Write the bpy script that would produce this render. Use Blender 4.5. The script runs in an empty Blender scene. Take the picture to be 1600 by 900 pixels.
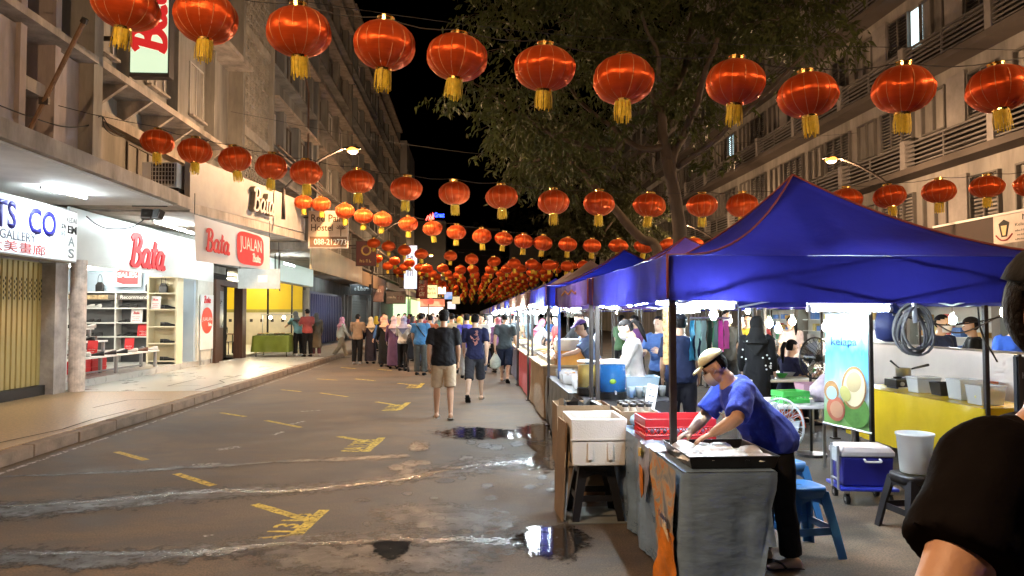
import bpy, bmesh, math, random
import numpy as np
from mathutils import Vector, Matrix, Euler, noise
R = math.radians
PI = math.pi
random.seed(7)
scene = bpy.context.scene
C = scene.collection
V = Vector

# ------------------------------------------------------------------ camera
FPX = 1155.0
CAMZ = 1.65
YAW = math.atan(65 / FPX)
PIT = math.atan(43 / FPX)
cam = bpy.data.cameras.new('camera')
cam.sensor_width = 36
cam.lens = 36 * FPX / 1600
cam.clip_start = 0.05
cam.clip_end = 900
camo = bpy.data.objects.new('camera', cam)
C.objects.link(camo)
camo.location = (0, 0, CAMZ)
camo.rotation_euler = (PI / 2 + PIT, 0, -YAW)
scene.camera = camo
FW = V((math.sin(YAW) * math.cos(PIT), math.cos(YAW) * math.cos(PIT), math.sin(PIT)))
RT = V((math.cos(YAW), -math.sin(YAW), 0))
UP = RT.cross(FW)

def AT(px, py, X=None, Y=None, Z=None):
    """the point of the place seen at photo pixel px,py that lies at the given X, Y or Z"""
    d = FW * FPX + RT * (px - 800) - UP * (py - 450)
    if Y is not None: t = Y / d.y
    elif X is not None: t = X / d.x
    else: t = (Z - CAMZ) / d.z
    return V((0, 0, CAMZ)) + d * t

# ------------------------------------------------------------------ night sky
w = bpy.data.worlds.new('World')
scene.world = w
w.use_nodes = True
wn = w.node_tree.nodes
sky = wn.new('ShaderNodeTexSky')
sky.sky_type = 'NISHITA'
sky.sun_disc = False
sky.sun_elevation = R(-6)
sky.sun_rotation = R(200)
bg = wn['Background']
w.node_tree.links.new(sky.outputs['Color'], bg.inputs['Color'])
bg.inputs['Strength'].default_value = 0.05

scene.view_settings.view_transform = 'Standard'
scene.view_settings.look = 'None'
scene.view_settings.gamma = 1
scene.view_settings.exposure = 1.42
scene.view_settings.use_curve_mapping = False
cy = scene.cycles
cy.use_denoising = True
cy.max_bounces = 6
cy.diffuse_bounces = 3
cy.glossy_bounces = 3
cy.transmission_bounces = 4
cy.transparent_max_bounces = 8
cy.caustics_reflective = False
cy.caustics_refractive = False
cy.sample_clamp_indirect = 4
cy.use_light_tree = True
cy.use_adaptive_sampling = True
cy.adaptive_threshold = .025
LAMP_W = 1120          # sodium street lamp
SODIUM = (1.0, 0.61, 0.33)
COOL = (0.80, 0.95, 1.0)

# ------------------------------------------------------------------ materials
MATS = {}
def _nodes(name):
    m = bpy.data.materials.new(name)
    m.use_nodes = True
    nt = m.node_tree
    b = nt.nodes['Principled BSDF']
    return m, nt, b

def M(name, col, rough=.6, metal=0., var=.15, scale=3., bump=0., bscale=40., spec=.4, trans=0., sheen=0., detail=6, stretch=None, coat=0.):
    if name in MATS: return MATS[name]
    m, nt, b = _nodes(name)
    N, L = nt.nodes, nt.links
    b.inputs['Roughness'].default_value = rough
    b.inputs['Metallic'].default_value = metal
    b.inputs['Specular IOR Level'].default_value = spec
    if sheen: b.inputs['Sheen Weight'].default_value = sheen
    if coat: b.inputs['Coat Weight'].default_value = coat
    tc = N.new('ShaderNodeTexCoord')
    vec = tc.outputs['Object']
    if stretch:
        mp = N.new('ShaderNodeMapping')
        mp.inputs['Scale'].default_value = stretch
        L.new(vec, mp.inputs['Vector'])
        vec = mp.outputs['Vector']
    if var:
        nz = N.new('ShaderNodeTexNoise')
        nz.inputs['Scale'].default_value = scale
        nz.inputs['Detail'].default_value = detail
        nz.inputs['Roughness'].default_value = .65
        L.new(vec, nz.inputs['Vector'])
        cr = N.new('ShaderNodeValToRGB')
        cr.color_ramp.elements[0].position = .3
        cr.color_ramp.elements[1].position = .72
        cr.color_ramp.elements[0].color = [max(0, c * (1 - var)) for c in col[:3]] + [1]
        cr.color_ramp.elements[1].color = [min(1, c * (1 + var)) for c in col[:3]] + [1]
        L.new(nz.outputs['Fac'], cr.inputs['Fac'])
        L.new(cr.outputs['Color'], b.inputs['Base Color'])
        rr = N.new('ShaderNodeMapRange')
        rr.inputs['To Min'].default_value = max(.03, rough - .12)
        rr.inputs['To Max'].default_value = min(1, rough + .12)
        L.new(nz.outputs['Fac'], rr.inputs['Value'])
        L.new(rr.outputs['Result'], b.inputs['Roughness'])
    else:
        b.inputs['Base Color'].default_value = (*col[:3], 1)
    if bump:
        n2 = N.new('ShaderNodeTexNoise')
        n2.inputs['Scale'].default_value = bscale
        n2.inputs['Detail'].default_value = 5
        L.new(vec, n2.inputs['Vector'])
        bp = N.new('ShaderNodeBump')
        bp.inputs['Strength'].default_value = bump
        bp.inputs['Distance'].default_value = .02
        L.new(n2.outputs['Fac'], bp.inputs['Height'])
        L.new(bp.outputs['Normal'], b.inputs['Normal'])
    if trans:
        tr = N.new('ShaderNodeBsdfTranslucent')
        tr.inputs['Color'].default_value = (*col[:3], 1)
        mx = N.new('ShaderNodeMixShader')
        mx.inputs['Fac'].default_value = trans
        L.new(b.outputs[0], mx.inputs[1])
        L.new(tr.outputs[0], mx.inputs[2])
        L.new(mx.outputs[0], N['Material Output'].inputs['Surface'])
    MATS[name] = m
    return m

def EM(name, col, s, base=None):
    if name in MATS: return MATS[name]
    m, nt, b = _nodes(name)
    b.inputs['Base Color'].default_value = (*(base or (.8, .8, .8)), 1)
    b.inputs['Emission Color'].default_value = (*col, 1)
    b.inputs['Emission Strength'].default_value = s
    MATS[name] = m
    return m

def GL(name, col, rough=.05, alpha=.35):
    """thin clear plastic or glass: a see-through film with a glossy surface"""
    if name in MATS: return MATS[name]
    m, nt, b = _nodes(name)
    N, L = nt.nodes, nt.links
    b.inputs['Base Color'].default_value = (*col, 1)
    b.inputs['Roughness'].default_value = rough
    b.inputs['Alpha'].default_value = alpha
    MATS[name] = m
    return m

def fabric(col, rough=.85):
    k = 'fabric_%02x%02x%02x' % tuple(int(min(1, c) * 255) for c in col)
    return M(k, col, rough, 0, .18, 6, .55, 14, .18, sheen=.06 if max(col) > .05 else 0)

# ------------------------------------------------------------------ mesh helpers
class MB:
    def __init__(s, off=(0, 0, 0)):
        s.v = []; s.f = []; s.o = V(off)
    def add(s, vs, fs):
        n = len(s.v)
        s.v += [tuple(V(p) - s.o) for p in vs]
        s.f += [tuple(i + n for i in f) for f in fs]
        return s
    def bx(s, x0, x1, y0, y1, z0, z1):
        return s.add([(x0, y0, z0), (x1, y0, z0), (x1, y1, z0), (x0, y1, z0), (x0, y0, z1), (x1, y0, z1), (x1, y1, z1), (x0, y1, z1)],
                     [(0, 3, 2, 1), (4, 5, 6, 7), (0, 1, 5, 4), (1, 2, 6, 5), (2, 3, 7, 6), (3, 0, 4, 7)])
    def box(s, c, sz, rot=(0, 0, 0)):
        m = Euler(rot).to_matrix()
        h = [x / 2 for x in sz]
        vs = [V(c) + m @ V((a * h[0], b * h[1], d * h[2])) for d in (-1, 1) for a, b in ((-1, -1), (1, -1), (1, 1), (-1, 1))]
        return s.add(vs, [(0, 3, 2, 1), (4, 5, 6, 7), (0, 1, 5, 4), (1, 2, 6, 5), (2, 3, 7, 6), (3, 0, 4, 7)])
    def loft(s, rings, cap=True):
        n = len(rings[0])
        vs = [p for r in rings for p in r]
        fs = []
        for i in range(len(rings) - 1):
            for j in range(n):
                k = (j + 1) % n
                fs.append((i * n + j, i * n + k, (i + 1) * n + k, (i + 1) * n + j))
        if cap:
            fs.append(tuple(reversed(range(n))))
            fs.append(tuple((len(rings) - 1) * n + j for j in range(n)))
        return s.add(vs, fs)
    def tube(s, pts, r, n=8, cap=True, flat=1.0):
        pts = [V(p) for p in pts]
        if not hasattr(r, '__len__'): r = [r] * len(pts)
        rings = []
        ref = None
        for i, p in enumerate(pts):
            d = (pts[min(i + 1, len(pts) - 1)] - pts[max(i - 1, 0)])
            d = d.normalized() if d.length > 1e-9 else V((0, 0, 1))
            if ref is None:
                ref = V((1, 0, 0)) if abs(d.x) < .8 else V((0, 1, 0))
            a = (ref - d * ref.dot(d)).normalized()
            b = d.cross(a)
            ref = a
            rings.append([p + a * (math.cos(2 * PI * j / n) * r[i]) + b * (math.sin(2 * PI * j / n) * r[i] * flat) for j in range(n)])
        return s.loft(rings, cap)
    def lathe(s, prof, n=16, c=(0, 0, 0), cap=True):
        c = V(c)
        return s.loft([[c + V((r * math.cos(2 * PI * j / n), r * math.sin(2 * PI * j / n), z)) for j in range(n)] for r, z in prof], cap)
    def ell(s, c, r, nu=12, nv=8, rot=None):
        c = V(c)
        rings = []
        for i in range(nv + 1):
            t = -PI / 2 + PI * (i + .02) / (nv + .04)
            ring = []
            for j in range(nu):
                p = V((math.cos(t) * math.cos(2 * PI * j / nu) * r[0], math.cos(t) * math.sin(2 * PI * j / nu) * r[1], math.sin(t) * r[2]))
                if rot is not None: p = rot @ p
                ring.append(c + p)
            rings.append(ring)
        return s.loft(rings)
    def quad(s, a, b, c, d):
        return s.add([a, b, c, d], [(0, 1, 2, 3)])
    def prism(s, poly, ext):
        n = len(poly); e = V(ext)
        vs = [V(p) for p in poly] + [V(p) + e for p in poly]
        return s.add(vs, [tuple(reversed(range(n))), tuple(range(n, 2 * n))] + [(i, (i + 1) % n, n + (i + 1) % n, n + i) for i in range(n)])
    def mesh(s, name, smooth=False):
        me = bpy.data.meshes.new(name)
        me.from_pydata(s.v, [], s.f)
        me.update()
        if smooth: me.shade_smooth()
        return me
    def build(s, name, mat=None, parent=None, smooth=False, bevel=0., fix=True):
        me = s.mesh(name, smooth)
        if fix:
            bm = bmesh.new(); bm.from_mesh(me)
            bmesh.ops.recalc_face_normals(bm, faces=bm.faces)
            bm.to_mesh(me); bm.free()
        if mat: me.materials.append(mat)
        return link(name, me, parent, bevel)

def link(name, me, parent=None, bevel=0.):
    o = bpy.data.objects.new(name, me)
    C.objects.link(o)
    if parent is not None: o.parent = parent
    if bevel:
        bv = o.modifiers.new('bevel', 'BEVEL')
        bv.width = bevel; bv.segments = 2; bv.limit_method = 'ANGLE'; bv.angle_limit = R(40)
    return o

def smooth_by_angle(o, a=40):
    me = o.data
    me.shade_smooth()
    bm = bmesh.new(); bm.from_mesh(me)
    for e in bm.edges:
        if len(e.link_faces) == 2 and e.calc_face_angle(0) > R(a): e.smooth = False
    bm.to_mesh(me); bm.free()

def tag(o, label, cat, group=None, kind=None):
    o['label'] = label; o['category'] = cat
    if group: o['group'] = group
    if kind: o['kind'] = kind
    return o

def thing(name, label, cat, loc=(0, 0, 0), rz=0., group=None):
    o = bpy.data.objects.new(name, None)
    C.objects.link(o)
    o.location = loc; o.rotation_euler = (0, 0, rz)
    o.empty_display_size = .1
    return tag(o, label, cat, group)

def struct(name, mb, mat, label=None, smooth=False, bevel=0., kind='structure'):
    o = mb.build(name, mat, None, smooth, bevel)
    o['kind'] = kind
    o['label'] = label or name.replace('_', ' ')
    return o

def dup(o, parent=None):
    c = o.copy(); C.objects.link(c)
    c.parent = parent
    for ch in [k for k in o.children]: dup(ch, c)
    return c

WORK = bpy.data.scenes.new('work')
def evaluated(ob):
    """mesh of ob with its modifiers, evaluated in a scratch scene so the big scene is left alone"""
    WORK.collection.objects.link(ob)
    dg = WORK.view_layers[0].depsgraph
    with bpy.context.temp_override(scene=WORK, view_layer=WORK.view_layers[0]):
        dg = bpy.context.evaluated_depsgraph_get()
        dg.update()
        return bpy.data.meshes.new_from_object(ob.evaluated_get(dg))
def text_mesh(s, bold=0., extrude=.0):
    cu = bpy.data.curves.new('t', 'FONT')
    cu.body = s; cu.offset = bold; cu.resolution_u = 3
    ob = bpy.data.objects.new('t', cu)
    me = evaluated(ob)
    bpy.data.objects.remove(ob); bpy.data.curves.remove(cu)
    return me

def text(name, s, c, u, v, w=None, h=None, mat=None, parent=None, off=(0, 0, 0), depth=.006, bold=.0, slant=0.):
    """letters laid on the plane c + u,v, fitted to width w and height h, standing depth proud of it"""
    me = text_mesh(s, bold)
    if not me.vertices: return None
    xs = [q.co.x for q in me.vertices]; ys = [q.co.y for q in me.vertices]
    x0, x1, y0, y1 = min(xs), max(xs), min(ys), max(ys)
    sx = (w / (x1 - x0)) if w else None
    sy = (h / (y1 - y0)) if h else None
    sx = sx or sy; sy = sy or sx
    u, v = V(u).normalized(), V(v).normalized()
    n = u.cross(v)
    c = V(c) - V(off)
    bm = bmesh.new(); bm.from_mesh(me)
    for q in bm.verts:
        x = (q.co.x - (x0 + x1) / 2) * sx; y = (q.co.y - (y0 + y1) / 2) * sy
        q.co = c + u * (x + slant * y) + v * y + n * depth
    if depth > .0025:
        r = bmesh.ops.extrude_face_region(bm, geom=list(bm.faces))
        for q in r['geom']:
            if isinstance(q, bmesh.types.BMVert): q.co -= n * (depth - .001)
    bmesh.ops.recalc_face_normals(bm, faces=bm.faces)
    bm.to_mesh(me); bm.free()
    me.materials.clear(); me.materials.append(mat)
    return link(name, me, parent)

def scribble(name, c, u, v, w, h, mat, parent, off, n, seed):
    """a row of strokes standing for writing too small to read"""
    rg = random.Random(seed); mb = MB()
    u, v = V(u), V(v); nn = u.cross(v); c = V(c) - V(off)
    x = -w / 2; st = w / n
    for i in range(n):
        if rg.random() < .14: x += st; continue
        a = rg.uniform(.45, .8) * st; b = h * rg.uniform(.6, 1)
        for du, dv, ww, hh in ((0, 0, a * .3, b), (a * .35, rg.choice((0, b * .45, b * .8)), a * .6, b * .2), (a * .8, 0, a * .25, b * rg.uniform(.4, 1))):
            p = c + u * (x + du) + v * (dv - h / 2)
            mb.prism([p, p + u * ww, p + u * ww + v * hh, p + v * hh], nn * .003)
        x += st
    return mb.build(name, mat, parent)

def catmull(pts, k=6):
    pts = [V(p) for p in pts]
    if len(pts) < 3:
        return [pts[0].lerp(pts[-1], i / k) for i in range(k + 1)]
    P = [pts[0] * 2 - pts[1]] + pts + [pts[-1] * 2 - pts[-2]]
    out = []
    for i in range(1, len(P) - 2):
        for j in range(k):
            t = j / k
            out.append(.5 * ((2 * P[i]) + (P[i + 1] - P[i - 1]) * t + (2 * P[i - 1] - 5 * P[i] + 4 * P[i + 1] - P[i + 2]) * t * t
                             + (-P[i - 1] + 3 * P[i] - 3 * P[i + 1] + P[i + 2]) * t ** 3))
    out.append(pts[-1])
    return out

SCRIPT = [
    [(.02, 1.02), (.25, 1.2), (.62, 1.2), (.82, .98), (.7, .72), (.42, .64), (.78, .55), (.9, .28), (.7, .04), (.38, .0), (.1, .12)],
    [(.36, 1.16), (.33, .6), (.3, .02)],
    [(1.66, .58), (1.42, .7), (1.16, .5), (1.12, .18), (1.34, .02), (1.58, .2), (1.68, .66)],
    [(1.68, .66), (1.64, .2), (1.74, .02), (1.92, .1)],
    [(2.18, 1.08), (2.1, .5), (2.12, .1), (2.34, .06)],
    [(1.88, .72), (2.44, .76)],
    [(3.0, .58), (2.76, .7), (2.5, .5), (2.46, .18), (2.68, .02), (2.92, .2), (3.02, .66)],
    [(3.02, .66), (2.98, .2), (3.08, .02), (3.28, .1)],
]
def script_word(name, c, u, v, w, mat, parent=None, off=(0, 0, 0), depth=.02, thick=.19):
    """the brush-script word 'Bata' as raised strokes"""
    u, v = V(u).normalized(), V(v).normalized(); n = u.cross(v)
    k = w / 3.55; c = V(c) - V(off)
    mb = MB()
    for si, st in enumerate(SCRIPT):
        ps = catmull([(x + .2 * y, y, 0) for x, y in st], 6)
        a, b = [], []
        for i, p in enumerate(ps):
            d = (ps[min(i + 1, len(ps) - 1)] - ps[max(i - 1, 0)]).normalized()
            q = V((-d.y, d.x, 0))
            tw = thick * (.55 + .45 * abs(d.y)) * .62
            hgt = depth + .0011 * si + .00025 * i
            for side, lst in ((1, a), (-1, b)):
                z = p + q * (tw * side)
                lst.append((c + u * ((z.x - 1.75) * k) + v * ((z.y - .6) * k), hgt))
        m = len(a)
        vs = [p + n * h for p, h in a] + [p + n * h for p, h in b] + [p for p, h in a] + [p for p, h in b]
        fs = []
        for i in range(m - 1):
            fs += [(i, i + 1, m + i + 1, m + i), (i, 2 * m + i, 2 * m + i + 1, i + 1), (m + i, m + i + 1, 3 * m + i + 1, 3 * m + i)]
        fs += [(0, m, 3 * m, 2 * m), (m - 1, 3 * m - 1, 4 * m - 1, 2 * m - 1)]
        mb.add(vs, fs)
    return mb.build(name, mat, parent)

def remesh(mb, vox, name, sm=4, fold=0.):
    me = mb.mesh('tmp')
    ob = bpy.data.objects.new('tmp', me)
    r = ob.modifiers.new('r', 'REMESH'); r.mode = 'VOXEL'; r.voxel_size = vox; r.use_smooth_shade = True
    if sm:
        q = ob.modifiers.new('s', 'SMOOTH'); q.factor = .5; q.iterations = sm
    out = evaluated(ob)
    if fold:      # soft creases of hanging cloth
        k_ = len(out.vertices)
        co = np.empty(k_ * 3, 'f'); no = np.empty(k_ * 3, 'f')
        out.vertices.foreach_get('co', co); out.vertex_normals.foreach_get('vector', no)
        co = co.reshape(-1, 3); no = no.reshape(-1, 3)
        x, y, z = co[:, 0], co[:, 1], co[:, 2]
        d_ = np.sin(31 * x + 13 * z + 4 * np.sin(9 * y + 5 * z)) * .4 + np.sin(27 * y - 17 * z + 3 * np.sin(14 * x)) * .35 + np.sin(52 * x + 44 * y + 23 * z + 3 * np.sin(21 * z)) * .25
        co = co + no * (d_ * fold)[:, None]
        out.vertices.foreach_set('co', co.astype('f').ravel()); out.update()
    out.name = name
    bpy.data.objects.remove(ob); bpy.data.meshes.remove(me)
    out.shade_smooth()
    return out

ORD = ['first', 'second', 'third', 'fourth', 'fifth', 'sixth', 'seventh', 'eighth', 'ninth', 'tenth', 'eleventh', 'twelfth', 'thirteenth', 'fourteenth',
       'fifteenth', 'sixteenth', 'seventeenth', 'eighteenth', 'nineteenth', 'twentieth']
UX, UY, UZ = V((1, 0, 0)), V((0, 1, 0)), V((0, 0, 1))

# shared materials
concrete = M('concrete', (.30, .27, .23), .85, 0, .3, 1.2, .3, 25)
white_paint = M('white_paint', (.72, .72, .70), .5, 0, .06, 2)
black_metal = M('black_metal', (.03, .028, .026), .45, .6, .3, 8)
dark_steel = M('dark_steel', (.06, .05, .045), .5, .5, .3, 5)
steel = M('steel', (.5, .5, .5), .35, .9, .15, 5)
chrome = M('gold_foil', (.95, .62, .18), .22, 1., .1, 12)
black_plastic = M('black_plastic', (.012, .012, .013), .35, 0, .3, 6)
cable_mat = M('cable_black', (.015, .015, .015), .6)
white_plastic = M('white_plastic', (.78, .78, .78), .4, 0, .05, 3)
tube_mat = EM('tube_light', COOL, 75)
bulb_mat = EM('white_bulb', COOL, 220)
warm_bulb = EM('warm_bulb', (1, .78, .4), 180)
# ================================================================== ground, road, pavement
def asphalt():
    m, nt, b = _nodes('asphalt')
    N, L = nt.nodes, nt.links
    tc = N.new('ShaderNodeTexCoord')
    def noi(scale, detail=8, rough=.6, vec=None, dist=0):
        n = N.new('ShaderNodeTexNoise')
        n.inputs['Scale'].default_value = scale; n.inputs['Detail'].default_value = detail
        n.inputs['Roughness'].default_value = rough; n.inputs['Distortion'].default_value = dist
        L.new(vec or tc.outputs['Object'], n.inputs['Vector'])
        return n
    mp = N.new('ShaderNodeMapping'); mp.inputs['Scale'].default_value = (.7, 1.15, 1)
    L.new(tc.outputs['Object'], mp.inputs['Vector'])
    big = noi(.55, 7, .62, mp.outputs['Vector'], .6)
    mid = noi(2.6, 8, .7, mp.outputs['Vector'], .4)
    fine = noi(75, 5, .8)
    r1 = N.new('ShaderNodeValToRGB')
    e = r1.color_ramp.elements
    e[0].position = .34; e[0].color = (.080, .070, .060, 1)
    e[1].position = .62; e[1].color = (.150, .116, .084, 1)
    L.new(big.outputs['Fac'], r1.inputs['Fac'])
    r2 = N.new('ShaderNodeValToRGB')
    e = r2.color_ramp.elements
    e[0].position = .38; e[0].color = (.36, .36, .37, 1)
    e[1].position = .56; e[1].color = (1, 1, 1, 1)
    L.new(mid.outputs['Fac'], r2.inputs['Fac'])
    r3 = N.new('ShaderNodeValToRGB')
    e = r3.color_ramp.elements
    e[0].position = .40; e[0].color = (.45, .45, .45, 1)
    e[1].position = .60; e[1].color = (1.4, 1.37, 1.33, 1)
    L.new(fine.outputs['Fac'], r3.inputs['Fac'])
    m1 = N.new('ShaderNodeMix'); m1.data_type = 'RGBA'; m1.blend_type = 'MULTIPLY'; m1.inputs['Factor'].default_value = .8
    L.new(r1.outputs['Color'], m1.inputs[6]); L.new(r2.outputs['Color'], m1.inputs[7])
    m2 = N.new('ShaderNodeMix'); m2.data_type = 'RGBA'; m2.blend_type = 'MULTIPLY'; m2.inputs['Factor'].default_value = .8
    L.new(m1.outputs[2], m2.inputs[6]); L.new(r3.outputs['Color'], m2.inputs[7])
    L.new(m2.outputs[2], b.inputs['Base Color'])
    mr = N.new('ShaderNodeMapRange')
    mr.inputs['From Min'].default_value = .35; mr.inputs['From Max'].default_value = .6
    mr.inputs['To Min'].default_value = .58; mr.inputs['To Max'].default_value = .85
    L.new(mid.outputs['Fac'], mr.inputs['Value']); L.new(mr.outputs['Result'], b.inputs['Roughness'])
    bp = N.new('ShaderNodeBump'); bp.inputs['Strength'].default_value = .35; bp.inputs['Distance'].default_value = .008
    L.new(fine.outputs['Fac'], bp.inputs['Height']); L.new(bp.outputs['Normal'], b.inputs['Normal'])
    b.inputs['Specular IOR Level'].default_value = .35
    return m

mb = MB()
nx, ny = 24, 60
xs = [-400, -200, -60, -20] + [-8 + i * 1.6 for i in range(20)] + [40, 100, 250, 400]
ys = [-60, -20] + [-4 + i * 1.5 for i in range(40)] + [70, 100, 150, 300, 700]
vs = [(x, y, 0) for y in ys for x in xs]
n = len(xs)
fs = [(j * n + i, j * n + i + 1, (j + 1) * n + i + 1, (j + 1) * n + i) for j in range(len(ys) - 1) for i in range(n - 1)]
struct('road', MB().add(vs, fs), asphalt(), 'stained brown asphalt road with wet patches')

# pavement: kerb stones as pieces, tiles shared by the two paving kinds
KX = -5.08
pave_tan = M('paving_terrazzo', (.40, .27, .14), .35, 0, .5, 26, .08, 60)
pave_pale = M('paving_pale', (.50, .50, .45), .30, 0, .12, 1.4, .03, 60)
pave_grey = M('paving_grey', (.22, .20, .18), .6, 0, .3, 2, .1, 50)
kerb_m = M('kerb_stone', (.20, .15, .11), .8, 0, .4, 3, .4, 30)
pv = struct('pavement', MB().bx(-8.2, KX - .16, -8, 15.1, -.1, .15), pave_tan, 'raised tan terrazzo shop front pavement')
MB().bx(-8.2, KX - .16, 15.1, 27, -.1, .152).build('pale_paving', pave_pale, pv)
MB().bx(-8.2, KX - .16, 27, 110, -.1, .148).build('grey_paving', pave_grey, pv)
kb = MB().bx(-.08, .08, -.49, .49, 0, .148)
kme = kb.mesh('kerb_stone'); kme.materials.append(kerb_m)
for i in range(66):
    o = link('kerb_stone', kme, pv, .012)
    o.location = (KX - .08 + random.uniform(-.008, .008), -2 + i + .5, random.uniform(-.012, .006))
    o.rotation_euler = (random.uniform(-.012, .012), 0, random.uniform(-.008, .008))
# cracked slabs and covers on the pavement
crack = M('crack_dark', (.03, .027, .024), .9)
for pts in ([(-5.6, 8.3), (-5.5, 9.2), (-5.35, 10.1), (-5.42, 11.0), (-5.34, 12.2)], [(-5.9, 7.6), (-5.4, 8.2)], [(-5.5, 15.2), (-5.48, 16.9), (-5.75, 17.4), (-5.73, 19.0)],
            [(-5.75, 16.2), (-6.4, 16.1), (-6.42, 17.8)], [(-6.1, 12.4), (-6.05, 13.5), (-5.5, 13.6)], [(-6.0, 20), (-5.6, 20), (-5.6, 21.5)]):
    m_ = MB()
    for a, b in zip(pts, pts[1:]):
        a = V((a[0], a[1], .158)); b = V((b[0], b[1], .158))
        q = (b - a).cross(UZ).normalized() * .014
        m_.quad(a - q, b - q, b + q, a + q)
    m_.build('crack', crack, pv)

# painted markings, each a sheet on the road
yel = M('road_paint_yellow', (.55, .40, .06), .7, 0, .45, 9, .2, 120)
whp = M('road_paint_white', (.42, .40, .38), .7, 0, .35, 5, .2, 120)
def soften(m, scale, lo, hi):
    N, L = m.node_tree.nodes, m.node_tree.links
    tc = N.new('ShaderNodeTexCoord'); n3 = N.new('ShaderNodeTexNoise'); n3.inputs['Scale'].default_value = scale; n3.inputs['Detail'].default_value = 7; n3.inputs['Roughness'].default_value = .75
    L.new(tc.outputs['Object'], n3.inputs['Vector'])
    cr = N.new('ShaderNodeValToRGB'); cr.color_ramp.elements[0].position = lo; cr.color_ramp.elements[1].position = hi
    L.new(n3.outputs['Fac'], cr.inputs['Fac']); L.new(cr.outputs['Color'], N['Principled BSDF'].inputs['Alpha'])
soften(yel, 22, .36, .5); soften(whp, 14, .42, .56)
def strip(p0, p1, wd, m, name='paint_dash', parent=None, z=.0020):
    a = AT(*p0, Z=0); b = AT(*p1, Z=0); a.z = b.z = z
    q = (b - a).cross(UZ).normalized() * wd / 2
    k = max(2, int((b - a).length / .12))
    L_, R_ = [], []
    for i in range(k + 1):
        p = a.lerp(b, i / k)
        L_.append(p - q * random.uniform(.8, 1.05)); R_.append(p + q * random.uniform(.8, 1.05))
    mb = MB()
    for i in range(k):
        mb.quad(L_[i], L_[i + 1], R_[i + 1], R_[i])
    return mb.build(name, m, parent)
rd = bpy.data.objects['road']
for p0, p1 in (((182, 706), (228, 719)), ((275, 740), (333, 759)), ((345, 645), (383, 651)), ((440, 609), (470, 612)), ((495, 592), (527, 594)), ((500, 614), (543, 620)),
               ((555, 592), (586, 595)), ((415, 657), (470, 668)), ((532, 574), (556, 576)), ((590, 577), (612, 579))):
    strip(p0, p1, .09, yel, 'paint_dash', rd)
# white edge line beside the kerb
mb = MB().quad((KX + .16, 2, .004), (KX + .22, 2, .004), (KX + .22, 26, .004), (KX + .16, 26, .004))
mb.build('edge_line', whp, rd)
# bay corner marks: a bar, a cross bar and the bay number
def bay(p_arm0, p_join, p_bar0, p_bar1, word, tc, th, tw):
    strip(p_arm0, p_join, .10, yel, 'bay_arm', rd, .0020)
    strip(p_bar0, p_bar1, .11, yel, 'bay_bar', rd, .0026)
    a = AT(*p_bar0, Z=0); b = AT(*p_bar1, Z=0)
    v = V((b - a)); v.z = 0; v.normalize()
    c = AT(*tc, Z=0)
    # letters stand across the bar direction and read along it
    u = V((-v.x, -v.y, 0)); vv = V((-u.y, u.x, 0))
    text('bay_number', word, (c.x, c.y, .0012), u, vv, tw, th, yel, rd, depth=.001, bold=.02)
bay((398, 788), (488, 815), (507, 797), (455, 842), '0A1315', (441, 828), .2, .95)
bay((528, 682), (575, 690), (597, 684), (572, 706), '0A1395', (562, 696), .3, .9)
bay((588, 628), (625, 634), (638, 629), (622, 641), '0A1394', (615, 637), .3, .9)
bay((622, 599), (650, 602), (661, 599), (653, 606), '0A1393', (646, 604), .3, .8)
for p0, p1, wd in (((455, 663), (478, 658), .1), ((340, 703), (375, 698), .14), ((300, 727), (345, 724), .1), ((425, 680), (445, 674), .1), ((318, 838), (335, 835), .05), ((470, 643), (505, 641), .06)):
    strip(p0, p1, wd, whp, 'worn_paint', rd)

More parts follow.
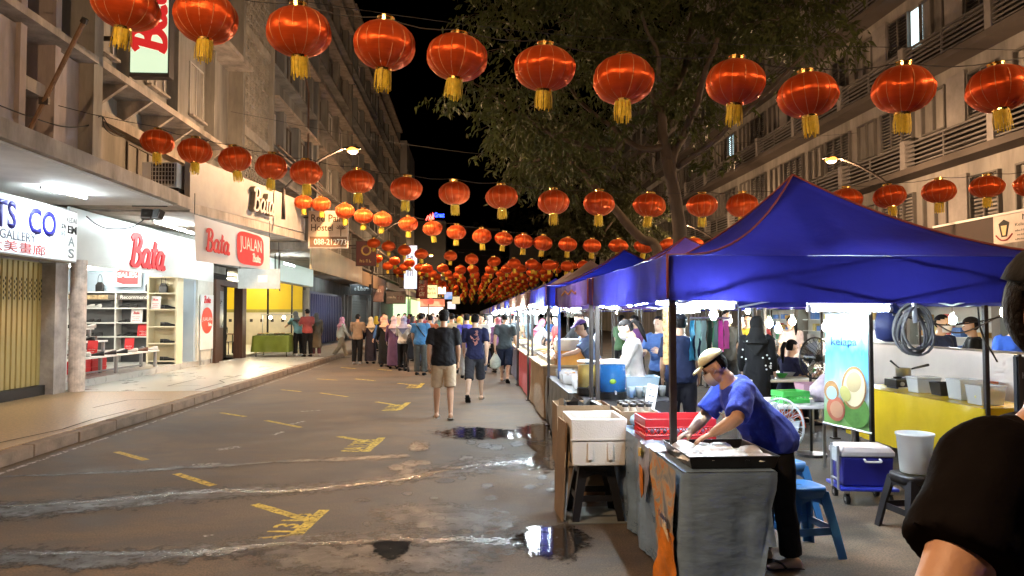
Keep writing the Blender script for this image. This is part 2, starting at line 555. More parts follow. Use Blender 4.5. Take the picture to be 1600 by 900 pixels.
# water lying and running on the road
def wetm(name, col, r0, r1, bs, gain=.95, amp=1.3, nscale=7., lo=.42, hi=.62, spec=.5):
    """a wet film: thins out to the dry road towards its rim, broken by the grain of the road"""
    m, nt, b = _nodes(name)
    N, L = nt.nodes, nt.links
    b.inputs['Base Color'].default_value = (*col, 1)
    b.inputs['Specular IOR Level'].default_value = spec
    tc = N.new('ShaderNodeTexCoord')
    def noi(sc, det, ro=.6):
        n_ = N.new('ShaderNodeTexNoise'); n_.inputs['Scale'].default_value = sc; n_.inputs['Detail'].default_value = det; n_.inputs['Roughness'].default_value = ro
        L.new(tc.outputs['Object'], n_.inputs['Vector']); return n_
    n1 = noi(150, 3); n2 = noi(5, 5); n3 = noi(nscale, 8, .72)
    mr = N.new('ShaderNodeMapRange')
    mr.inputs['From Min'].default_value = .35; mr.inputs['From Max'].default_value = .65
    mr.inputs['To Min'].default_value = r0; mr.inputs['To Max'].default_value = r1
    L.new(n2.outputs['Fac'], mr.inputs['Value']); L.new(mr.outputs['Result'], b.inputs['Roughness'])
    bp = N.new('ShaderNodeBump'); bp.inputs['Strength'].default_value = bs; bp.inputs['Distance'].default_value = .008
    L.new(n1.outputs['Fac'], bp.inputs['Height']); L.new(bp.outputs['Normal'], b.inputs['Normal'])
    at = N.new('ShaderNodeAttribute'); at.attribute_name = 'wet'
    s1 = N.new('ShaderNodeMath'); s1.operation = 'SUBTRACT'; s1.inputs[1].default_value = .5; L.new(n3.outputs['Fac'], s1.inputs[0])
    s2 = N.new('ShaderNodeMath'); s2.operation = 'MULTIPLY'; s2.inputs[1].default_value = amp; L.new(s1.outputs[0], s2.inputs[0])
    s3 = N.new('ShaderNodeMath'); s3.operation = 'MULTIPLY_ADD'; s3.inputs[1].default_value = gain; L.new(at.outputs['Fac'], s3.inputs[0]); L.new(s2.outputs[0], s3.inputs[2])
    cr = N.new('ShaderNodeValToRGB'); cr.color_ramp.elements[0].position = lo; cr.color_ramp.elements[1].position = hi
    L.new(s3.outputs[0], cr.inputs['Fac']); L.new(cr.outputs['Color'], b.inputs['Alpha'])
    return m
water_m = wetm('road_water', (.020, .019, .018), .10, .24, .5, 1.0, 4.0, 17, .45, .85, .35)
puddle_m = wetm('puddle_water', (.010, .009, .009), .012, .05, .04, 1.1, 4.2, 11, .35, .95)
black_puddle_m = wetm('black_puddle_film', (.006, .006, .006), .6, .8, .3, 1.2, 3.0, 10, .35, .8, .02)  # matt black painted in for a puddle's dark reflection
damp_m = wetm('damp_asphalt', (.030, .027, .025), .38, .6, .5, 1.0, 3.4, 8, .35, .85, .3)
def film(name, rings, closed, z, mat, label):
    """rings of points with their wetness -> one flat sheet carrying the attribute"""
    vs, wet, fs = [], [], []
    n = len(rings[0][0])
    for pts, w_ in rings:
        vs += [(p[0], p[1], z) for p in pts]; wet += [w_] * n
    m_ = n if closed else n - 1
    for r_ in range(len(rings) - 1):
        for i in range(m_):
            k = (i + 1) % n
            fs.append((r_ * n + i, r_ * n + k, (r_ + 1) * n + k, (r_ + 1) * n + i))
    me = bpy.data.meshes.new(name); me.from_pydata(vs, [], fs); me.update()
    for p in me.polygons:
        if p.normal.z < 0: p.flip()
    at = me.attributes.new('wet', 'FLOAT', 'POINT'); at.data.foreach_set('value', wet)
    me.materials.append(mat)
    o = link(name, me); o['kind'] = 'structure'; o['label'] = label
    return o
def blob(name, pts, z, mat, rough=.12, seed=0, grow=1.35):
    """a closed outline given by photo pixels on the ground, fading at its rim"""
    ps = [AT(*p, Z=0) for p in pts]
    ps = catmull(ps + [ps[0]], 6)[:-1]
    c = sum(ps, V()) / len(ps)
    return film(name, [([c + (p - c) * (k * grow) for p in ps], w_) for k, w_ in ((.02, 1), (.4, 1), (.62, .85), (.82, .45), (1, 0))], True, z, mat, 'wet patch on the road')
def stream(name, pts, z, mat, seed=0, lab=None):
    """a running band: (px, py, width in metres) along its length"""
    c = catmull([tuple(AT(a, b, Z=0))[:2] + (w_,) for a, b, w_ in pts], 14)
    cols = []
    for t_, w_ in ((-1, 0), (-.6, .5), (-.25, .95), (.25, .95), (.6, .5), (1, 0)):
        col = []
        for i, p in enumerate(c):
            d = (c[min(i + 1, len(c) - 1)] - c[max(i - 1, 0)]); d.z = 0; d.normalize()
            q = V((-d.y, d.x, 0))
            wob = .25 * noise.noise(V((p.x * 2, p.y * 2, seed)))
            col.append(V((p.x, p.y, 0)) + q * (p.z * (t_ + wob)))
        cols.append((col, w_))
    return film(name, cols, False, z, mat, lab or 'thin stream of water running across the road')
stream('damp_edge', [(-30, 800, .5), (150, 788, .45), (330, 772, .4), (470, 765, .32), (600, 752, .3), (680, 740, .4), (760, 728, .5), (880, 716, .6)], 0.00366, damp_m, 11)
stream('water_stream', [(-30, 794, 0.036), (120, 786, 0.072), (240, 776, 0.115), (330, 768, 0.130), (440, 768, 0.101), (560, 758, 0.094), (640, 748, 0.086), (690, 736, 0.144), (760, 726, 0.158), (830, 722, 0.202), (885, 716, 0.216)], 0.00532, water_m, 2)
stream('damp_edge', [(-30, 872, .3), (150, 874, .3), (300, 866, .3), (420, 852, .35), (560, 850, .4), (680, 848, .42), (800, 846, .45), (900, 848, .5)], 0.00378, damp_m, 31)
stream('water_stream', [(-30, 866, 0.058), (110, 866, 0.072), (220, 866, 0.086), (330, 864, 0.144), (420, 852, 0.101), (520, 850, 0.072), (600, 846, 0.130), (660, 846, 0.158), (740, 844, 0.144), (820, 846, 0.180), (900, 842, 0.230)], 0.00544, water_m, 5)
stream('damp_edge', [(0, 745, .05), (180, 738, .12), (330, 729, .16), (420, 723, .1), (520, 718, .2), (640, 712, .2)], 0.00390, damp_m, 17)
blob('black_puddle', [(584, 850), (610, 846), (636, 850), (630, 864), (608, 876), (592, 866)], 0.00676, black_puddle_m, .2, 3)
blob('puddle', [(688, 676), (740, 668), (800, 672), (850, 664), (878, 672), (872, 684), (800, 684), (730, 686)], 0.00682, puddle_m, .25, 8)
blob('puddle', [(820, 694), (850, 686), (880, 690), (884, 728), (850, 732), (824, 722), (838, 708)], 0.00688, puddle_m, .25, 4)
blob('puddle', [(812, 668), (870, 660), (884, 676), (872, 690), (830, 688)], 0.00694, puddle_m, .3, 14)
blob('puddle', [(806, 840), (850, 824), (900, 830), (915, 850), (880, 872), (830, 862)], 0.00700, puddle_m, .25, 6)
blob('damp_patch', [(590, 800), (640, 790), (720, 790), (790, 805), (780, 825), (690, 830), (620, 822)], 0.00386, damp_m, .35, 9)
blob('damp_patch', [(410, 862), (520, 848), (640, 852), (740, 862), (720, 892), (560, 898), (430, 886)], 0.00392, damp_m, .2, 19)
random.seed(3)
for i in range(46):
    px = random.uniform(560, 880); py = random.uniform(690, 840)
    w_ = random.uniform(4, 15); h_ = w_ * random.uniform(.25, .5)
    blob('damp_patch', [(px - w_, py), (px - w_ * .4, py - h_), (px + w_ * .6, py - h_ * .8), (px + w_, py + h_ * .2), (px + w_ * .2, py + h_), (px - w_ * .6, py + h_ * .7)], .0040 + i * .00002, damp_m, .45, i)

# ================================================================== long left block of shophouses
pink_wall = M('plaster_pink', (.33, .278, .255), .85, 0, .4, 1.6, .25, 22, stretch=(1, 1, .25))
tan_wall = M('plaster_tan', (.245, .225, .192), .85, 0, .5, 1.4, .25, 22, stretch=(1, 1, .2))
grey_wall = M('plaster_grey', (.185, .185, .175), .85, 0, .5, 1.2, .3, 18, stretch=(1, 1, .2))
dirty_white = M('painted_concrete_dirty', (.32, .27, .22), .75, 0, .5, 2.2, .3, 22, stretch=(1, 1, .35))
soffit_m = M('soffit_white', (.62, .60, .57), .8, 0, .18, 1.2, .15, 12)
glass_dark = M('dark_window_glass', (.015, .016, .018), .12, 0, .2, 2, 0, 40, .6)
frame_dk = M('window_frame_brown', (.10, .08, .065), .6)
frame_wh = M('window_frame_pale', (.45, .42, .38), .6)
FX = -8.1
ROOF = 22.5

def building(name, label, y0, y1, cat='building'):
    return thing(name, label, cat, (FX - 4, (y0 + y1) / 2, 0))

def left_window(root, o, x, ya, yb, za, zb, panes=2, fm=None):
    """recessed window with frame, mullions and panes; x is the wall face"""
    f = MB(o)
    t = .05
    f.bx(x - .12, x + .03, ya, ya + t, za, zb); f.bx(x - .12, x + .03, yb - t, yb, za, zb)
    f.bx(x - .12, x + .032, ya + t, yb - t, za, za + t); f.bx(x - .12, x + .032, ya + t, yb - t, zb - t, zb)
    for i in range(1, panes):
        ym = ya + (yb - ya) * i / panes
        f.bx(x - .12, x + .02, ym - .02, ym + .02, za + t, zb - t)
    fo = f.build('window', fm or frame_wh, root)
    for i in range(panes):
        a = ya + (yb - ya) * i / panes; b = ya + (yb - ya) * (i + 1) / panes
        MB(o).bx(x - .1, x - .09, a + .04, b - .04, za + .04, zb - .04).build('pane', glass_dark, fo)
    MB(o).bx(x + .033, x + .16, ya - .06, yb + .06, za - .07, za - .005).build('sill', dirty_white, fo)
    return fo

# ---- house nearest the camera, with the picture gallery
y0, y1 = 4.0, 15.25
A = building('shophouse', 'pink plaster shophouse with deep fins above gallery shop', y0, y1)
oa = A.location
MB(oa).bx(-14, FX - .5, y0, y1, 2.6, ROOF).build('wall', pink_wall, A)
MB(oa).bx(-14, -5.9, y0 - 6, y1, 3.9, 4.16).build('canopy', dirty_white, A, bevel=.01)
MB(oa).bx(-14, -6.02, y0 - 6, y1, 3.87, 3.897).build('soffit', soffit_m, A)
for zf in (6.62, 10.0, 13.4):
    MB(oa).bx(-8.6, -7.35, y0, y1 - .35, zf, zf + .14).build('sunshade_ledge', dirty_white, A)
for i, yf in enumerate((6.4, 8.2, 9.3, 10.6, 11.7, 12.9, 13.95)):
    MB(oa).bx(-8.6, -7.62, yf - .09, yf + .09, 4.16, 6.62).build('fin', pink_wall, A)
    MB(oa).bx(-8.6, -7.62, yf - .09, yf + .09, 6.76, 10).build('fin', pink_wall, A)
for a, b in ((8.29, 9.21), (10.69, 11.61), (12.99, 13.86)):
    MB(oa).bx(-8.6, -7.78, a, b, 5.62, 5.86).build('transom', dirty_white, A)
    left_window(A, oa, -8.35, a + .15, b - .15, 4.5, 5.6, 2, frame_dk)
    left_window(A, oa, -8.35, a + .15, b - .15, 5.9, 6.55, 1, frame_dk)
for a, b in ((9.39, 10.51), (11.79, 12.81), (14.04, 14.85)):
    MB(oa).bx(-8.6, -7.70, a, b, 4.16, 6.6).build('wall_panel', pink_wall, A)
MB(oa).bx(-8.6, -7.42, 14.85, 15.2, 4.16, ROOF).build('pier', tan_wall, A)
# ground floor: gallery bay with folding gate
MB(oa).bx(-14, FX - .02, y0, 9.6, .15, 2.62).build('side_wall', grey_wall, A)
col_m = M('column_grey', (.33, .31, .30), .7, 0, .4, 2.2, .25, 20)
MB(oa).bx(-8.3, -7.9, 14.55, 14.98, .15, 2.66).build('pillar', col_m, A)
pm = M('pillar_flaking', (.60, .52, .47), .75, 0, .45, 4.5, .3, 12)
MB(oa).lathe([(.15, .15), (.15, 2.75)], 20, (-7.78, 15.15, 0)).build('round_pillar', pm, A, smooth=False)
gate_m = M('gate_yellow', (.38, .30, .11), .55, 0, .2, 2, .1, 10, stretch=(1, 1, .2))
slot_shade_m = M('gate_slot_shade', (.02, .018, .01), .9)  # dark plates on the slats paint in the shade of open slots
g = MB(oa).bx(-8.28, -8.2, 9.6, 14.6, .33, 2.66).build('folding_gate', gate_m, A)
sw = .155
sl = MB()
sl.prism([(0, 0, 0), (.05, .018, 0), (.05, sw - .035, 0), (0, sw - .012, 0)], (0, 0, 2.3))
slm = sl.mesh('gate_slat'); slm.materials.append(gate_m)
ho = MB()
for r_ in range(4):
    for c_ in range(2):
        zc = 1.62 + r_ * .1 + (c_ * .05); yc = .05 + c_ * .052
        ho.prism([(.0515, yc, zc - .035), (.0515, yc + .016, zc), (.0515, yc, zc + .035), (.0515, yc - .016, zc)], (.003, 0, 0))
hom = ho.mesh('slot_shade_plate'); hom.materials.append(slot_shade_m)
for i in range(32):
    s_ = link('gate_slat', slm, g); s_.location = V((-8.2, 9.62 + i * sw, .34)) - oa
    h_ = link('slot_shade_plate', hom, g); h_.location = s_.location
MB(oa).bx(-8.3, -8.05, 9.6, 14.6, .15, .335).build('threshold', M('threshold_black', (.02, .018, .016), .6), A)

# lit sign box of the gallery
s0, s1, z0, z1 = 9.8, 14.72, 2.66, 3.66
sg = thing('gallery_sign', 'long white light box sign of arts gallery with blue letters', 'sign', (-7.62, s0, z0))
so = sg.location
lit_w = EM('lit_sign_white', (.72, .86, 1), .42, (.8, .8, .8))
MB(so).bx(-7.86, -7.622, s0, s1, z0, z1).build('casing', M('sign_casing', (.35, .35, .34), .5), sg)
MB(so).bx(-7.621, -7.60, s0 + .02, 14.12, z0 + .03, z1 - .03).build('face_panel', lit_w, sg)
MB(so).bx(-7.621, -7.60, 14.13, s1 - .02, z0 + .03, z1 - .03).build('side_panel', EM('lit_sign_dim', (.8, .86, .84), .20), sg)
ink_blue = M('ink_blue', (.012, .012, .28), .4); ink_grey = M('ink_grey', (.10, .11, .14), .5); ink_red = M('ink_red', (.5, .07, .06), .5); ink_lg = M('ink_light_grey', (.22, .26, .28), .5)
ink_black = M('ink_black', (.01, .01, .012), .5)
def stext(s, y, z, w_, h_, m_, b_=.0): text('lettering', s, (-7.599, y, z), UY, UZ, w_, h_, m_, sg, so, .004, b_)
stext('ARTS', 12.15, 3.32, 1.25, .47, ink_blue, .03)
stext('CO', 13.55, 3.30, .86, .47, ink_blue, .03)
stext('GALLERY', 12.85, 2.99, 1.0, .16, ink_grey, .015)
stext('\u5927\u7f8e\u756b\u5eca', 12.85, 2.80, 1.6, .19, ink_red, .012)
stext('KEDAI', 14.5, 3.46, .34, .10, ink_black)
stext('SDN', 14.22, 3.32, .16, .10, ink_black, .03); stext('BHD', 14.22, 3.19, .16, .09, ink_lg, .02)
stext('EM', 14.52, 3.28, .32, .15, ink_black, .04); stext('A', 14.5, 3.06, .22, .18, ink_lg, .02); stext('S', 14.5, 2.83, .2, .18, ink_lg, .02)

def tube_lamp(label, a, b, mat=tube_mat, r=.016, fitting=True, cat='lamp'):
    a, b = V(a), V(b)
    t = thing('tube_light', label, cat, (a + b) / 2)
    o = t.location
    MB(o).tube([a, b], r, 8).build('tube', mat, t, True)
    d = (b - a).normalized()
    if fitting:
        e = MB(o)
        up = UZ * (r + .022)
        m_ = (a + b) / 2 + up
        L_ = (b - a).length
        e.tube([a - d * .03 + up, b + d * .03 + up], .014, 6)
        e.build('batten', white_plastic, t)
    for p, s_ in ((a, -1), (b, 1)):
        MB(o).tube([p, p + d * .03 * s_], r * 1.25, 8).build('end_cap', white_plastic, t)
    return t
p = AT(65, 293, Z=3.82); q = AT(134, 309, Z=3.82)
tube_lamp('tube light under the canopy above gallery sign', p, q, EM('tube_strong', COOL, 130), .02)

# ---- shoe shop house
y0, y1 = 15.25, 25.9
B = building('shophouse', 'tan shophouse with white shoe shop at street level', y0, y1)
ob = B.location
MB(ob).bx(-14, FX - .3, y0, y1, 3.05, ROOF).build('wall', tan_wall, B)
MB(ob).bx(-14, -5.95, y0, 16.1, 3.9, 4.16).build('canopy', dirty_white, B, bevel=.01)
MB(ob).prism([(-14, 16.1, 3.86), (-6.0, 16.1, 3.86), (-5.45, 24.6, 4.1), (-14, 24.6, 4.1)], (0, 0, .25)).build('canopy_slab', dirty_white, B)
for zf in (6.75, 10.1, 13.5):
    MB(ob).bx(-8.6, -7.55, y0, y1 - .05, zf, zf + .15).build('sunshade_ledge', dirty_white, B)
    if zf < 7:
        for yb_ in (16.6, 17.9, 19.2, 20.5, 21.8, 23.1):
            MB(ob).prism([(-8.4, yb_, zf - .6), (-8.4, yb_, zf), (-7.6, yb_, zf)], (0, .1, 0)).build('bracket', dirty_white, B)
        MB(ob).bx(-8.4, -8.1, y0, y1, 5.95, 6.2).build('rail_beam', dirty_white, B)
for zz in (6.95, 10.3, 13.7, 17.1):
    for ya in (16.3, 19.2, 22.1):
        left_window(B, ob, -8.38, ya + .2, ya + 1.3, zz + .7, zz + 2.3, 2)
        MB(ob).bx(-8.4, -8.1, ya + 1.55, ya + 1.68, zz, zz + 3.1).build('fin', tan_wall, B)
        MB(ob).bx(-8.4, -8.25, ya + .05, ya + 1.45, zz + .3, zz + .42).build('sill_band', dirty_white, B)
left_window(B, ob, -8.38, 15.6, 16.8, 4.5, 5.9, 2, frame_dk)
left_window(B, ob, -8.38, 18.4, 20.2, 4.5, 5.9, 3, frame_dk)

# breeze block stair tower
y0, y1 = 25.9, 30.0
T = building('stair_tower', 'tall stair tower faced with pierced concrete breeze blocks', y0, y1)
ot = T.location
MB(ot).bx(-14, FX - 1.6, y0, y1, 3.6, ROOF).build('wall', M('tower_inside_shade', (.008, .007, .006), .9), T)  # near-black colour puts in the shade behind the pierced blocks
for yy in (y0 + .12, y1 - .12):
    MB(ot).bx(-8.66, -7.9, yy - .12, yy + .12, 4.3, ROOF).build('pier', tan_wall, T)
blk = M('breeze_block', (.36, .32, .26), .85, 0, .3, 2, .2, 30)
mb = MB(ot)
c_ = .333
ncol = 11
z = 4.4; row = 0
while z < ROOF - .4:
    if row and row % 11 == 0:
        mb.bx(-8.2, -7.98, y0 + .24, y1 - .24, z, z + .33); z += .33; row += 1
        continue
    for i in range(ncol):
        yc = y0 + .24 + (i + .5) * c_
        for s_ in (-1, 1):
            mb.box((-8.08, yc, z + c_ / 2), (.03, .05, c_ * 1.30), (s_ * PI / 4, 0, 0))
        mb.bx(-8.10, -8.06, yc - .167, yc - .142, z, z + c_)
    mb.bx(-8.105, -8.05, y0 + .24, y1 - .24, z - .012, z + .014)
    z += c_; row += 1
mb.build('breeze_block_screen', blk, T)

# ---- further houses of the row
def far_house(name, label, y0, y1, wm, roof=ROOF, seed=0, x=FX, bays=3):
    r = random.Random(seed)
    H = building(name, label, y0, y1); o = H.location
    MB(o).bx(-16, x - .35, y0, y1, 3.9, roof).build('wall', wm, H)
    for yy in (y0 + .15, y1 - .15):
        MB(o).bx(x - .6, x + .1, yy - .15, yy + .15, 3.9, roof).build('pier', wm, H)
    bw = (y1 - y0 - .6) / bays
    zs = [4.7 + 3.35 * i for i in range(int((roof - 5) / 3.35))]
    for z in zs:
        MB(o).bx(x - .5, x + .3, y0 + .3, y1 - .3, z + 2.45, z + 2.58).build('sunshade_ledge', dirty_white, H)
        MB(o).bx(x - .5, x + .12, y0 + .3, y1 - .3, z + .45, z + .57).build('sill_band', wm, H)
        for b in range(bays):
            ya = y0 + .3 + b * bw
            left_window(H, o, x - .3, ya + bw * .12, ya + bw * .62, z + .7, z + 2.2, 2, r.choice([frame_wh, frame_dk]))
            MB(o).bx(x - .4, x - .02, ya + bw * .74, ya + bw * .9, z + .57, z + 2.45).build('fin', wm, H)
    MB(o).bx(x - .6, x + .35, y0, y1, roof, roof + .25).build('parapet', dirty_white, H)
    return H
H1 = far_house('shophouse', 'brown shophouse with pipes beside the breeze block tower', 30.0, 39.0, grey_wall, 22.5, 1)
H2 = far_house('shophouse', 'grey shophouse behind the first street lamp', 39.0, 50.0, tan_wall, 22.3, 2)
H3 = far_house('shophouse', 'weathered shophouse beyond the second street lamp', 50.0, 64.0, grey_wall, 22.6, 3, bays=4)
H4 = far_house('shophouse', 'farthest shophouse of the left row', 64.0, 84.0, grey_wall, 22.4, 4, bays=4)
# pipes on the brown house
pipe_m = M('pipe_rust', (.17, .10, .07), .6, .2, .3, 4)
oh = H1.location
for z in (8.0, 8.25, 8.5):
    MB(oh).tube([(-7.75, 30.1, z), (-7.75, 38.9, z - .1)], .05, 8).build('pipe', pipe_m, H1)
MB(oh).tube([(-7.9, 36.2, 8.2), (-7.9, 36.2, 12.5), (-7.9, 35.6, 13), (-7.9, 35.6, 21)], .05, 8).build('downpipe', pipe_m, H1)
pale_end = thing('slab_building', 'pale narrow slab building closing the left row', 'building', (-12, 95, 0))
MB(pale_end.location).bx(-16, -7.6, 88, 100, 0, 22.5).build('wall', M('plaster_pale', (.45, .44, .42), .8, 0, .2, .4), pale_end)
for k in range(6):
    MB(pale_end.location).bx(-7.59, -7.5, 89, 99, 3.5 + k * 3.1, 3.7 + k * 3.1).build('floor_band', grey_wall, pale_end)

# distant dark tower with blue sign
dt = thing('office_block', 'dark distant office block with small blue roof sign', 'building', (-5, 150, 0))
od = dt.location
dkw = M('far_block_dark', (.05, .05, .05), .9, 0, .3, .2)
MB(od).bx(-13, 6, 150, 165, 0, 19.5).build('wall', dkw, dt)
MB(od).bx(-10, 2, 149.2, 150, 0, 11).build('podium', M('far_podium', (.12, .10, .08), .9), dt)
for k in range(4):
    MB(od).bx(-8.6, -7.6, 149.95, 149.99, 12.6 + k * 1.5, 13.3 + k * 1.5).build('window', EM('far_window', (.8, 1, .95), .8), dt)
for k in range(5):
    MB(od).bx(-13, 6, 149.9, 149.98, 8 + k * 2.3, 8.2 + k * 2.3).build('floor_band', M('far_band', (.09, .08, .08), .9), dt)
rs = thing('roof_sign', 'blue and red lit roof sign on the distant office block', 'sign', (-7.5, 150, 20))
text('lettering', 'Great', (-6.3, 149.6, 22.0), UX, UZ, 2.0, 1.0, EM('neon_blue', (.02, .05, 1), 3.5), rs, rs.location, .05, .03)
mb = MB(rs.location)
for k in range(3):
    mb.tube([(-9.0 + k * .6, 149.6, 20.9), (-8.6 + k * .5, 149.6, 21.8 + k * .3), (-8.1 + k * .3, 149.6, 21.1)], .13, 6)
mb.build('emblem', EM('neon_red', (1, .08, .06), 2.5), rs)
MB(rs.location).bx(-9.4, -5.2, 149.7, 150, 19.5, 21).build('support_frame', dkw, rs)

# ================================================================== right apartment block
RX = 14.4
cream = M('apartment_plaster', (.275, .256, .234), .85, 0, .45, 1.2, .2, 18, stretch=(1, 1, .2))
cream2 = M('apartment_panel', (.27, .25, .24), .75, 0, .3, 1.2)
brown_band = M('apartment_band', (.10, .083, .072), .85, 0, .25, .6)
Rb = thing('apartment_block', 'long cream apartment block with slatted balconies over the stalls', 'building', (18, 40, 0))
orb = Rb.location
RZ = [3.35 + 3.08 * i for i in range(6)]
MB(orb).bx(RX + .4, 24, 6, 84, 0, 22.2).build('wall', cream, Rb)
slat_me = None
def shared(mb, name, mat):
    me = mb.mesh(name); me.materials.append(mat); return me
# a balcony bay, shared by all bays
BW = 4.1
rail = MB()
for k in range(5): rail.bx(-.02, .02, .12, BW - .12, .05 + k * .14, .095 + k * .14)
rail.bx(-.03, .03, .1, BW - .1, .74, .80)
rail.bx(-.025, .025, BW * .5 - .03, BW * .5 + .03, 0, .74)
rail_me = shared(rail, 'railing', M('rail_paint', (.15, .14, .135), .6, .1, .2, 3))
post_me = shared(MB().bx(-.16, .18, -.13, .13, -.2, .92), 'rail_post', cream2)
slab_me = shared(MB().bx(-.32, .45, 0, BW, -.22, -.02), 'ledge', brown_band)
def win_meshes():
    out = {}
    fr = MB()
    def frame(fr, w_, h_, n, t=.05):
        fr.bx(-.04, .08, 0, t, 0, h_); fr.bx(-.04, .08, w_ - t, w_, 0, h_); fr.bx(-.04, .08, t, w_ - t, 0, t); fr.bx(-.04, .08, t, w_ - t, h_ - t, h_)
        for i in range(1, n): fr.bx(-.03, .07, w_ * i / n - .025, w_ * i / n + .025, t, h_ - t)
    frame(fr, 1.9, 1.35, 3); out['frame3'] = shared(fr, 'window', M('window_frame_dull', (.13, .12, .11), .6))
    fr = MB(); frame(fr, 1.2, 1.35, 2); out['frame2'] = shared(fr, 'window', MATS['window_frame_dull'])
    lou = MB()
    for i in range(11):
        lou.box((.03, .95, .12 + i * .112), (.10, 1.78, .008), (0, R(12), 0))
    out['louvre3'] = shared(lou, 'louvres', M('louvre_glass', (.022, .022, .026), .3, 0, .3, 1))
    lou = MB()
    for i in range(11):
        lou.box((.03, .6, .12 + i * .112), (.10, 1.08, .008), (0, R(12), 0))
    out['louvre2'] = shared(lou, 'louvres', MATS['louvre_glass'])
    out['pane3'] = shared(MB().bx(.09, .1, .03, 1.87, .03, 1.32), 'pane', glass_dark)
    out['pane2'] = shared(MB().bx(.09, .1, .03, 1.17, .03, 1.32), 'pane', glass_dark)
    out['panel'] = shared(MB().bx(-.02, .12, 0, .85, 0, 1.6), 'wall_panel', cream2)
    return out
WM = win_meshes()
rr = random.Random(11)
lit_pane = EM('lit_pane_cool', (.62, .9, .95), .9)
curt = M('curtain_pale', (.5, .5, .48), .9)
for fi, z in enumerate(RZ):
    nb = 17
    for b in range(nb):
        ya = 11 + b * BW
        def place(me, x, y, zz, parent=Rb):
            o = link(me.name.split('.')[0], me, parent); o.location = V((x, y, zz)) - (orb if parent is Rb else V()); return o
        if fi > 0:
            place(slab_me, RX, ya, z)
            place(rail_me, RX - .22, ya, z)
            place(post_me, RX - .12, ya, z)
        if fi > 4: continue
        # windows above the rail
        k = rr.random()
        w0 = z + 1.05
        if k < .55:
            f_ = place(WM['frame3'], RX + .32, ya + .35, w0)
            q_ = link('louvres', WM['louvre3'], f_); q_.location = (0, 0, 0)
            p_ = link('pane', WM['pane3'], f_)
            f2 = place(WM['frame2'], RX + .32, ya + 2.65, w0); link('pane', WM['pane2'], f2)
        else:
            f2 = place(WM['frame2'], RX + .32, ya + .5, w0); link('pane', WM['pane2'], f2); link('louvres', WM['louvre2'], f2)
            place(WM['panel'], RX + .30, ya + 1.8, w0 - .12)
            f3 = place(WM['frame2'], RX + .32, ya + 2.75, w0); link('pane', WM['pane2'], f3)
    MB(orb).bx(RX + .36, RX + .42, 6, 84, z + .86, z + .98).build('band', brown_band, Rb)
    MB(orb).bx(RX + .37, RX + .41, 6, 84, z + .0, z + .855).build('painted_shade_band', M('painted_shade', (.045, .038, .034), .9), Rb)  # flat dark strip, paints in the shade behind the rails
# three lit windows
for (px, py) in ((1455, 40), (1186, 212), (1452, 60)):
    pass
for yy, zz in ((23.1, 10.6), (40.6, 10.55)):
    MB(orb).bx(RX + .375, RX + .385, yy, yy + .62, zz, zz + 1.25).build('lit_window', lit_pane, Rb)
for yy in (11.4, 15.5, 19.6, 23.7, 27.8, 31.9, 36, 40.1, 44.2):
    MB(orb).bx(RX - .15, RX + .41, yy - .42, yy - .1, 0, 3.1).build('ground_column', cream, Rb)
# ground floor shops: bright shelves behind the stalls
shop_w = M('shop_wall_pale', (.62, .68, .68), .6, 0, .1, 2)
goods = [M('goods_%d' % i, c, .6, 0, .3, 5) for i, c in enumerate(((.5, .1, .08), (.1, .2, .5), (.6, .5, .2), (.6, .6, .6), (.1, .35, .2), (.5, .3, .1)))]
MB(orb).bx(RX - 2.2, RX + .4, 10.6, 84, 3.12, 3.3).build('shop_canopy', dirty_white, Rb)
for b in range(6):
    ya = 11.6 + b * 4.1
    MB(orb).bx(RX + .30, RX + .39, ya, ya + 3.5, .2, 3.0).build('shop_back', shop_w, Rb)
    for s_ in range(5):
        sh = MB(orb).bx(RX + .02, RX + .29, ya + .1, ya + 3.4, .5 + s_ * .48, .53 + s_ * .48).build('shop_shelf', white_paint, Rb)
        for k in range(6):
            if rr.random() < .75:
                yk = ya + .25 + k * .52
                MB(orb).bx(RX + .06, RX + .26, yk, yk + rr.uniform(.2, .45), .535 + s_ * .48, .53 + s_ * .48 + rr.uniform(.12, .34)).build('goods', rr.choice(goods), sh)
    tube_lamp('%s shop tube light under the apartment block' % ORD[b], (RX - .6, ya + .6, 2.95), (RX - .6, ya + 2.6, 2.95), EM('shop_tube', (.75, 1, .98), 60))
# notice board above the shops
nb_ = thing('notice_board', 'pale printed notice board with crest above right shops', 'sign', (RX - .3, 18.4, 3.6))
on = nb_.location
MB(on).bx(RX - .36, RX - .30, 16.0, 19.05, 3.38, 4.3).build('board', M('board_pale', (.62, .55, .50), .6), nb_)
MB(on).bx(RX - .36, RX - .30, 19.06, 21.6, 3.38, 4.3).build('dark_board', M('board_brown', (.05, .035, .03), .6), nb_)
MB(on).bx(RX - .39, RX - .29, 16.0, 21.62, 4.3, 4.36).build('frame_rail', white_paint, nb_)
text('lettering', 'NOTIS', (RX - .362, 17.55, 4.17), -UY, UZ, .9, .15, ink_black, nb_, on, .003)
text('lettering', 'Kelas Rumpun Lanjut', (RX - .362, 17.5, 3.98), -UY, UZ, 1.5, .10, ink_black, nb_, on, .003)
for k in range(4):
    scribble('print_line', (RX - .362, 17.5, 3.84 - k * .11), -UY, UZ, 1.5, .05, ink_black, nb_, on, 22, k)
mb = MB(on)
mb.prism([(RX - .366, 18.85, 4.08), (RX - .366, 18.65, 4.18), (RX - .366, 18.45, 4.08), (RX - .366, 18.55, 3.72), (RX - .366, 18.75, 3.72)], (.004, 0, 0))
mb.build('crest', ink_black, nb_)
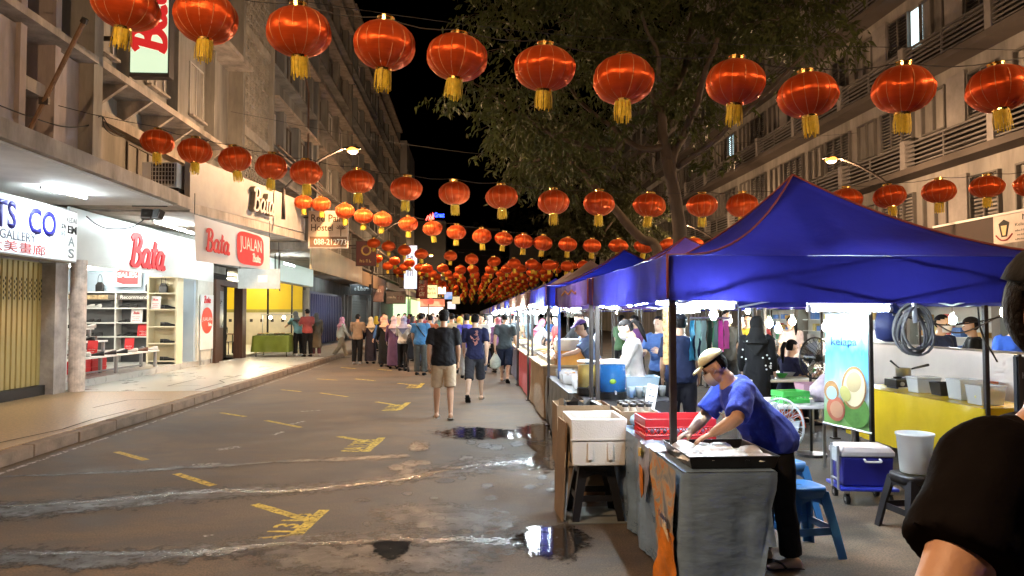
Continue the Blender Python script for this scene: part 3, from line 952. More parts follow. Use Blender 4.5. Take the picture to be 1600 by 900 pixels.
MB(on).prism([(RX - .369, 18.76, 4.02), (RX - .369, 18.54, 4.02), (RX - .369, 18.6, 3.76), (RX - .369, 18.7, 3.76)], (.0025, 0, 0)).build('crest_shield', M('crest_cream', (.7, .55, .3), .6), nb_)
mb = MB(on); mb.tube(catmull([(RX - .366, 18.95, 3.78), (RX - .366, 18.8, 3.66), (RX - .366, 18.65, 3.63), (RX - .366, 18.5, 3.66), (RX - .366, 18.35, 3.78)], 4), .022, 6); mb.build('crest_ribbon', M('ribbon_red', (.3, .05, .05), .6), nb_)
# ================================================================== shoe shop
red = M('logo_red', (.62, .03, .035), .45, 0, .05, 3)
shop_white = M('shop_fascia_white', (.74, .78, .76), .35, 0, .04, 2)
grey_floor = M('shop_floor', (.48, .48, .46), .3, 0, .1, 3)
y0, y1 = 15.35, 22.3
MB(ob).bx(-12, FX - .02, y0, 23.7, .15, .30).build('shop_floor', grey_floor, B)
MB(ob).bx(-12, -8.12, y0, 15.43, .3, 3.0).build('shop_side_wall', shop_white, B)
MB(ob).bx(-12.1, -12, y0, y1, .3, 3.0).build('shop_back_wall', M('shop_back_cream', (.62, .60, .52), .6), B)
MB(ob).bx(-12, -8.14, y1, y1 + .12, .3, 3.0).build('shop_far_wall', M('shop_far_blue', (.42, .52, .62), .6, 0, .08, 1), B)
MB(ob).bx(-12, -8.15, y0, y1, 3.0, 3.06).build('shop_ceiling', white_paint, B)
# the white front panel over the opening, curving to the soffit
MB(ob).bx(-8.14, FX + .02, y0, 23.75, 2.70, 3.85).build('shop_fascia', shop_white, B)
MB(ob).bx(-8.2, FX + .02, 22.42, 23.75, .3, 2.70).build('shop_front_pier', M('pier_cream', (.62, .62, .56), .5), B)
sgn = thing('shop_logo', 'red raised script letters on the white shoe shop front', 'sign', (FX + .03, 18.9, 3.2))
script_word('lettering', (FX + .022, 19.0, 3.22), UY, UZ, 2.2, red, sgn, sgn.location, .03, .2)
for k, yy in enumerate((16.6, 18.3, 20.0, 21.4)):
    tube_lamp('%s ceiling tube light inside the shoe shop' % ORD[k], (-10.8, yy, 2.95), (-9.0, yy, 2.95), EM('shop_in_tube', (1, .97, .86), 45), .02, False)
tube_lamp('tube light under soffit above the shoe shop panel', (-7.2, 17.2, 3.78), (-7.2, 19.6, 3.78), EM('soffit_tube', COOL, 60), .02)
tube_lamp('far tube light under soffit by the hanging banner', (-7.2, 21.2, 3.8), (-7.2, 23.2, 3.8), MATS['soffit_tube'], .02)

shelf_w = M('shelf_white', (.75, .74, .70), .4, 0, .05)
shelf_c = M('shelf_cream', (.74, .66, .46), .45, 0, .06)
shelf_b = M('shelf_back_grey', (.11, .11, .115), .6, 0, .1)
shoe_b = M('shoe_black', (.012, .011, .012), .35, 0, .2)
shoe_w = M('shoe_white', (.65, .63, .60), .5, 0, .1)
shoe_r = M('shoe_brown', (.12, .05, .03), .4, 0, .2)
def shoe_mesh():
    mb = MB()
    rings = []
    for y, w_, h_, z0 in ((-.13, .025, .075, 0), (-.125, .034, .09, 0), (-.06, .036, .085, 0), (.0, .034, .06, 0), (.06, .042, .045, 0), (.11, .036, .035, 0), (.135, .012, .02, .004)):
        rings.append([(math.cos(a) * w_, y, z0 + (h_ * .5) * (1 + math.sin(a))) for a in [2 * PI * j / 10 for j in range(10)]])
    mb.loft(rings)
    return mb
shoe_me = {}
for k, m_ in (('b', shoe_b), ('w', shoe_w), ('r', shoe_r)):
    me = shoe_mesh().mesh('shoe', True); me.materials.append(m_); shoe_me[k] = me
def shoe(k, loc, rz, label, sc=1., group='shoes on display in the shoe shop'):
    o = link('shoe', shoe_me[k]); o.location = loc; o.rotation_euler = (0, 0, rz); o.scale = (sc,) * 3
    return tag(o, label, 'shoe', group)

# long grey wall shelf, far end of shop, facing the camera
ws = thing('wall_shelf', 'wide grey wall shelf of dark shoes at the shop end', 'shelf', (-9.7, 21.9, .3))
ow = ws.location
MB(ow).bx(-11.6, -8.86, 22.2, 22.28, .3, 2.35).build('back_panel', shelf_b, ws)
for k, z in enumerate((.62, 1.02, 1.42, 1.84, 2.3)):
    MB(ow).bx(-11.6, -8.86, 21.82, 22.2, z, z + .035).build('shelf_board', shelf_w, ws)
MB(ow).bx(-11.55, -8.9, 21.86, 21.9, 2.1, 2.26).build('header_strip', M('header_dark', (.08, .07, .06), .5), ws)
text('lettering', 'Recommended', (-9.6, 21.857, 2.18), UX, UZ, .9, .1, white_paint, ws, ow, .003)
MB(ow).bx(-11.5, -10.4, 21.85, 21.858, 2.12, 2.24).build('photo_strip', M('photo_tan', (.4, .28, .15), .5, 0, .7, 12), ws)
for x in (-11.6, -10.2, -8.9):
    MB(ow).bx(x, x + .04, 21.84, 22.2, .3, 2.3).build('upright', shelf_w, ws)
rs_ = random.Random(5)
cnt = 0
for zi, z in enumerate((1.055, 1.455, 1.875)):
    for x in (-11.0, -10.75, -10.0, -9.75, -9.15):
        k = 'w' if (zi == 2 and x < -10) else 'b'
        shoe(k, (x, 21.98, z), R(rs_.uniform(50, 130)), '%s shoe %s along the %s board of grey wall shelf' % ({'b': 'black', 'w': 'white'}[k], ORD[[-11.0, -10.75, -10.0, -9.75, -9.15].index(x)], ('low', 'middle', 'upper')[zi]), 1.25)
def bag(loc, label, sc=1.):
    t = thing('handbag', label, 'bag', loc)
    MB().loft([[(x * a, y * .05 * b, z) for x, y in ((-.11, -1), (.11, -1), (.11, 1), (-.11, 1))] for z, a, b in ((0, 1, 1), (.18, 1.05, .9), (.28, .6, .3))]).build('body', shoe_b, t, bevel=.02)
    MB().tube(catmull([(-.06, 0, .27), (-.05, 0, .42), (0, 0, .5), (.05, 0, .42), (.06, 0, .27)], 4), .008, 6).build('strap', shoe_b, t)
    t.scale = (sc,) * 3
bag((-10.7, 22.0, 2.34), 'black handbag on the grey shelf beneath blue wall')
bag((-9.3, 22.0, 2.34), 'black handbag beside the sale poster', .95)
bag((-8.62, 21.3, 2.28), 'black handbag on top compartment of cream shelf')
po = thing('sale_poster', 'red and white sale poster above the wall shelf', 'poster', (-9.9, 22.2, 2.3))
MB(po.location).bx(-10.35, -9.6, 22.12, 22.16, 2.5, 3.0).build('sheet', M('poster_white', (.8, .8, .8), .5), po)
MB(po.location).prism([(-10.28, 22.117, 2.62), (-10.1, 22.117, 2.56), (-9.68, 22.117, 2.56), (-9.68, 22.117, 2.96), (-10.28, 22.117, 2.96)], (0, -.003, 0)).build('red_field', red, po)
text('lettering', 'SALE%', (-9.98, 22.113, 2.83), UX, UZ, .56, .15, white_paint, po, po.location, .003, .03)
# cream shelf unit
cs = thing('cream_shelf', 'tall cream shelf of black dress shoes by shop entrance', 'shelf', (-8.55, 21.3, .3))
oc = cs.location
x0, x1 = -8.98, -8.16
MB(oc).bx(x0, x1, 21.5, 21.53, .3, 2.75).build('back_panel', shelf_c, cs)
for x in (x0, x1 - .05): MB(oc).bx(x, x + .05, 21.1, 21.5, .3, 2.75).build('side_panel', shelf_c, cs)
for z in (.36, .85, 1.32, 1.8, 2.25, 2.7):
    MB(oc).bx(x0 + .05, x1 - .05, 21.1, 21.5, z, z + .035).build('shelf_board', shelf_c, cs)
for i, z in enumerate((.395, .885, 1.355, 1.835)):
    for j in range(2):
        shoe('b', (-8.5 + j * .12, 21.28 - .05 * j, z + .0), R(-70 + 8 * j), 'black dress shoe, %s of pair on %s board of cream shelf' % (('back', 'front')[j], ('lowest', 'second lowest', 'third', 'fourth')[i]), 1.3)
def placard(loc, w_, h_, label, word, m_=None, rz=0):
    t = thing('placard', label, 'placard', loc, rz)
    MB().box((0, 0, h_ / 2), (w_, .012, h_), (R(-8), 0, 0)).build('card', m_ or MATS['poster_white'], t)
    if word == 'Bata': script_word('lettering', (0, -.014, h_ * .72), UX, V((0, .14, 1)).normalized(), w_ * .6, red, t, (0, 0, 0), .002)
    for k_ in range(3): scribble('print_line', (0, -.013 + (.42 - .14 * k_) * h_ * .14 - h_ * .07, h_ * (.42 - .14 * k_)), UX, V((0, .14, 1)).normalized(), w_ * .7, h_ * .07, red if not m_ else white_paint, t, (0, 0, 0), 6, k_)
placard((-8.78, 21.2, 1.835), .26, .36, 'white promotion card on cream shelf', 'Bata')
placard((-9.6, 21.9, 1.455), .32, .38, 'white promotion card on grey wall shelf', 'Bata')
placard((-9.35, 21.92, 1.055), .46, .34, 'red bow gift card on the middle grey shelf', 'Sale', red)
# low tables with shoes
def shoe_table(label, x0, x1, y0, y1, z0, z1, lab, n, sc=1.2):
    t = thing('display_table', label, 'table', ((x0 + x1) / 2, (y0 + y1) / 2, z0)); o = t.location
    MB(o).bx(x0, x1, y0, y1, z1 - .04, z1).build('tabletop', shelf_w, t, bevel=.006)
    for yy in (y0 + .08, (y0 + y1) / 2, y1 - .14):
        for x in (x0 + .04, x1 - .1):
            MB(o).bx(x, x + .06, yy, yy + .07, z0, z1 - .04).build('leg', M('table_leg_grey', (.30, .30, .30), .5), t)
    MB(o).bx(x0 + .06, x0 + .1, y0 + .1, y1 - .1, z0 + .03, z0 + .07).build('foot_rail', MATS['table_leg_grey'], t)
    for i in range(n):
        k = 'bwbwwbr'[i % 7]
        shoe(k, ((x0 + x1) / 2 + (.1 if i % 2 else -.08), y0 + .15 + (y1 - y0 - .3) * i / max(1, n - 1), z1 + .001), R(95 + rs_.uniform(-15, 15)), '%s shoe, %s from the near end of %s' % ({'b': 'black', 'w': 'white', 'r': 'brown'}[k], ORD[i], lab), sc)
shoe_table('long low white table of sandals across the shop front', -8.75, -8.25, 15.6, 20.2, .3, .74, 'the long front table', 16)
shoe_table('raised white display table behind the long front table', -9.9, -9.3, 16.8, 19.6, .3, 1.02, 'the raised middle table', 7)
shoe_table('small upper white display stand in middle of shop', -9.75, -9.45, 18.2, 19.2, 1.03, 1.34, 'the upper stand', 4)
placard((-8.5, 17.2, .745), .22, .34, 'red price card near end of the long front table', 'Sale', red)
placard((-8.5, 19.0, .745), .22, .34, 'red price card far end of the long front table', 'Sale', red)
placard((-9.6, 18.6, 1.345), .22, .36, 'red price card on the upper display stand', 'Sale', red)
for k in range(3):
    for j in range(2):
        t = thing('shoe_box', 'red shoe box, %s row, %s in the stack under tables' % (('bottom', 'middle', 'top')[k], ('near', 'far')[j]), 'box', (-9.1, 17.4 + j * .75, .3 + k * .15))
        MB().bx(-.3, .3, -.34, .34, 0, .12).build('carton', red, t, bevel=.005)
        MB().bx(-.305, .305, -.345, .345, .1, .145).build('lid', red, t)
        for q in range(4):
            MB().bx(-.2 + q * .12, -.13 + q * .12, -.348, -.3455, .04, .08).build('label_spot', white_paint, t)
# banner on the pier
bn = thing('pier_banner', 'white roll-up banner with red circle at shoe shop pier', 'banner', (FX + .06, 23.05, .5))
b0 = bn.location
MB(b0).bx(FX + .05, FX + .065, 22.55, 23.65, .62, 2.28).build('sheet', M('banner_white', (.72, .75, .75), .6, 0, .05, 2), bn)
cir = [(FX + .067, 23.1 + .48 * math.cos(a), 1.5 + .40 * math.sin(a)) for a in [2 * PI * i / 40 for i in range(40)]]
MB(b0).prism(cir, (.003, 0, 0)).build('red_disc', M('disc_red', (.75, .06, .03), .5), bn)
text('lettering', 'JUALAN', (FX + .071, 23.1, 1.53), UY, UZ, .82, .14, white_paint, bn, b0, .002)
script_word('small_word', (FX + .071, 23.32, 1.38), UY, UZ, .3, white_paint, bn, b0, .002)
script_word('top_word', (FX + .067, 23.1, 2.14), UY, UZ, .6, red, bn, b0, .002)
for yy in (22.6, 23.6):
    MB(b0).tube([(FX + .05, yy, .16), (FX + .05, yy, .62)], .02, 6).build('foot', steel, bn)
# hanging sale banner across, from soffit
hb = thing('hanging_banner', 'hanging white and red sale banner under the canopy', 'banner', tuple(AT(365, 380, Y=17.6)))
h0 = hb.location
def hp(px, py, y, dx=0): return AT(px, py, Y=y)
def sheet(mb, c00, c10, c11, c01, n=14, m_=6, sag=.05, ph=0.):
    g_ = []
    nrm = (V(c10) - V(c00)).cross(V(c01) - V(c00)).normalized()
    for j in range(m_ + 1):
        for i in range(n + 1):
            u, v = i / n, j / m_
            p = (V(c00) * (1 - u) + V(c10) * u) * (1 - v) + (V(c01) * (1 - u) + V(c11) * u) * v
            p = p + nrm * sag * (math.sin(u * 9 + ph) * .5 + math.sin(u * 4 + v * 3 + ph) * .5) * (1 - .3 * v)
            g_.append(p)
    fs = [(j * (n + 1) + i, j * (n + 1) + i + 1, (j + 1) * (n + 1) + i + 1, (j + 1) * (n + 1) + i) for j in range(m_) for i in range(n)]
    return mb.add(g_, fs)
A0, A1, A2, A3 = AT(304, 335, Y=16.0), AT(421, 371, Y=20.5), AT(421, 422, Y=20.5), AT(306, 408, Y=16.0)
mb = MB(h0); sheet(mb, A0, A1, A2, A3, 16, 6, .02)
mb.build('sheet', M('banner_pinkish', (.62, .56, .52), .7, 0, .06, 2, trans=.3), hb, True)
ub = (A1 - A0).normalized(); vb = (A0 - A3).normalized(); nb2 = ub.cross(vb).normalized()
def onb(u, v): return A0 * (1 - u) * v + A1 * u * v + A2 * u * (1 - v) + A3 * (1 - u) * (1 - v) + nb2 * .035
script_word('lettering', onb(.24, .5), ub, vb, 1.4, red, hb, h0, .004)
patch = []
for i in range(32):
    a = 2 * PI * i / 32
    cx, sy = math.cos(a), math.sin(a)
    patch.append(onb(.68 + .20 * math.copysign(abs(cx) ** .45, cx), .5 + .44 * math.copysign(abs(sy) ** .45, sy)))
MB(h0).prism(patch, nb2 * .004).build('red_field', red, hb)
text('field_lettering', 'JUALAN', onb(.68, .58) + nb2 * .006, ub, vb, 1.45, .42, white_paint, hb, h0, .003)
script_word('small_word', onb(.76, .28) + nb2 * .006, ub, vb, .6, white_paint, hb, h0, .003)
for p in (A0, A1): MB(h0).tube([p, p + UZ * .45], .008, 5).build('cord', cable_mat, hb)
# big fascia on canopy edge with dark script word
fa = thing('canopy_fascia', 'large grey panel with faded script word above canopy', 'sign', (-5.9, 20, 4.1))
f0 = fa.location
P0, P1 = V((-6.0, 16.1, 4.06)), V((-5.42, 24.5, 4.36))
uf = (V((P1.x, P1.y, 0)) - V((P0.x, P0.y, 0))).normalized(); nf = uf.cross(UZ)
MB(f0).prism([P0, P1, P1 + UZ * 1.0, P0 + UZ * 1.0], -nf * .12).build('panel', M('fascia_panel', (.30, .27, .24), .6, 0, .3, 1.2, .1, 8), fa)
script_word('lettering', P0.lerp(P1, .5) + UZ * .52 + nf * .002, (P1 - P0), UZ, 1.8, M('letters_tarnished', (.20, .17, .13), .45, .4, .4, 4), fa, f0, .12, .17)
script_word('letter_face', P0.lerp(P1, .5) + UZ * .52 + nf * .122, (P1 - P0), UZ, 1.75, M('letters_grey', (.45, .42, .38), .5, .2), fa, f0, .012, .15)
# lit vertical script box high on the wall
vb_ = thing('script_light_box', 'tall lit white box with red sideways script word', 'sign', (-7.0, 15.6, 6.8))
v0 = vb_.location
vx0, vx1 = AT(203, 60, Y=15.6).x, AT(265, 60, Y=15.6).x
MB(v0).bx(vx0, vx1, 15.6, 15.85, 6.62, 9.6).build('casing', M('box_casing', (.06, .05, .05), .5), vb_)
MB(v0).bx(vx0 + .03, vx1 - .03, 15.57, 15.6, 6.70, 9.55).build('face_panel', EM('lit_box', (.62, .9, .62), .34), vb_)
script_word('lettering', ((vx0 + vx1) / 2, 15.568, 8.0), UZ, -UX, 1.95, EM('lit_red', (.8, .03, .03), .22, (.6, .02, .02)), vb_, v0, .01, .24)
for z in (7.4, 8.2, 9.0): MB(v0).bx(-7.9, vx0, 15.68, 15.76, z, z + .08).build('bracket', dark_steel, vb_)
# air conditioner on the ledge
ac = thing('air_conditioner', 'white air conditioner with square grille above canopy', 'air conditioner', (-7.5, 16.2, 4.2)); a0 = ac.location
p = AT(222, 253, Y=15.9); q = AT(276, 292, Y=15.9)
MB(a0).bx(p.x, q.x, 15.9, 16.5, q.z, p.z).build('casing', white_paint, ac, bevel=.01)
mb = MB(a0)
for i in range(8): mb.bx(p.x + .22 + i * .065, p.x + .235 + i * .065, 15.87, 15.899, q.z + .03, p.z - .03)
for i in range(6): mb.bx(p.x + .2, q.x - .02, 15.86, 15.869, q.z + .04 + i * .09, q.z + .055 + i * .09)
mb.build('grille', M('grille_pale', (.6, .58, .52), .5), ac)
MB(a0).bx(p.x + .2, q.x - .02, 15.885, 15.895, q.z + .03, p.z - .03).build('fan_opening', M('ac_dark', (.05, .04, .04), .8), ac)
MB(a0).bx(p.x, q.x, 16.0, 16.4, 4.16, q.z).build('stand', dark_steel, ac)
# flag pole leaning off the wall
fp = thing('flag_pole', 'rusty pole leaning out from pink wall above gallery', 'pole', tuple(AT(46, 205, X=-7.5)))
pa, pb = AT(46, 204, X=-7.6), AT(131, 34, X=-6.4)
MB(fp.location).tube([pa, pb], .04, 8).build('shaft', M('rust_pole', (.22, .13, .07), .7, .2, .4, 6), fp)
MB(fp.location).tube([pb - (pb - pa).normalized() * .02, pb + (pb - pa).normalized() * .06], .06, 8).build('finial', dark_steel, fp)
MB(fp.location).box(pa.lerp(pb, .28), (.16, .06, .12)).build('bracket', dark_steel, fp)
# flood light at the soffit
fl = thing('flood_light', 'black twin flood light under canopy by shoe shop', 'lamp', tuple(AT(236, 332, Y=14.2)))
f_ = fl.location
for dx, rz in ((-.07, .3), (.12, -.5)):
    MB().box((dx, 0, -.04), (.2, .14, .17), (R(-20), 0, rz)).build('head', black_metal, fl, bevel=.01)
    MB().box((dx, -.075, -.06), (.16, .01, .13), (R(-20), 0, rz)).build('lens', M('lens_off', (.15, .15, .16), .15), fl)
MB().tube([(-.35, 0, .12), (.3, 0, .12)], .012, 6).build('bracket', black_metal, fl)
def wire(label, pts, r=.008, mat=None, cat='cable', name='cable', k=8):
    pts = [V(p) for p in pts]
    o = MB(pts[0]).tube(catmull(pts, k), r, 5).build(name, mat or cable_mat)
    o.location = pts[0]
    return tag(o, label, cat)
wire('black cable looping from gallery sign to flood light', [AT(135, 338, Y=14.5), AT(150, 350, Y=14.4), AT(170, 357, Y=14.3), AT(205, 355, Y=14.3), AT(232, 338, Y=14.2)], .01)
wire('black cable sagging across the pink upper wall', [AT(0, 165, X=-7.55), AT(40, 180, X=-7.55), AT(100, 198, X=-7.55), AT(140, 195, X=-7.5), AT(158, 181, X=-7.4), AT(172, 200, X=-7.4), AT(195, 213, X=-7.4)], .012)
wire('black cable dropping beside light box on pink wall', [AT(160, 182, X=-7.39), AT(164, 200, X=-7.39), AT(178, 211, X=-7.39), AT(193, 214, X=-7.39)], .01)

# ================================================================== doorway, restaurant, shutters
y0, y1 = 23.75, 36.9
D = building('shophouse', 'low restaurant front with yellow walls and dark doorway', y0, y1)
o_ = D.location
wood = M('door_wood', (.07, .035, .022), .55, 0, .3, 5, .2, 20, stretch=(4, 4, .5))
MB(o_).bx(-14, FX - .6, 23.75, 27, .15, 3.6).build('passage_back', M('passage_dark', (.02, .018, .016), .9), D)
MB(o_).bx(-8.3, -8.0, 23.78, 24.15, .15, 2.62).build('door_post', wood, D)
MB(o_).bx(-8.3, -8.0, 26.5, 26.95, .15, 2.62).build('door_post', wood, D)
MB(o_).bx(-8.3, -8.0, 23.78, 26.95, 2.62, 2.8).build('door_head', wood, D)
MB(o_).bx(-8.28, -8.2, 24.15, 25.1, .15, 2.62).build('door_leaf', wood, D)
MB(o_).bx(-8.19, -8.17, 24.25, 25.0, 1.25, 2.45).build('door_pane', M('door_pane_grey', (.12, .12, .12), .3), D)
MB(o_).bx(-14, -8.15, 23.8, 36.9, 3.3, 3.9).build('upper_wall', grey_wall, D)
yellow = M('restaurant_yellow', (.75, .52, .02), .6, 0, .06, 1)
tile = M('restaurant_tile', (.68, .60, .45), .4, 0, .08, 3)
MB(o_).bx(-13.1, -13, 27, 36.7, .15, 3.3).build('back_wall', yellow, D)
MB(o_).bx(-13, -8.2, 36.62, 36.72, 1.95, 3.3).build('yellow_wall', yellow, D)
MB(o_).bx(-13, -8.2, 36.62, 36.72, .15, 1.8).build('tiled_wall', tile, D)
MB(o_).bx(-13, -8.2, 36.60, 36.72, 1.8, 1.95).build('dado_rail', M('dado_olive', (.3, .25, .05), .5), D)
for i in range(9):
    MB(o_).bx(-12.7 + i * .5, -12.56 + i * .5, 36.605, 36.625, 1.34, 1.48).build('accent_tile', M('accent_dark', (.04, .03, .03), .4), D)
MB(o_).bx(-13, FX, 27, 36.7, .15, .24).build('floor', tile, D)
MB(o_).bx(-13, -8.2, 27, 36.7, 3.25, 3.3).build('ceiling', white_paint, D)
MB(o_).bx(-8.16, -8.1, 30.2, 30.27, .24, 3.2).build('front_post', black_metal, D)
MB(o_).bx(-8.16, -8.1, 34.2, 34.27, .24, 3.2).build('front_post', black_metal, D)
for k, (xx, yy) in enumerate(((-10.5, 29.5), (-9.6, 32.2), (-11, 35.0))):
    tube_lamp('%s ceiling tube light inside the yellow restaurant' % ORD[k], (xx, yy, 3.1), (xx + 1.2, yy, 3.1), EM('rest_tube', (1, .92, .7), 75), .025, False)
# white board signs over the restaurant
wb = thing('blank_sign_board', 'pale blank hanging sign board over the dark doorway', 'sign', tuple(AT(405, 440, Y=24.0)))
p, q = AT(372, 420, Y=23.9), AT(437, 451, Y=23.9)
MB(wb.location).bx(p.x, q.x, 23.9, 23.95, q.z, p.z).build('board', M('board_grey', (.50, .55, .55), .4), wb)
MB(wb.location).bx(p.x + .62, p.x + .92, 23.885, 23.899, q.z + .2, p.z - .2).build('notice', MATS['poster_white'], wb)
for x in (p.x + .05, q.x - .05): MB(wb.location).tube([(x, 23.92, p.z), (x, 23.92, 4.0)], .012, 5).build('hanger', dark_steel, wb)
gb = thing('green_light_box', 'pale green lit box over the yellow restaurant', 'sign', (-7.9, 32, 2.9))
MB(gb.location).bx(-7.98, -7.6, 28.4, 36.2, 3.02, 3.92).build('casing', M('casing_white', (.6, .62, .6), .5), gb)
MB(gb.location).bx(-7.597, -7.58, 28.45, 36.15, 3.05, 3.88).build('face_panel', EM('lit_green_pale', (.66, .85, .74), .22), gb)
for a, b in (((430, 395), (430, 452)), ((437, 385), (437, 455))):
    p = AT(*a, Y=26); q = AT(*b, Y=26)
    wire('%s rusty frame rod hanging beside blank sign board' % ('left' if a[0] == 430 else 'right'), [p, q], .02, dark_steel, 'rod', 'frame_rod', 2)
# blue shutter
y0, y1 = 36.9, 50
E_ = building('shop_unit', 'closed shop unit with tall blue corrugated shutter', y0, y1)
e0 = E_.location
blue_sh = M('shutter_blue', (.014, .022, .10), .32, .3, .25, 2)
mb = MB()
mb.prism([(0, 0, 0), (.13, .06, 0), (.13, .26, 0), (0, .32, 0)], (0, 0, 2.6))
bsm = mb.mesh('corrugation'); bsm.materials.append(blue_sh)
MB(e0).bx(-8.4, -8.12, 37.2, 47, .15, 2.9).build('shutter', blue_sh, E_)
sh_ = [c for c in E_.children][0]
for i in range(18):
    s_ = link('corrugation', bsm, sh_); s_.location = V((-8.12, 37.4 + i * .52, .16)) - e0
MB(e0).bx(-14, -8.1, 36.9, 50, 2.9, 4.0).build('upper_wall', grey_wall, E_)
for yy in (36.95, 47.1, 48.5): MB(e0).bx(-8.5, -7.95, yy, yy + .25, .15, 3.0).build('pier', M('pier_pale', (.4, .38, .35), .7), E_)
# shutters beyond
def unit(label, y0, y1, m_, x=-8.0):
    U = building('shop_unit', label, y0, y1); u0 = U.location
    MB(u0).bx(-14, x - .1, y0, y1, .15, 4.4).build('wall', grey_wall, U)
    n_ = 14
    for i in range(n_):
        MB(u0).bx(x - .1, x - .05 + .02 * (i % 2), y0 + .3, y1 - .3, .16 + i * .19, .16 + i * .19 + .18).build('shutter_slat', m_, U)
    MB(u0).bx(x - .1, x + .06, y0, y0 + .25, .15, 3).build('pier', M('pier_pale', (.4, .38, .35), .7), U)
    return U
unit('grey roller shutter shop beside the blue shutter', 50.0, 58, M('shutter_grey', (.16, .18, .17), .5, .3, .2, 2))
unit('tan roller shutter shop under the dark signs', 58, 66, M('shutter_tan', (.22, .19, .16), .5, .2, .2, 2))
unit('brown shuttered shop before the bright green shop', 66, 78, M('shutter_brown', (.12, .08, .07), .5, .2, .2, 2))
br = building('bright_shop', 'bright green lit shop front at the far left', 78, 100); b_ = br.location
MB(b_).bx(-9, -6.5, 80, 96, .1, 4.6).build('wall', M('shop_lit_wall', (.6, .7, .5), .6), br)
MB(b_).bx(-8.4, -6.6, 79.9, 79.98, .3, 3.4).build('lit_opening', EM('lit_opening_green', (.62, 1, .5), .6), br)
MB(b_).bx(-6.49, -6.42, 81, 95, .3, 3.4).build('lit_front', EM('lit_front_green', (.7, 1, .45), .5), br)
MB(b_).bx(-9, -6.45, 79.7, 79.88, 3.45, 4.2).build('lit_header', EM('lit_header_yellow', (.9, 1, .35), .6), br)
# canopies along the row
def canopy(label, y0, y1, x, z0, z1, face=None, lampcol=None):
    t = thing('shop_canopy', label, 'canopy', (x, (y0 + y1) / 2, z0)); o = t.location
    MB(o).bx(-8.3, x, y0, y1, z1 - .25, z1).build('slab', dirty_white, t)
    MB(o).bx(x + .001, x + .06, y0, y1, z0, z1 + .02).build('fascia', face or dirty_white, t)
    return t
cvs = canopy('cream fascia canopy over yellow restaurant and blue shutter', 24.9, 36.5, -5.35, 3.2, 4.1, M('fascia_cream', (.55, .45, .28), .35, 0, .2, 1, .05, 8))
canopy('brown canopy past the cream fascia', 36.6, 48, -5.5, 3.2, 3.9, M('fascia_brown', (.25, .17, .1), .6))
canopy('grey canopy over the shuttered shops', 48.2, 76, -5.4, 3.4, 3.8, M('fascia_grey', (.25, .26, .25), .5))
for k, (yy, xx) in enumerate(((26.5, -6.6), (39, -6.2), (52, -6.3), (62, -6.3))):
    tube_lamp('%s tube light under the canopies past the shoe shop' % ORD[k], (xx, yy, 3.5), (xx, yy + 1.6, 3.5), EM('walk_tube', COOL, 55), .022)

# ---- projecting signs
def flat_sign(name, label, px0, py0, px1, py1, Y, face, lines=(), thick=.08, frame=None, bracket=True):
    p, q = AT(px0, py0, Y=Y), AT(px1, py1, Y=Y)
    t = thing(name, label, 'sign', ((p.x + q.x) / 2, Y, q.z)); o = t.location
    MB(o).bx(p.x, q.x, Y, Y + thick, q.z, p.z).build('casing', frame or dark_steel, t)
    MB(o).bx(p.x + .03, q.x - .03, Y - .012, Y - .001, q.z + .03, p.z - .03).build('face_panel', face, t)
    w_, h_ = q.x - p.x, p.z - q.z
    for s, u, v, ww, hh, m_ in lines:
        if s.startswith('#'):
            scribble('lettering', (p.x + w_ * u, Y - .0125, q.z + h_ * v), UX, UZ, w_ * ww, h_ * hh, m_, t, o, int(s[1:]), int(px0) % 99)
            continue
        text('lettering', s, (p.x + w_ * u, Y - .0125, q.z + h_ * v), UX, UZ, w_ * ww, h_ * hh, m_, t, o, .004, .015)
    if bracket:
        MB(o).bx(-8.0, p.x, Y + .02, Y + .06, p.z - .25, p.z - .19).build('bracket', dark_steel, t)
    return t
ink_w = M('ink_cream', (.75, .68, .55), .5); ink_br = M('ink_brown', (.10, .055, .025), .5)
hs = flat_sign('hostel_sign', 'brown and cream hostel sign board with phone number', 482, 329, 544, 388, 24.3, M('hostel_cream', (.62, .48, .33), .6), (
    ('Red Palm', .5, .80, .86, .2, ink_br), ('Hostel', .34, .55, .54, .18, ink_br)), frame=M('hostel_frame', (.6, .5, .4), .5))
p, q = AT(484, 372, Y=24.28), AT(542, 386, Y=24.28)
MB(hs.location).bx(p.x, q.x, 24.275, 24.287, q.z, p.z + .05).build('brown_band', M('hostel_brown', (.22, .12, .06), .6), hs)
text('phone_lettering', '088-212773', ((p.x + q.x) / 2 + .06, 24.274, (p.z + q.z) / 2 + .02), UX, UZ, 1.05, .2, ink_w, hs, hs.location, .004, .02)
mb = MB(hs.location)
for k in range(7):
    a = R(20 + k * 23)
    c = V((p.x + 1.0, 24.284, p.z + .28))
    mb.prism([c, c + V((math.cos(a - .12), 0, math.sin(a - .12))) * .12, c + V((math.cos(a), 0, math.sin(a))) * .2, c + V((math.cos(a + .12), 0, math.sin(a + .12))) * .12], (0, -.003 - .001 * k, 0))
mb.bx(p.x + .98, p.x + 1.01, 24.28, 24.286, p.z + .06, p.z + .28)
mb.build('palm_emblem', ink_br, hs)
drk = M('sign_dark', (.02, .022, .025), .4); drd = M('sign_dark_red', (.09, .012, .012), .5)
flat_sign('eatery_sign', 'dark red square sign with round emblem above canopy', 556, 376, 588, 416, 33, drd, (('O', .5, .62, .5, .42, M('emblem_gold', (.5, .3, .08), .5)), ('#4', .5, .22, .6, .14, M('ink_gold', (.5, .35, .12), .5))))
flat_sign('black_sign', 'black shop sign beneath the grey canopy', 547, 444, 580, 461, 40, drk, (('e Libern', .55, .6, .7, .4, M('ink_dim', (.3, .32, .33), .5)),), bracket=False)
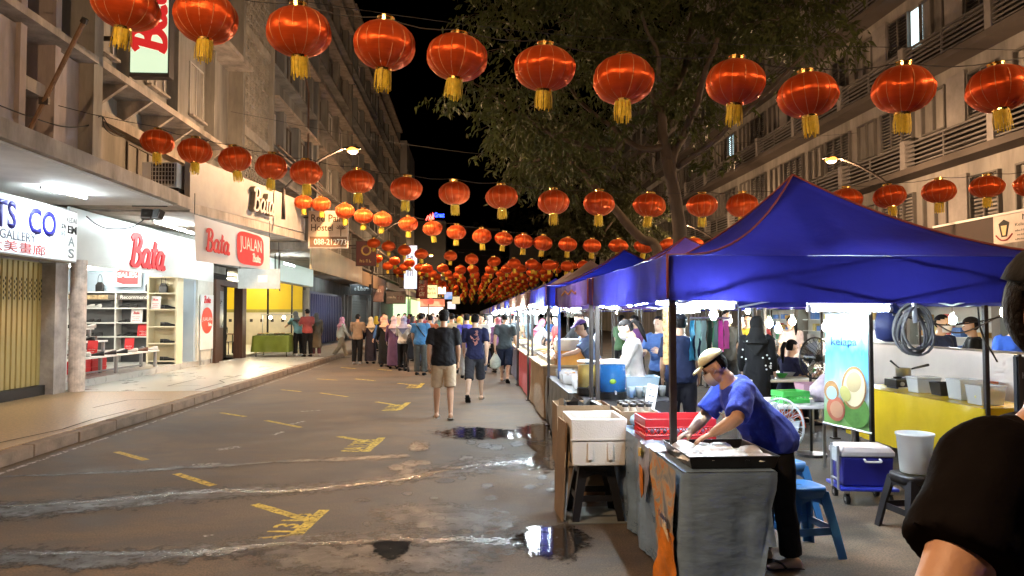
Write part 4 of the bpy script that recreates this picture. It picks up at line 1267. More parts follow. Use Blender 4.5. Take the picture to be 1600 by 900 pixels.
flat_sign('photo_sign', 'brown photo shop sign next to the black sign', 581, 446, 600, 472, 44, M('sign_photo', (.22, .13, .11), .5, 0, .5, 3), (('#4', .5, .7, .7, .2, ink_w),), bracket=False)
flat_sign('crest_sign', 'grey square sign with frame emblem under canopy', 603, 455, 634, 475, 48, M('sign_grey', (.16, .14, .13), .5, 0, .3, 3), (('#2', .72, .55, .3, .5, M('ink_maroon', (.12, .03, .04), .5)), ('#6', .3, .55, .4, .2, ink_w)), bracket=False)
flat_sign('tall_white_sign', 'tall lit white sign high on the left row', 631, 383, 652, 452, 50, EM('lit_white_tall', (.6, .75, 1), .4), (('#2', .5, .4, .5, .2, ink_black), ('#2', .5, .7, .5, .2, ink_black)))
flat_sign('red_vertical_sign', 'dark red vertical sign with pale characters at far left', 650, 424, 668, 466, 52, M('sign_red', (.28, .04, .03), .5), (('\u5927', .5, .82, .5, .17, ink_w), ('\u7f8e', .5, .6, .5, .17, ink_w), ('\u9152', .5, .38, .5, .17, ink_w), ('\u5e97', .5, .16, .5, .17, ink_w)))
flat_sign('yellow_menu_sign', 'yellow lit menu sign over the bright far shop', 661, 445, 684, 466, 56, EM('lit_yellow', (1, .75, .3), .55), (('#5', .5, .75, .7, .2, M('ink_orange', (.5, .1, .02), .5)), ('#6', .5, .4, .8, .2, MATS['ink_orange'])))
for k, (px, py, Y, c) in enumerate(((700, 463, 75, (.6, .85, 1)), (712, 470, 90, (1, 1, .9)), (690, 455, 66, (.9, .9, 1)), (705, 478, 100, (.5, .8, 1)))):
    flat_sign('lit_sign', ('pale blue', 'warm white', 'white', 'small blue')[k] + ' lit shop sign far along left row', px - 6, py - 7, px + 7, py + 5, Y, EM('far_sign_%d' % k, ((.25, .5, 1), (1, .7, .35), (.7, .8, .9), (.2, .5, .9))[k], .32), bracket=False)
rd_s = thing('round_sign', 'red round lit sign by the green shop', 'sign', tuple(AT(673, 471, Y=60)))
MB().tube([(0, 0, 0), (0, .1, 0)], .26, 20).build('disc', EM('lit_red_round', (1, .1, .05), .4), rd_s)
MB().tube([(0, .05, .26), (0, .05, .7)], .02, 6).build('hanger', dark_steel, rd_s)

# green-clothed food table on the pavement
def cloth_box(mb, x0, x1, y0, y1, z0, z1, wav=.02, n=26, seed=0, corner=.06, hem=None):
    """a cloth lying over a table: a top and four hanging sides with folds"""
    per = []
    def seg(a, b, k):
        for i in range(k): per.append(V(a).lerp(V(b), i / k))
    kx = max(4, int((x1 - x0) * n)); ky = max(4, int((y1 - y0) * n))
    seg((x0, y0, 0), (x1, y0, 0), kx); seg((x1, y0, 0), (x1, y1, 0), ky); seg((x1, y1, 0), (x0, y1, 0), kx); seg((x0, y1, 0), (x0, y0, 0), ky)
    c = V(((x0 + x1) / 2, (y0 + y1) / 2, 0))
    rings = []
    rows = 9
    hz = hem or (lambda p: z0)
    for r_ in range(rows):
        t = r_ / (rows - 1)
        ring = []
        for i, p in enumerate(per):
            d = p - c
            nx = V((math.copysign(1, d.x) if abs(abs(d.x) - (x1 - x0) / 2) < .002 else 0, math.copysign(1, d.y) if abs(abs(d.y) - (y1 - y0) / 2) < .002 else 0, 0))
            f = noise.noise(V((p.x * 4 + seed, p.y * 4, t * .8))) * 1.4 + .6 * noise.noise(V((p.x * 11 + seed, p.y * 11, t * 2)))
            zt = z1 + (hz(p) - z1) * t
            ring.append(p + nx * (wav * (t ** .7) * (f + .35) + .004) + UZ * (zt + (-.004 if r_ == 0 else 0)))
        rings.append(ring)
    m_ = len(per)
    mb.loft(list(reversed(rings)), cap=False)
    top = [p + UZ * z1 for p in per]
    mb.add(top + [c + UZ * z1], [(i, (i + 1) % m_, m_) for i in range(m_)])
    return mb
gt = thing('green_cloth_table', 'green clothed food table on pavement before yellow restaurant', 'table', (-7.2, 28, .15)); g0 = gt.location
MB_ = MB(g0)
cloth_box(MB_, -7.9, -6.6, 27.4, 28.6, .32, .92, .05, 12, 3).build('tablecloth', M('cloth_green', (.16, .22, .03), .45, 0, .2, 3, .2, 6), gt, True)
for x in (-7.8, -6.7):
    for yy in (27.5, 28.5): MB(g0).tube([(x, yy, .15), (x, yy, .9)], .02, 6).build('leg', dark_steel, gt)
foodm = [M('food_%d' % i, c, .6, 0, .4, 9) for i, c in enumerate(((.45, .2, .06), (.6, .4, .12), (.5, .45, .3), (.25, .1, .04)))]
for k in range(6):
    t = thing('food_tray', '%s food tray from left on the green cloth table' % ORD[k], 'tray', (-7.75 + k * .2, 27.9, .925))
    MB().loft([[(x * s, y * s, z) for x, y in ((-.09, -.2), (.09, -.2), (.09, .2), (-.09, .2))] for z, s in ((0, .85), (.06, 1))]).build('pan', steel, t)
    m_ = MB()
    for j in range(8): m_.ell((rs_.uniform(-.06, .06), rs_.uniform(-.15, .15), .06), (.04, .04, .03), 6, 4)
    m_.build('food', foodm[k % 4], t, True)
dish = thing('display_cabinet', 'glass food display rack on green cloth table', 'cabinet', (-7.2, 28.3, .92))
for x in (-.6, .6): MB().tube([(x, 0, 0), (x, 0, .75)], .015, 6).build('post', steel, dish)
MB().bx(-.62, .62, -.15, .15, .75, .78).build('roof', steel, dish)
for j, x in enumerate((-.3, .2)):
    MB().ell((x, -.05, .66), (.05, .05, .06), 8, 6).build('bulb', EM('food_bulb', (1, .85, .5), 60), dish, True)
# chairs and tables in the restaurant
def cafe_chair(loc, rz, label):
    t = thing('cafe_chair', label, 'chair', loc, rz)
    m_ = M('chair_black', (.02, .018, .018), .4, .3)
    MB().bx(-.2, .2, -.2, .2, .43, .46).build('seat', m_, t, bevel=.01)
    for x in (-.18, .18):
        for y in (-.18, .18): MB().tube([(x, y, 0), (x, y, .44)], .015, 6).build('leg', m_, t)
    MB().tube(catmull([(-.19, .19, .44), (-.2, .22, .8), (-.1, .24, .95), (.1, .24, .95), (.2, .22, .8), (.19, .19, .44)], 5), .014, 6).build('back_frame', m_, t)
    for x in (-.08, 0, .08): MB().tube([(x, .2, .46), (x, .235, .93)], .009, 5).build('spindle', m_, t)
cafe_chair((-8.9, 27.6, .24), R(80), 'black spindle chair nearest the restaurant doorway')
cafe_chair((-9.6, 29.0, .24), R(-90), 'black spindle chair behind the first restaurant chair')
ct = thing('cafe_table', 'small restaurant table beside black spindle chairs', 'table', (-9.2, 28.6, .24))
MB().bx(-.35, .35, -.35, .35, .7, .74).build('tabletop', M('table_wood', (.3, .16, .07), .4), ct, bevel=.01)
for x in (-.3, .3):
    for y in (-.3, .3): MB().tube([(x, y, 0), (x, y, .7)], .02, 6).build('leg', black_metal, ct)
# lit shop fronts at the far end of the street, both sides
random.seed(55)
for k in range(10):
    y_ = 102 + k * 9
    sx = -1 if k % 2 == 0 else 1
    x = sx * random.uniform(5.5, 7.0) + (0 if sx < 0 else 2.5)
    t = thing('far_shop', '%s lit shop on the %s side at the street end' % (ORD[k // 2], ('left', 'right')[k % 2]), 'shop', (x, y_, 0)); o = t.location
    MB(o).bx(x - 2.2, x + 2.2, y_, y_ + 4, 0, 9 + random.uniform(0, 6)).build('wall', dkw, t)
    MB(o).bx(x - 1.9, x + 1.9, y_ - .06, y_ - .01, .3, 2.8).build('lit_opening', EM('far_open_%d' % (k % 3), ((1, .95, .8), (.8, .95, 1), (1, .8, .5))[k % 3], .6), t)
    MB(o).bx(x - 2.1, x + 2.1, y_ - .3, y_ - .1, 2.9, 3.9).build('sign_band', EM('far_band_%d' % (k % 4), ((1, .2, .1), (.3, .5, 1), (1, .8, .3), (.9, 1, 1))[k % 4], .35), t)
    MB(o).bx(x - 2.3, x + 2.3, y_ - 1.2, y_, 4.0, 4.2).build('canopy', dirty_white, t)
# ================================================================== street lamps
lens_m = EM('sodium_lens', (1, .34, .035), 1.3)
def street_lamp(label, base, elbow, head, power=LAMP_W, grp='sodium street lamps'):
    t = thing('street_lamp', label, 'street lamp', base, 0, grp); o = t.location
    base, elbow, head = V(base), V(elbow), V(head)
    MB(o).tube([base, elbow], [.06, .045], 10).build('post', dark_steel, t, True)
    MB(o).tube(catmull([elbow - UZ * .05, elbow.lerp(head, .3) + UZ * .12, elbow.lerp(head, .7) + UZ * .1, head], 6), [.035] * 19, 8).build('arm', dark_steel, t, True)
    d = (head - elbow); d.z = 0; d.normalize()
    e = head + d * .55
    rings = []
    s = d.cross(UZ)
    for f, w_, h_ in ((0, .04, .04), (.12, .10, .06), (.35, .13, .08), (.52, .08, .05), (.56, .02, .02)):
        c = head + d * f
        rings.append([c + s * (math.cos(a) * w_) + UZ * (max(0, math.sin(a)) * h_ + .01) - UZ * (.012 if math.sin(a) < 0 else 0) for a in [2 * PI * j / 12 for j in range(12)]])
    MB(o).loft(rings).build('head', M('lamp_head', (.025, .024, .022), .6, .0), t, True)
    MB(o).ell(head + d * .3 - UZ * .03, (.17, .17, .10), 12, 6).build('lens', lens_m, t, True)
    ld = bpy.data.lights.new('sodium_light', 'POINT')
    ld.energy = power; ld.color = SODIUM; ld.shadow_soft_size = .12
    lo = bpy.data.objects.new('sodium_light', ld); C.objects.link(lo)
    lo.parent = t; lo.location = head + d * .3 - UZ * .16 - o
    return t
LX = -3.4
for k, (Y, zb, lab) in enumerate(((1.2, .15, 'sodium street lamp overhead at the near left kerb'), (21.4, 4.4, 'nearest visible sodium street lamp on the left canopy'),
                                  (40.7, .15, 'second sodium street lamp along the left row'), (64, .15, 'third sodium street lamp along the left row'), (95, .15, 'farthest small sodium lamp along left row'))):
    z = 6.45 if k < 2 else 6.9
    street_lamp(lab, (-5.35, Y, zb), (-5.35, Y, z - 1.15), (LX - .3, Y, z), LAMP_W * (1.0 if k else .8))
for k, (p, lab) in enumerate((((10.2, 5.0, 6.3), 'sodium street lamp out over the near right stalls'), (tuple(AT(1296, 248, Y=20.7)), 'right sodium street lamp against the apartment block'),
                              (tuple(AT(1063, 352, Y=36.4)), 'small sodium street lamp above the purple tent'))):
    street_lamp(lab, (p[0] + 2.0, p[1], 0), (p[0] + 2.0, p[1], p[2] - .95), (p[0] + .35, p[1], p[2]), LAMP_W * .72)

# ================================================================== lanterns
def satin():
    m, nt, b = _nodes('lantern_satin')
    N, L = nt.nodes, nt.links
    tc = N.new('ShaderNodeTexCoord')
    oi = N.new('ShaderNodeObjectInfo')
    n1 = N.new('ShaderNodeTexNoise'); n1.inputs['Scale'].default_value = 5; n1.inputs['Detail'].default_value = 4
    mp = N.new('ShaderNodeMapping'); mp.inputs['Scale'].default_value = (1, 1, 14)
    L.new(tc.outputs['Object'], mp.inputs['Vector']); L.new(mp.outputs['Vector'], n1.inputs['Vector'])
    cr = N.new('ShaderNodeValToRGB')
    cr.color_ramp.elements[0].color = (.66, .075, .016, 1); cr.color_ramp.elements[1].color = (.90, .15, .03, 1)
    L.new(n1.outputs['Fac'], cr.inputs['Fac'])
    L.new(cr.outputs['Color'], b.inputs['Base Color'])
    b.inputs['Roughness'].default_value = .40
    b.inputs['Specular IOR Level'].default_value = .6
    b.inputs['Specular Tint'].default_value = (1, .55, .25, 1)
    b.inputs['Anisotropic'].default_value = .88
    b.inputs['Anisotropic Rotation'].default_value = 0
    tg = N.new('ShaderNodeTangent'); tg.direction_type = 'RADIAL'; tg.axis = 'Z'; L.new(tg.outputs[0], b.inputs['Tangent'])
    b.inputs['Metallic'].default_value = .5
    b.inputs['Sheen Weight'].default_value = .3
    b.inputs['Sheen Tint'].default_value = (1, .4, .2, 1)
    bp = N.new('ShaderNodeBump'); bp.inputs['Strength'].default_value = .12; bp.inputs['Distance'].default_value = .01
    L.new(n1.outputs['Fac'], bp.inputs['Height']); L.new(bp.outputs['Normal'], b.inputs['Normal'])
    tr = N.new('ShaderNodeBsdfTranslucent'); tr.inputs['Color'].default_value = (.8, .05, .012, 1)
    mx = N.new('ShaderNodeMixShader'); mx.inputs['Fac'].default_value = .22
    L.new(b.outputs[0], mx.inputs[1]); L.new(tr.outputs[0], mx.inputs[2]); L.new(mx.outputs[0], N['Material Output'].inputs['Surface'])
    return m
satin_m = satin()
rib_m = M('lantern_rib', (.85, .38, .15), .4, .2)
fringe_m = M('lantern_fringe', (.78, .56, .05), .6, 0, .3, 30, trans=.2)
LR, LH = .305, .222       # half width and half height of a lantern body
def lantern_meshes(hi=True, seed=0):
    rg = random.Random(seed)
    g = 14
    sub = 5 if hi else 2
    n = g * sub
    nv = 14 if hi else 8
    rings = []
    ph = rg.uniform(0, 6)
    for i in range(nv + 1):
        t = -1.33 + 2.66 * i / nv
        ring = []
        for j in range(n):
            a = 2 * PI * j / n
            fr = (j % sub) / sub
            bulge = 1 - .045 * (abs(2 * fr - 1) ** 2) * math.cos(t)
            dent = 1 + .05 * noise.noise(V((math.cos(a) * 2 + ph, math.sin(a) * 2, t * 2)))
            r = LR * math.cos(t) ** .92 * bulge * dent
            ring.append((r * math.cos(a), r * math.sin(a), LH * math.sin(t) * 1.02))
        rings.append(ring)
    body = MB().loft(rings).mesh('body', True)
    body.materials.append(satin_m)
    rb = MB()
    if hi:
        for k in range(g):
            a = 2 * PI * k / g
            pts = []
            for i in range(13):
                t = -1.33 + 2.66 * i / 12
                r = LR * math.cos(t) ** .92 * .962 + .0015
                pts.append((r * math.cos(a), r * math.sin(a), LH * math.sin(t) * 1.02))
            rb.tube(pts, .0028, 4, False)
    ribs = rb.mesh('ribs'); ribs.materials.append(rib_m)
    cap = MB()
    zt = LH * .985
    cap.lathe([(.088, zt - .012), (.092, zt), (.078, zt + .005), (.078, zt + .036), (.086, zt + .04), (.086, zt + .046), (.02, zt + .046)], 18)
    capm = cap.mesh('top_cap', False); capm.materials.append(chrome)
    ring = MB()
    ring.lathe([(.075, -zt + .012), (.082, -zt), (.078, -zt - .03), (.06, -zt - .03)], 18)
    ringm = ring.mesh('bottom_ring'); ringm.materials.append(chrome)
    fr = MB()
    nf = 30 if hi else 12
    for k in range(nf):
        a = 2 * PI * k / nf + rg.uniform(-.06, .06)
        r0, r1 = .078, .082 + rg.uniform(-.012, .014)
        w_ = (.0075 if hi else .016)
        L_ = .18 + rg.uniform(-.025, .02)
        z0 = -zt - .02
        t_ = V((-math.sin(a), math.cos(a), 0)) * w_
        p0 = V((r0 * math.cos(a), r0 * math.sin(a), z0)); p1 = V((r1 * math.cos(a), r1 * math.sin(a), z0 - L_ * .5)); p2 = V(((r1 + rg.uniform(-.01, .01)) * math.cos(a), (r1 + rg.uniform(-.01, .01)) * math.sin(a), z0 - L_))
        fr.add([p0 - t_, p0 + t_, p1 + t_, p1 - t_, p2 + t_ * .8, p2 - t_ * .8], [(0, 1, 2, 3), (3, 2, 4, 5)])
    frm = fr.mesh('fringe'); frm.materials.append(fringe_m)
    return body, ribs, capm, ringm, frm
LHI = [lantern_meshes(True, s) for s in range(4)]
LLO = lantern_meshes(False, 9)
lcount = 0
def lantern(loc, label, group, hi=True, sc=1., tilt=None):
    global lcount
    t = thing('paper_lantern' if False else 'red_lantern', label, 'lantern', loc, lcount * 1.7, group)
    t.rotation_euler = (random.gauss(0, .07), random.gauss(0, .08), lcount * 1.7)
    t.scale = (sc * random.uniform(.96, 1.04), sc * random.uniform(.96, 1.04), sc * random.uniform(.94, 1.05))
    ms = LHI[lcount % 4] if hi else LLO
    for nm, me in zip(('body', 'ribs', 'top_cap', 'bottom_ring', 'fringe'), ms):
        if nm == 'ribs' and not hi: continue
        if nm == 'ribs': link(nm, me, bod)
        else:
            c = link(nm, me, t)
            if nm == 'body': bod = c
    lcount += 1
    return t
def string(pts, label, r=.006):
    pts = [V(p) for p in pts]
    o = MB(pts[0]).tube(pts, r, 5).build('lantern_wire', cable_mat)
    o.location = pts[0]
    return tag(o, label, 'wire', 'wires carrying the lanterns')
def row(pix, Y, label, group, wpx, wlabel, ends, hi=True, slope=0.):
    top = []
    for k, q in enumerate(pix):
        px, py = q[:2]
        y = q[2] if len(q) > 2 else Y
        p = AT(px, py, Y=y)
        lantern(p, label % ORD[k], group, hi)
        top.append(p + UZ * (LH + .06))
    a, b = V(ends[0]), V(ends[1])
    pts = [a]
    for p in top: pts += [p]
    pts.append(b)
    out = []
    for p, q in zip(pts, pts[1:]):
        for i in range(4):
            t = i / 4
            out.append(p.lerp(q, t) - UZ * (.05 * math.sin(PI * t)))
    out.append(b)
    string(out, wlabel)
S1 = [(197, 10), (322, 28), (467, 50), (601, 71), (714, 90), (851, 107), (974, 125), (1149, 129), (1262, 149), (1411, 140), (1560, 139)]
row(S1, 7.2, 'large red lantern, %s from left on nearest string', 'lanterns on the nearest string', 95, 'wire of the nearest row of large lanterns',
    ((-7.7, 7.2, 7.4), (12.0, 7.6, 5.6)))
S2 = [(246, 222), (305, 236), (367, 249), (424, 261), (478, 270), (559, 284), (635, 295), (710, 302), (784, 308), (865, 316), (936, 318), (1015, 321), (1097, 321), (1160, 321), (1322, 312), (1390, 307), (1467, 299), (1542, 292), (1612, 288)]
row(S2, 14.0, 'red lantern, %s from left on the second string', 'lanterns on the second string', 50, 'wire of the second row of lanterns', ((-8.2, 14.0, 5.7), (14.2, 14.0, 5.3)))
S3 = [(474, 316), (502, 319), (539, 330), (568, 338), (598, 343), (638, 350), (676, 357), (713, 363), (753, 369), (787, 373), (818, 377), (848, 380), (887, 382), (925, 384), (966, 384), (1006, 385), (1045, 384), (1084, 382)]
row(S3, 23.5, 'small red lantern, %s from left on the third string', 'lanterns on the third string', 30, 'wire of the third row of lanterns', ((-7.6, 23.5, 5.8), (12.5, 23.5, 4.6)))
S4 = [(584, 380), (607, 385), (632, 391), (658, 397), (704, 400), (737, 405), (772, 409), (803, 412), (831, 413), (858, 414), (886, 416), (912, 415)]
row(S4, 33, 'small red lantern, %s from left on the fourth string', 'lanterns on the fourth string', 20, 'wire of the fourth row of lanterns', ((-7.4, 33, 4.9), (6.5, 33, 4.2)), False)
random.seed(21)
yy = 40.5
fs_ = 0
far = 0
while yy < 165:
    n_ = 13 if yy < 90 else 9
    for k in range(n_):
        x = -5.0 + 10.5 * k / (n_ - 1) + random.uniform(-.15, .15)
        z = 4.5 - .32 * math.sin(PI * (k + .5) / n_) + (.25 if k < 3 else 0) + random.uniform(-.06, .06)
        lantern((x, yy + random.uniform(-.1, .1), z), ('tiny red lantern, %s from left on the %s string' % (ORD[k], ORD[fs_ + 4])) if fs_ < 4 else 'tiny red lantern crowded among the far strings down the street', 'lanterns on the far strings', False, 1.05)
        far += 1
    string([(-7.4, yy, 5.2)] + [(-5.0 + 10.5 * k / 12, yy, 4.78 - .3 * math.sin(PI * (k + .5) / 13)) for k in range(13)] + [(7.5, yy, 5.0)], 'thin wire of the %s row of lanterns' % ORD[min(fs_ + 4, 19)])
    fs_ += 1
    yy += 5.2 if yy < 76 else 7.5
# plain wires over the street
wire('thin wire with clips high over the street left', [(-7.6, 11, 7.1), (-3, 11.4, 6.55), (2, 11.6, 6.1), (8, 12, 6.2), (14.2, 12.5, 6.4)], .006, None, 'cable', 'cable', 5)
wire('thin bare wire across the dark sky', [(-7.7, 24, 8.2), (-2, 24, 7.2), (3, 24, 6.9), (13, 24, 7.8)], .006, None, 'cable', 'cable', 5)

# ================================================================== trees
leaf_m = M('leaf', (.050, .062, .018), .55, 0, .5, 1.2, 0, 40, .3, trans=.3)
leaf_m2 = M('leaf_dark', (.034, .040, .013), .6, 0, .5, 1.2, 0, 40, .3, trans=.3)
bark = M('bark', (.075, .055, .038), .9, 0, .35, 5, .6, 18, stretch=(1, 1, .3))
def tree(label, base, limbs, clumps, leaves, lsize, seed, lm, twigs=True):
    rg = random.Random(seed)
    t = thing('street_tree', label, 'tree', base); o = t.location
    mb = MB(o)
    for pts, r0, r1 in limbs:
        ps = catmull(pts, 6)
        n = len(ps)
        mb.tube([p + V((noise.noise(p * 1.3), noise.noise(p * 1.3 + V((9, 0, 0))), 0)) * .08 for p in ps], [r0 + (r1 - r0) * i / (n - 1) for i in range(n)], 9)
    tot = sum(c[1] ** 2 for c in clumps)
    vs, fs = [], []
    tw = MB(o)
    for c, r, sq in clumps:
        c = V(c)
        nl = max(20, int(leaves * r * r / tot))
        nt_ = max(3, nl // 16)
        for k in range(nt_):
            d = V((rg.gauss(0, 1), rg.gauss(0, 1), rg.gauss(0, 1))).normalized()
            p = c + V((d.x * r, d.y * r, d.z * r * sq)) * rg.random() ** .45
            # drooping twig
            out = V((d.x, d.y, rg.uniform(-.5, .2))).normalized()
            L_ = rg.uniform(.5, 1.0) * min(1, r)
            if twigs and k % 3 == 0:
                tw.tube([p, p + out * L_ * .5, p + out * L_ * .8 - UZ * .2 * L_], [.012, .008, .004], 4, False)
            for j in range(16):
                f = rg.random()
                q = p + out * (L_ * f) - UZ * (.35 * L_ * f * f) + V((rg.gauss(0, .06), rg.gauss(0, .06), rg.gauss(0, .05)))
                ld = (out * .5 + V((rg.gauss(0, .6), rg.gauss(0, .6), rg.gauss(-.75, .4)))).normalized()
                sd = ld.cross(V((rg.gauss(0, 1), rg.gauss(0, 1), rg.gauss(0, 1)))).normalized()
                s_ = lsize * rg.uniform(.6, 1.3)
                i0 = len(vs)
                up_ = ld.cross(sd) * (s_ * .06)
                vs += [q - o, q + ld * s_ * .45 + sd * s_ * .17 + up_ - o, q + ld * s_ - o, q + ld * s_ * .45 - sd * s_ * .17 + up_ - o]
                fs += [(i0, i0 + 1, i0 + 2), (i0, i0 + 2, i0 + 3)]
    tk = mb.build('trunk', bark, t, True)
    if twigs: tw.build('twigs', bark, tk)['kind'] = 'stuff'
    me = bpy.data.meshes.new('crown'); me.from_pydata([tuple(v) for v in vs], [], fs); me.update()
    me.materials.append(lm)
    cr = link('crown', me, t)
    return t
TY = 17.5
def tp(px, py, dy=0): return AT(px, py, Y=TY + dy)
b_ = AT(1062, 500, Y=TY); b_.z = 0
lim = [([b_, tp(1060, 400), tp(1058, 330), tp(1048, 280), tp(1040, 245)], .19, .13),
       ([tp(1048, 285), tp(1052, 240), tp(1075, 200), tp(1090, 150, -1), tp(1120, 60, -2)], .13, .05),
       ([tp(1042, 250), tp(1035, 200), tp(1040, 160), tp(1070, 110, 1), tp(1080, 20, 2)], .14, .05),
       ([tp(1038, 230), tp(1000, 232), tp(960, 200, .5), tp(900, 150, 1), tp(850, 60, 1.5)], .09, .03),
       ([tp(1038, 190), tp(1020, 150), tp(1025, 90, -1), tp(1000, 20, -2)], .08, .03),
       ([tp(1060, 260), tp(1120, 215, -1), tp(1190, 150, -2), tp(1260, 80, -2.5)], .08, .03),
       ([tp(960, 235), tp(905, 225), tp(860, 210), tp(800, 170), tp(740, 130)], .07, .02)]
cl = []
rg = random.Random(4)
def cmany(region, n, r0, r1, dy0, dy1):
    for _ in range(n):
        px = rg.uniform(region[0], region[2]); py = rg.uniform(region[1], region[3])
        cl.append((tp(px, py, rg.uniform(dy0, dy1)), rg.uniform(r0, r1), .7))
cmany((860, -120, 1180, 60), 26, .9, 1.4, -2.5, 4)
cmany((760, -40, 1000, 180), 22, .8, 1.2, -1.5, 3)
cmany((790, 170, 1000, 260), 12, .6, .95, 0, 3)
cmany((1000, 50, 1130, 200), 10, .6, 1.0, -1, 3)
cmany((1120, -60, 1290, 60), 12, .7, 1.0, -3, 2)
for px, py, r in ((705, 150, .5), (735, 130, .6), (760, 160, .55), (690, 165, .35), (745, 60, .6), (770, 30, .8), (800, 120, .8), (790, 190, .5), (840, 250, .6), (815, 280, .45), (1270, 70, .7), (1320, 75, .45), (1310, 30, .55), (1240, 120, .5),
                  (1110, 255, .3), (1150, 255, .3), (1080, 170, .5), (1100, 110, .6), (1150, 110, .5), (1180, 60, .7)):
    cl.append((tp(px, py, rg.uniform(-.5, 1.5)), r, .75))
tree('large forked street tree rising behind the near blue tent', b_, lim, cl, 28000, .20, 5, leaf_m)
# leaning tree behind
TY = 22
b2 = AT(1035, 500, Y=TY); b2.z = 0
lim = [([b2, tp(1030, 400), tp(1000, 370), tp(950, 318), tp(905, 262), tp(880, 235)], .17, .09), ([tp(905, 262), tp(870, 200, 1), tp(860, 130, 2)], .1, .04), ([tp(890, 245), tp(840, 250), tp(800, 262)], .07, .02)]
cl = []
cmany((800, 180, 960, 290), 16, .7, 1.1, 0, 4)
cmany((880, 300, 1020, 372), 10, .8, 1.2, 14, 18)
tree('leaning street tree with slanted trunk behind the lanterns', b2, lim, cl, 11000, .22, 6, leaf_m2)
TY = 38
b3 = AT(925, 500, Y=TY); b3.z = 0
lim = [([b3, tp(925, 420), tp(930, 380)], .25, .12), ([tp(928, 400), tp(940, 370), tp(960, 340)], .12, .04)]
cl = []
cmany((890, 320, 1010, 385), 18, 1.0, 1.7, 0, 8)
tree('dark bushy tree far down the street over the tents', b3, lim, cl, 9000, .32, 8, leaf_m2)
TY = 172
b4 = AT(800, 495, Y=TY); b4.z = 0
lim = [([b4, tp(800, 440), tp(805, 410)], .5, .3)]
cl = []
cmany((745, 340, 900, 450), 34, 4.0, 6.5, -4, 8)
tree('farthest dark tree above the end of the market', b4, lim, cl, 9000, 1.1, 9, leaf_m2, False)
TY = 24
b5 = AT(1190, 500, Y=TY); b5.z = 0
# ================================================================== people
SKIN = {'tan': M('skin_tan', (.42, .24, .15), .5, 0, .08, 5, .1, 60), 'light': M('skin_light', (.55, .35, .24), .5, 0, .08, 5, .1, 60), 'brown': M('skin_brown', (.30, .16, .09), .5, 0, .08, 5, .1, 60)}
HAIR = M('hair_black', (.006, .005, .005), .75, 0, .3, 30, .5, 90, .15)
def rotx(a): return Matrix.Rotation(a, 3, 'X')
POSES = {
    'stand': dict(),
    'walk': dict(hip=(22, -16), knee=(6, 22), arm=(-18, 20), elbow=(14, 16)),
    'walk2': dict(hip=(-18, 20), knee=(26, 5), arm=(20, -16), elbow=(18, 12)),
    'stroll': dict(hip=(9, -9), knee=(4, 12), arm=(-8, 9), elbow=(12, 14)),
    'hold': dict(arm=(22, 18), elbow=(78, 70), inw=.35, hip=(2, -3)),
    'reach': dict(arm=(48, 40), elbow=(28, 34), lean=22, inw=.15),
    'lean': dict(arm=(50, 36), elbow=(40, 50), lean=14, inw=.3, hp=18),
    'sit': dict(hip=(86, 84), knee=(86, 84), arm=(30, 34), elbow=(60, 66), inw=.3, lean=8),
    'work': dict(arm=(26, 22), elbow=(62, 66), inw=.3, hip=(2, -3), lean=6, hp=26),
    'side': dict(arm=(6, 8), elbow=(20, 22), hip=(4, -4)),
}
PCACHE = {}
def skeleton(P):
    """joint positions in metres for a person 1.70 m tall facing +Y, before placing on the ground"""
    J = {}
    lean = R(P.get('lean', 3)); hipz = .90
    def spine(p):
        p = V(p)
        f = min(1, max(0, (p.z - hipz + .05) / .3))
        q = p - V((0, 0, hipz))
        return V((0, 0, hipz)) + rotx(-lean * f) @ q
    J['spine'] = spine
    hy, hp = R(P.get('hy', 0)), R(P.get('hp', 4))
    neck = spine((0, -.01, 1.47))
    HR = Matrix.Rotation(hy, 3, 'Z') @ rotx(-hp - lean * .6)
    J['neck'] = neck; J['HR'] = HR
    J['head'] = neck + HR @ V((0, .02, .125))
    arm, elb = P.get('arm', (2, 3)), P.get('elbow', (10, 12))
    ab = P.get('abd', (9, 9)); inw = P.get('inw', .05)
    for i, s in enumerate((-1, 1)):
        sh = spine((s * .185, -.01, 1.385))
        a, b = R(arm[i]), R(ab[i])
        d1 = V((s * math.sin(b), math.sin(a) * math.cos(b), -math.cos(a) * math.cos(b)))
        el = sh + d1 * .285
        a2 = a + R(elb[i])
        d2 = V((s * math.sin(b) * .4 - s * inw, math.sin(a2), -math.cos(a2))).normalized()
        if ('hand%d' % i) in P:
            tgt = V(P['hand%d' % i]); hint = V(P.get('hint%d' % i, (s * .5, -.4, -.6)))
            dv = tgt - sh; D = min(dv.length, .53); dv.normalize()
            la, lb = .285, .255
            ca = (la * la + D * D - lb * lb) / (2 * la * D)
            hn = (hint - dv * hint.dot(dv)).normalized()
            el = sh + dv * (la * ca) + hn * (la * math.sqrt(max(0, 1 - ca * ca)))
            d2 = (sh + dv * D - el).normalized()
        J['sh%d' % i], J['el%d' % i] = sh, el
        J['wr%d' % i] = el + d2 * .25
        J['hd%d' % i] = d2
    hip, kn = P.get('hip', (2, -2)), P.get('knee', (4, 3)); sp = P.get('spread', .03)
    for i, s in enumerate((-1, 1)):
        h = V((s * .092, 0, .88))
        a = R(hip[i]); d = V((s * sp, math.sin(a), -math.cos(a))).normalized()
        k = h + d * .41
        a2 = a - R(kn[i]); d = V((s * sp * .5, math.sin(a2), -math.cos(a2))).normalized()
        J['hip%d' % i], J['kn%d' % i], J['an%d' % i] = h, k, k + d * .40
        J['fa%d' % i] = min(0., a2 + .1) if a2 < -.15 else 0.
    J['dz'] = min(J['an0'].z, J['an1'].z) - .075
    return J
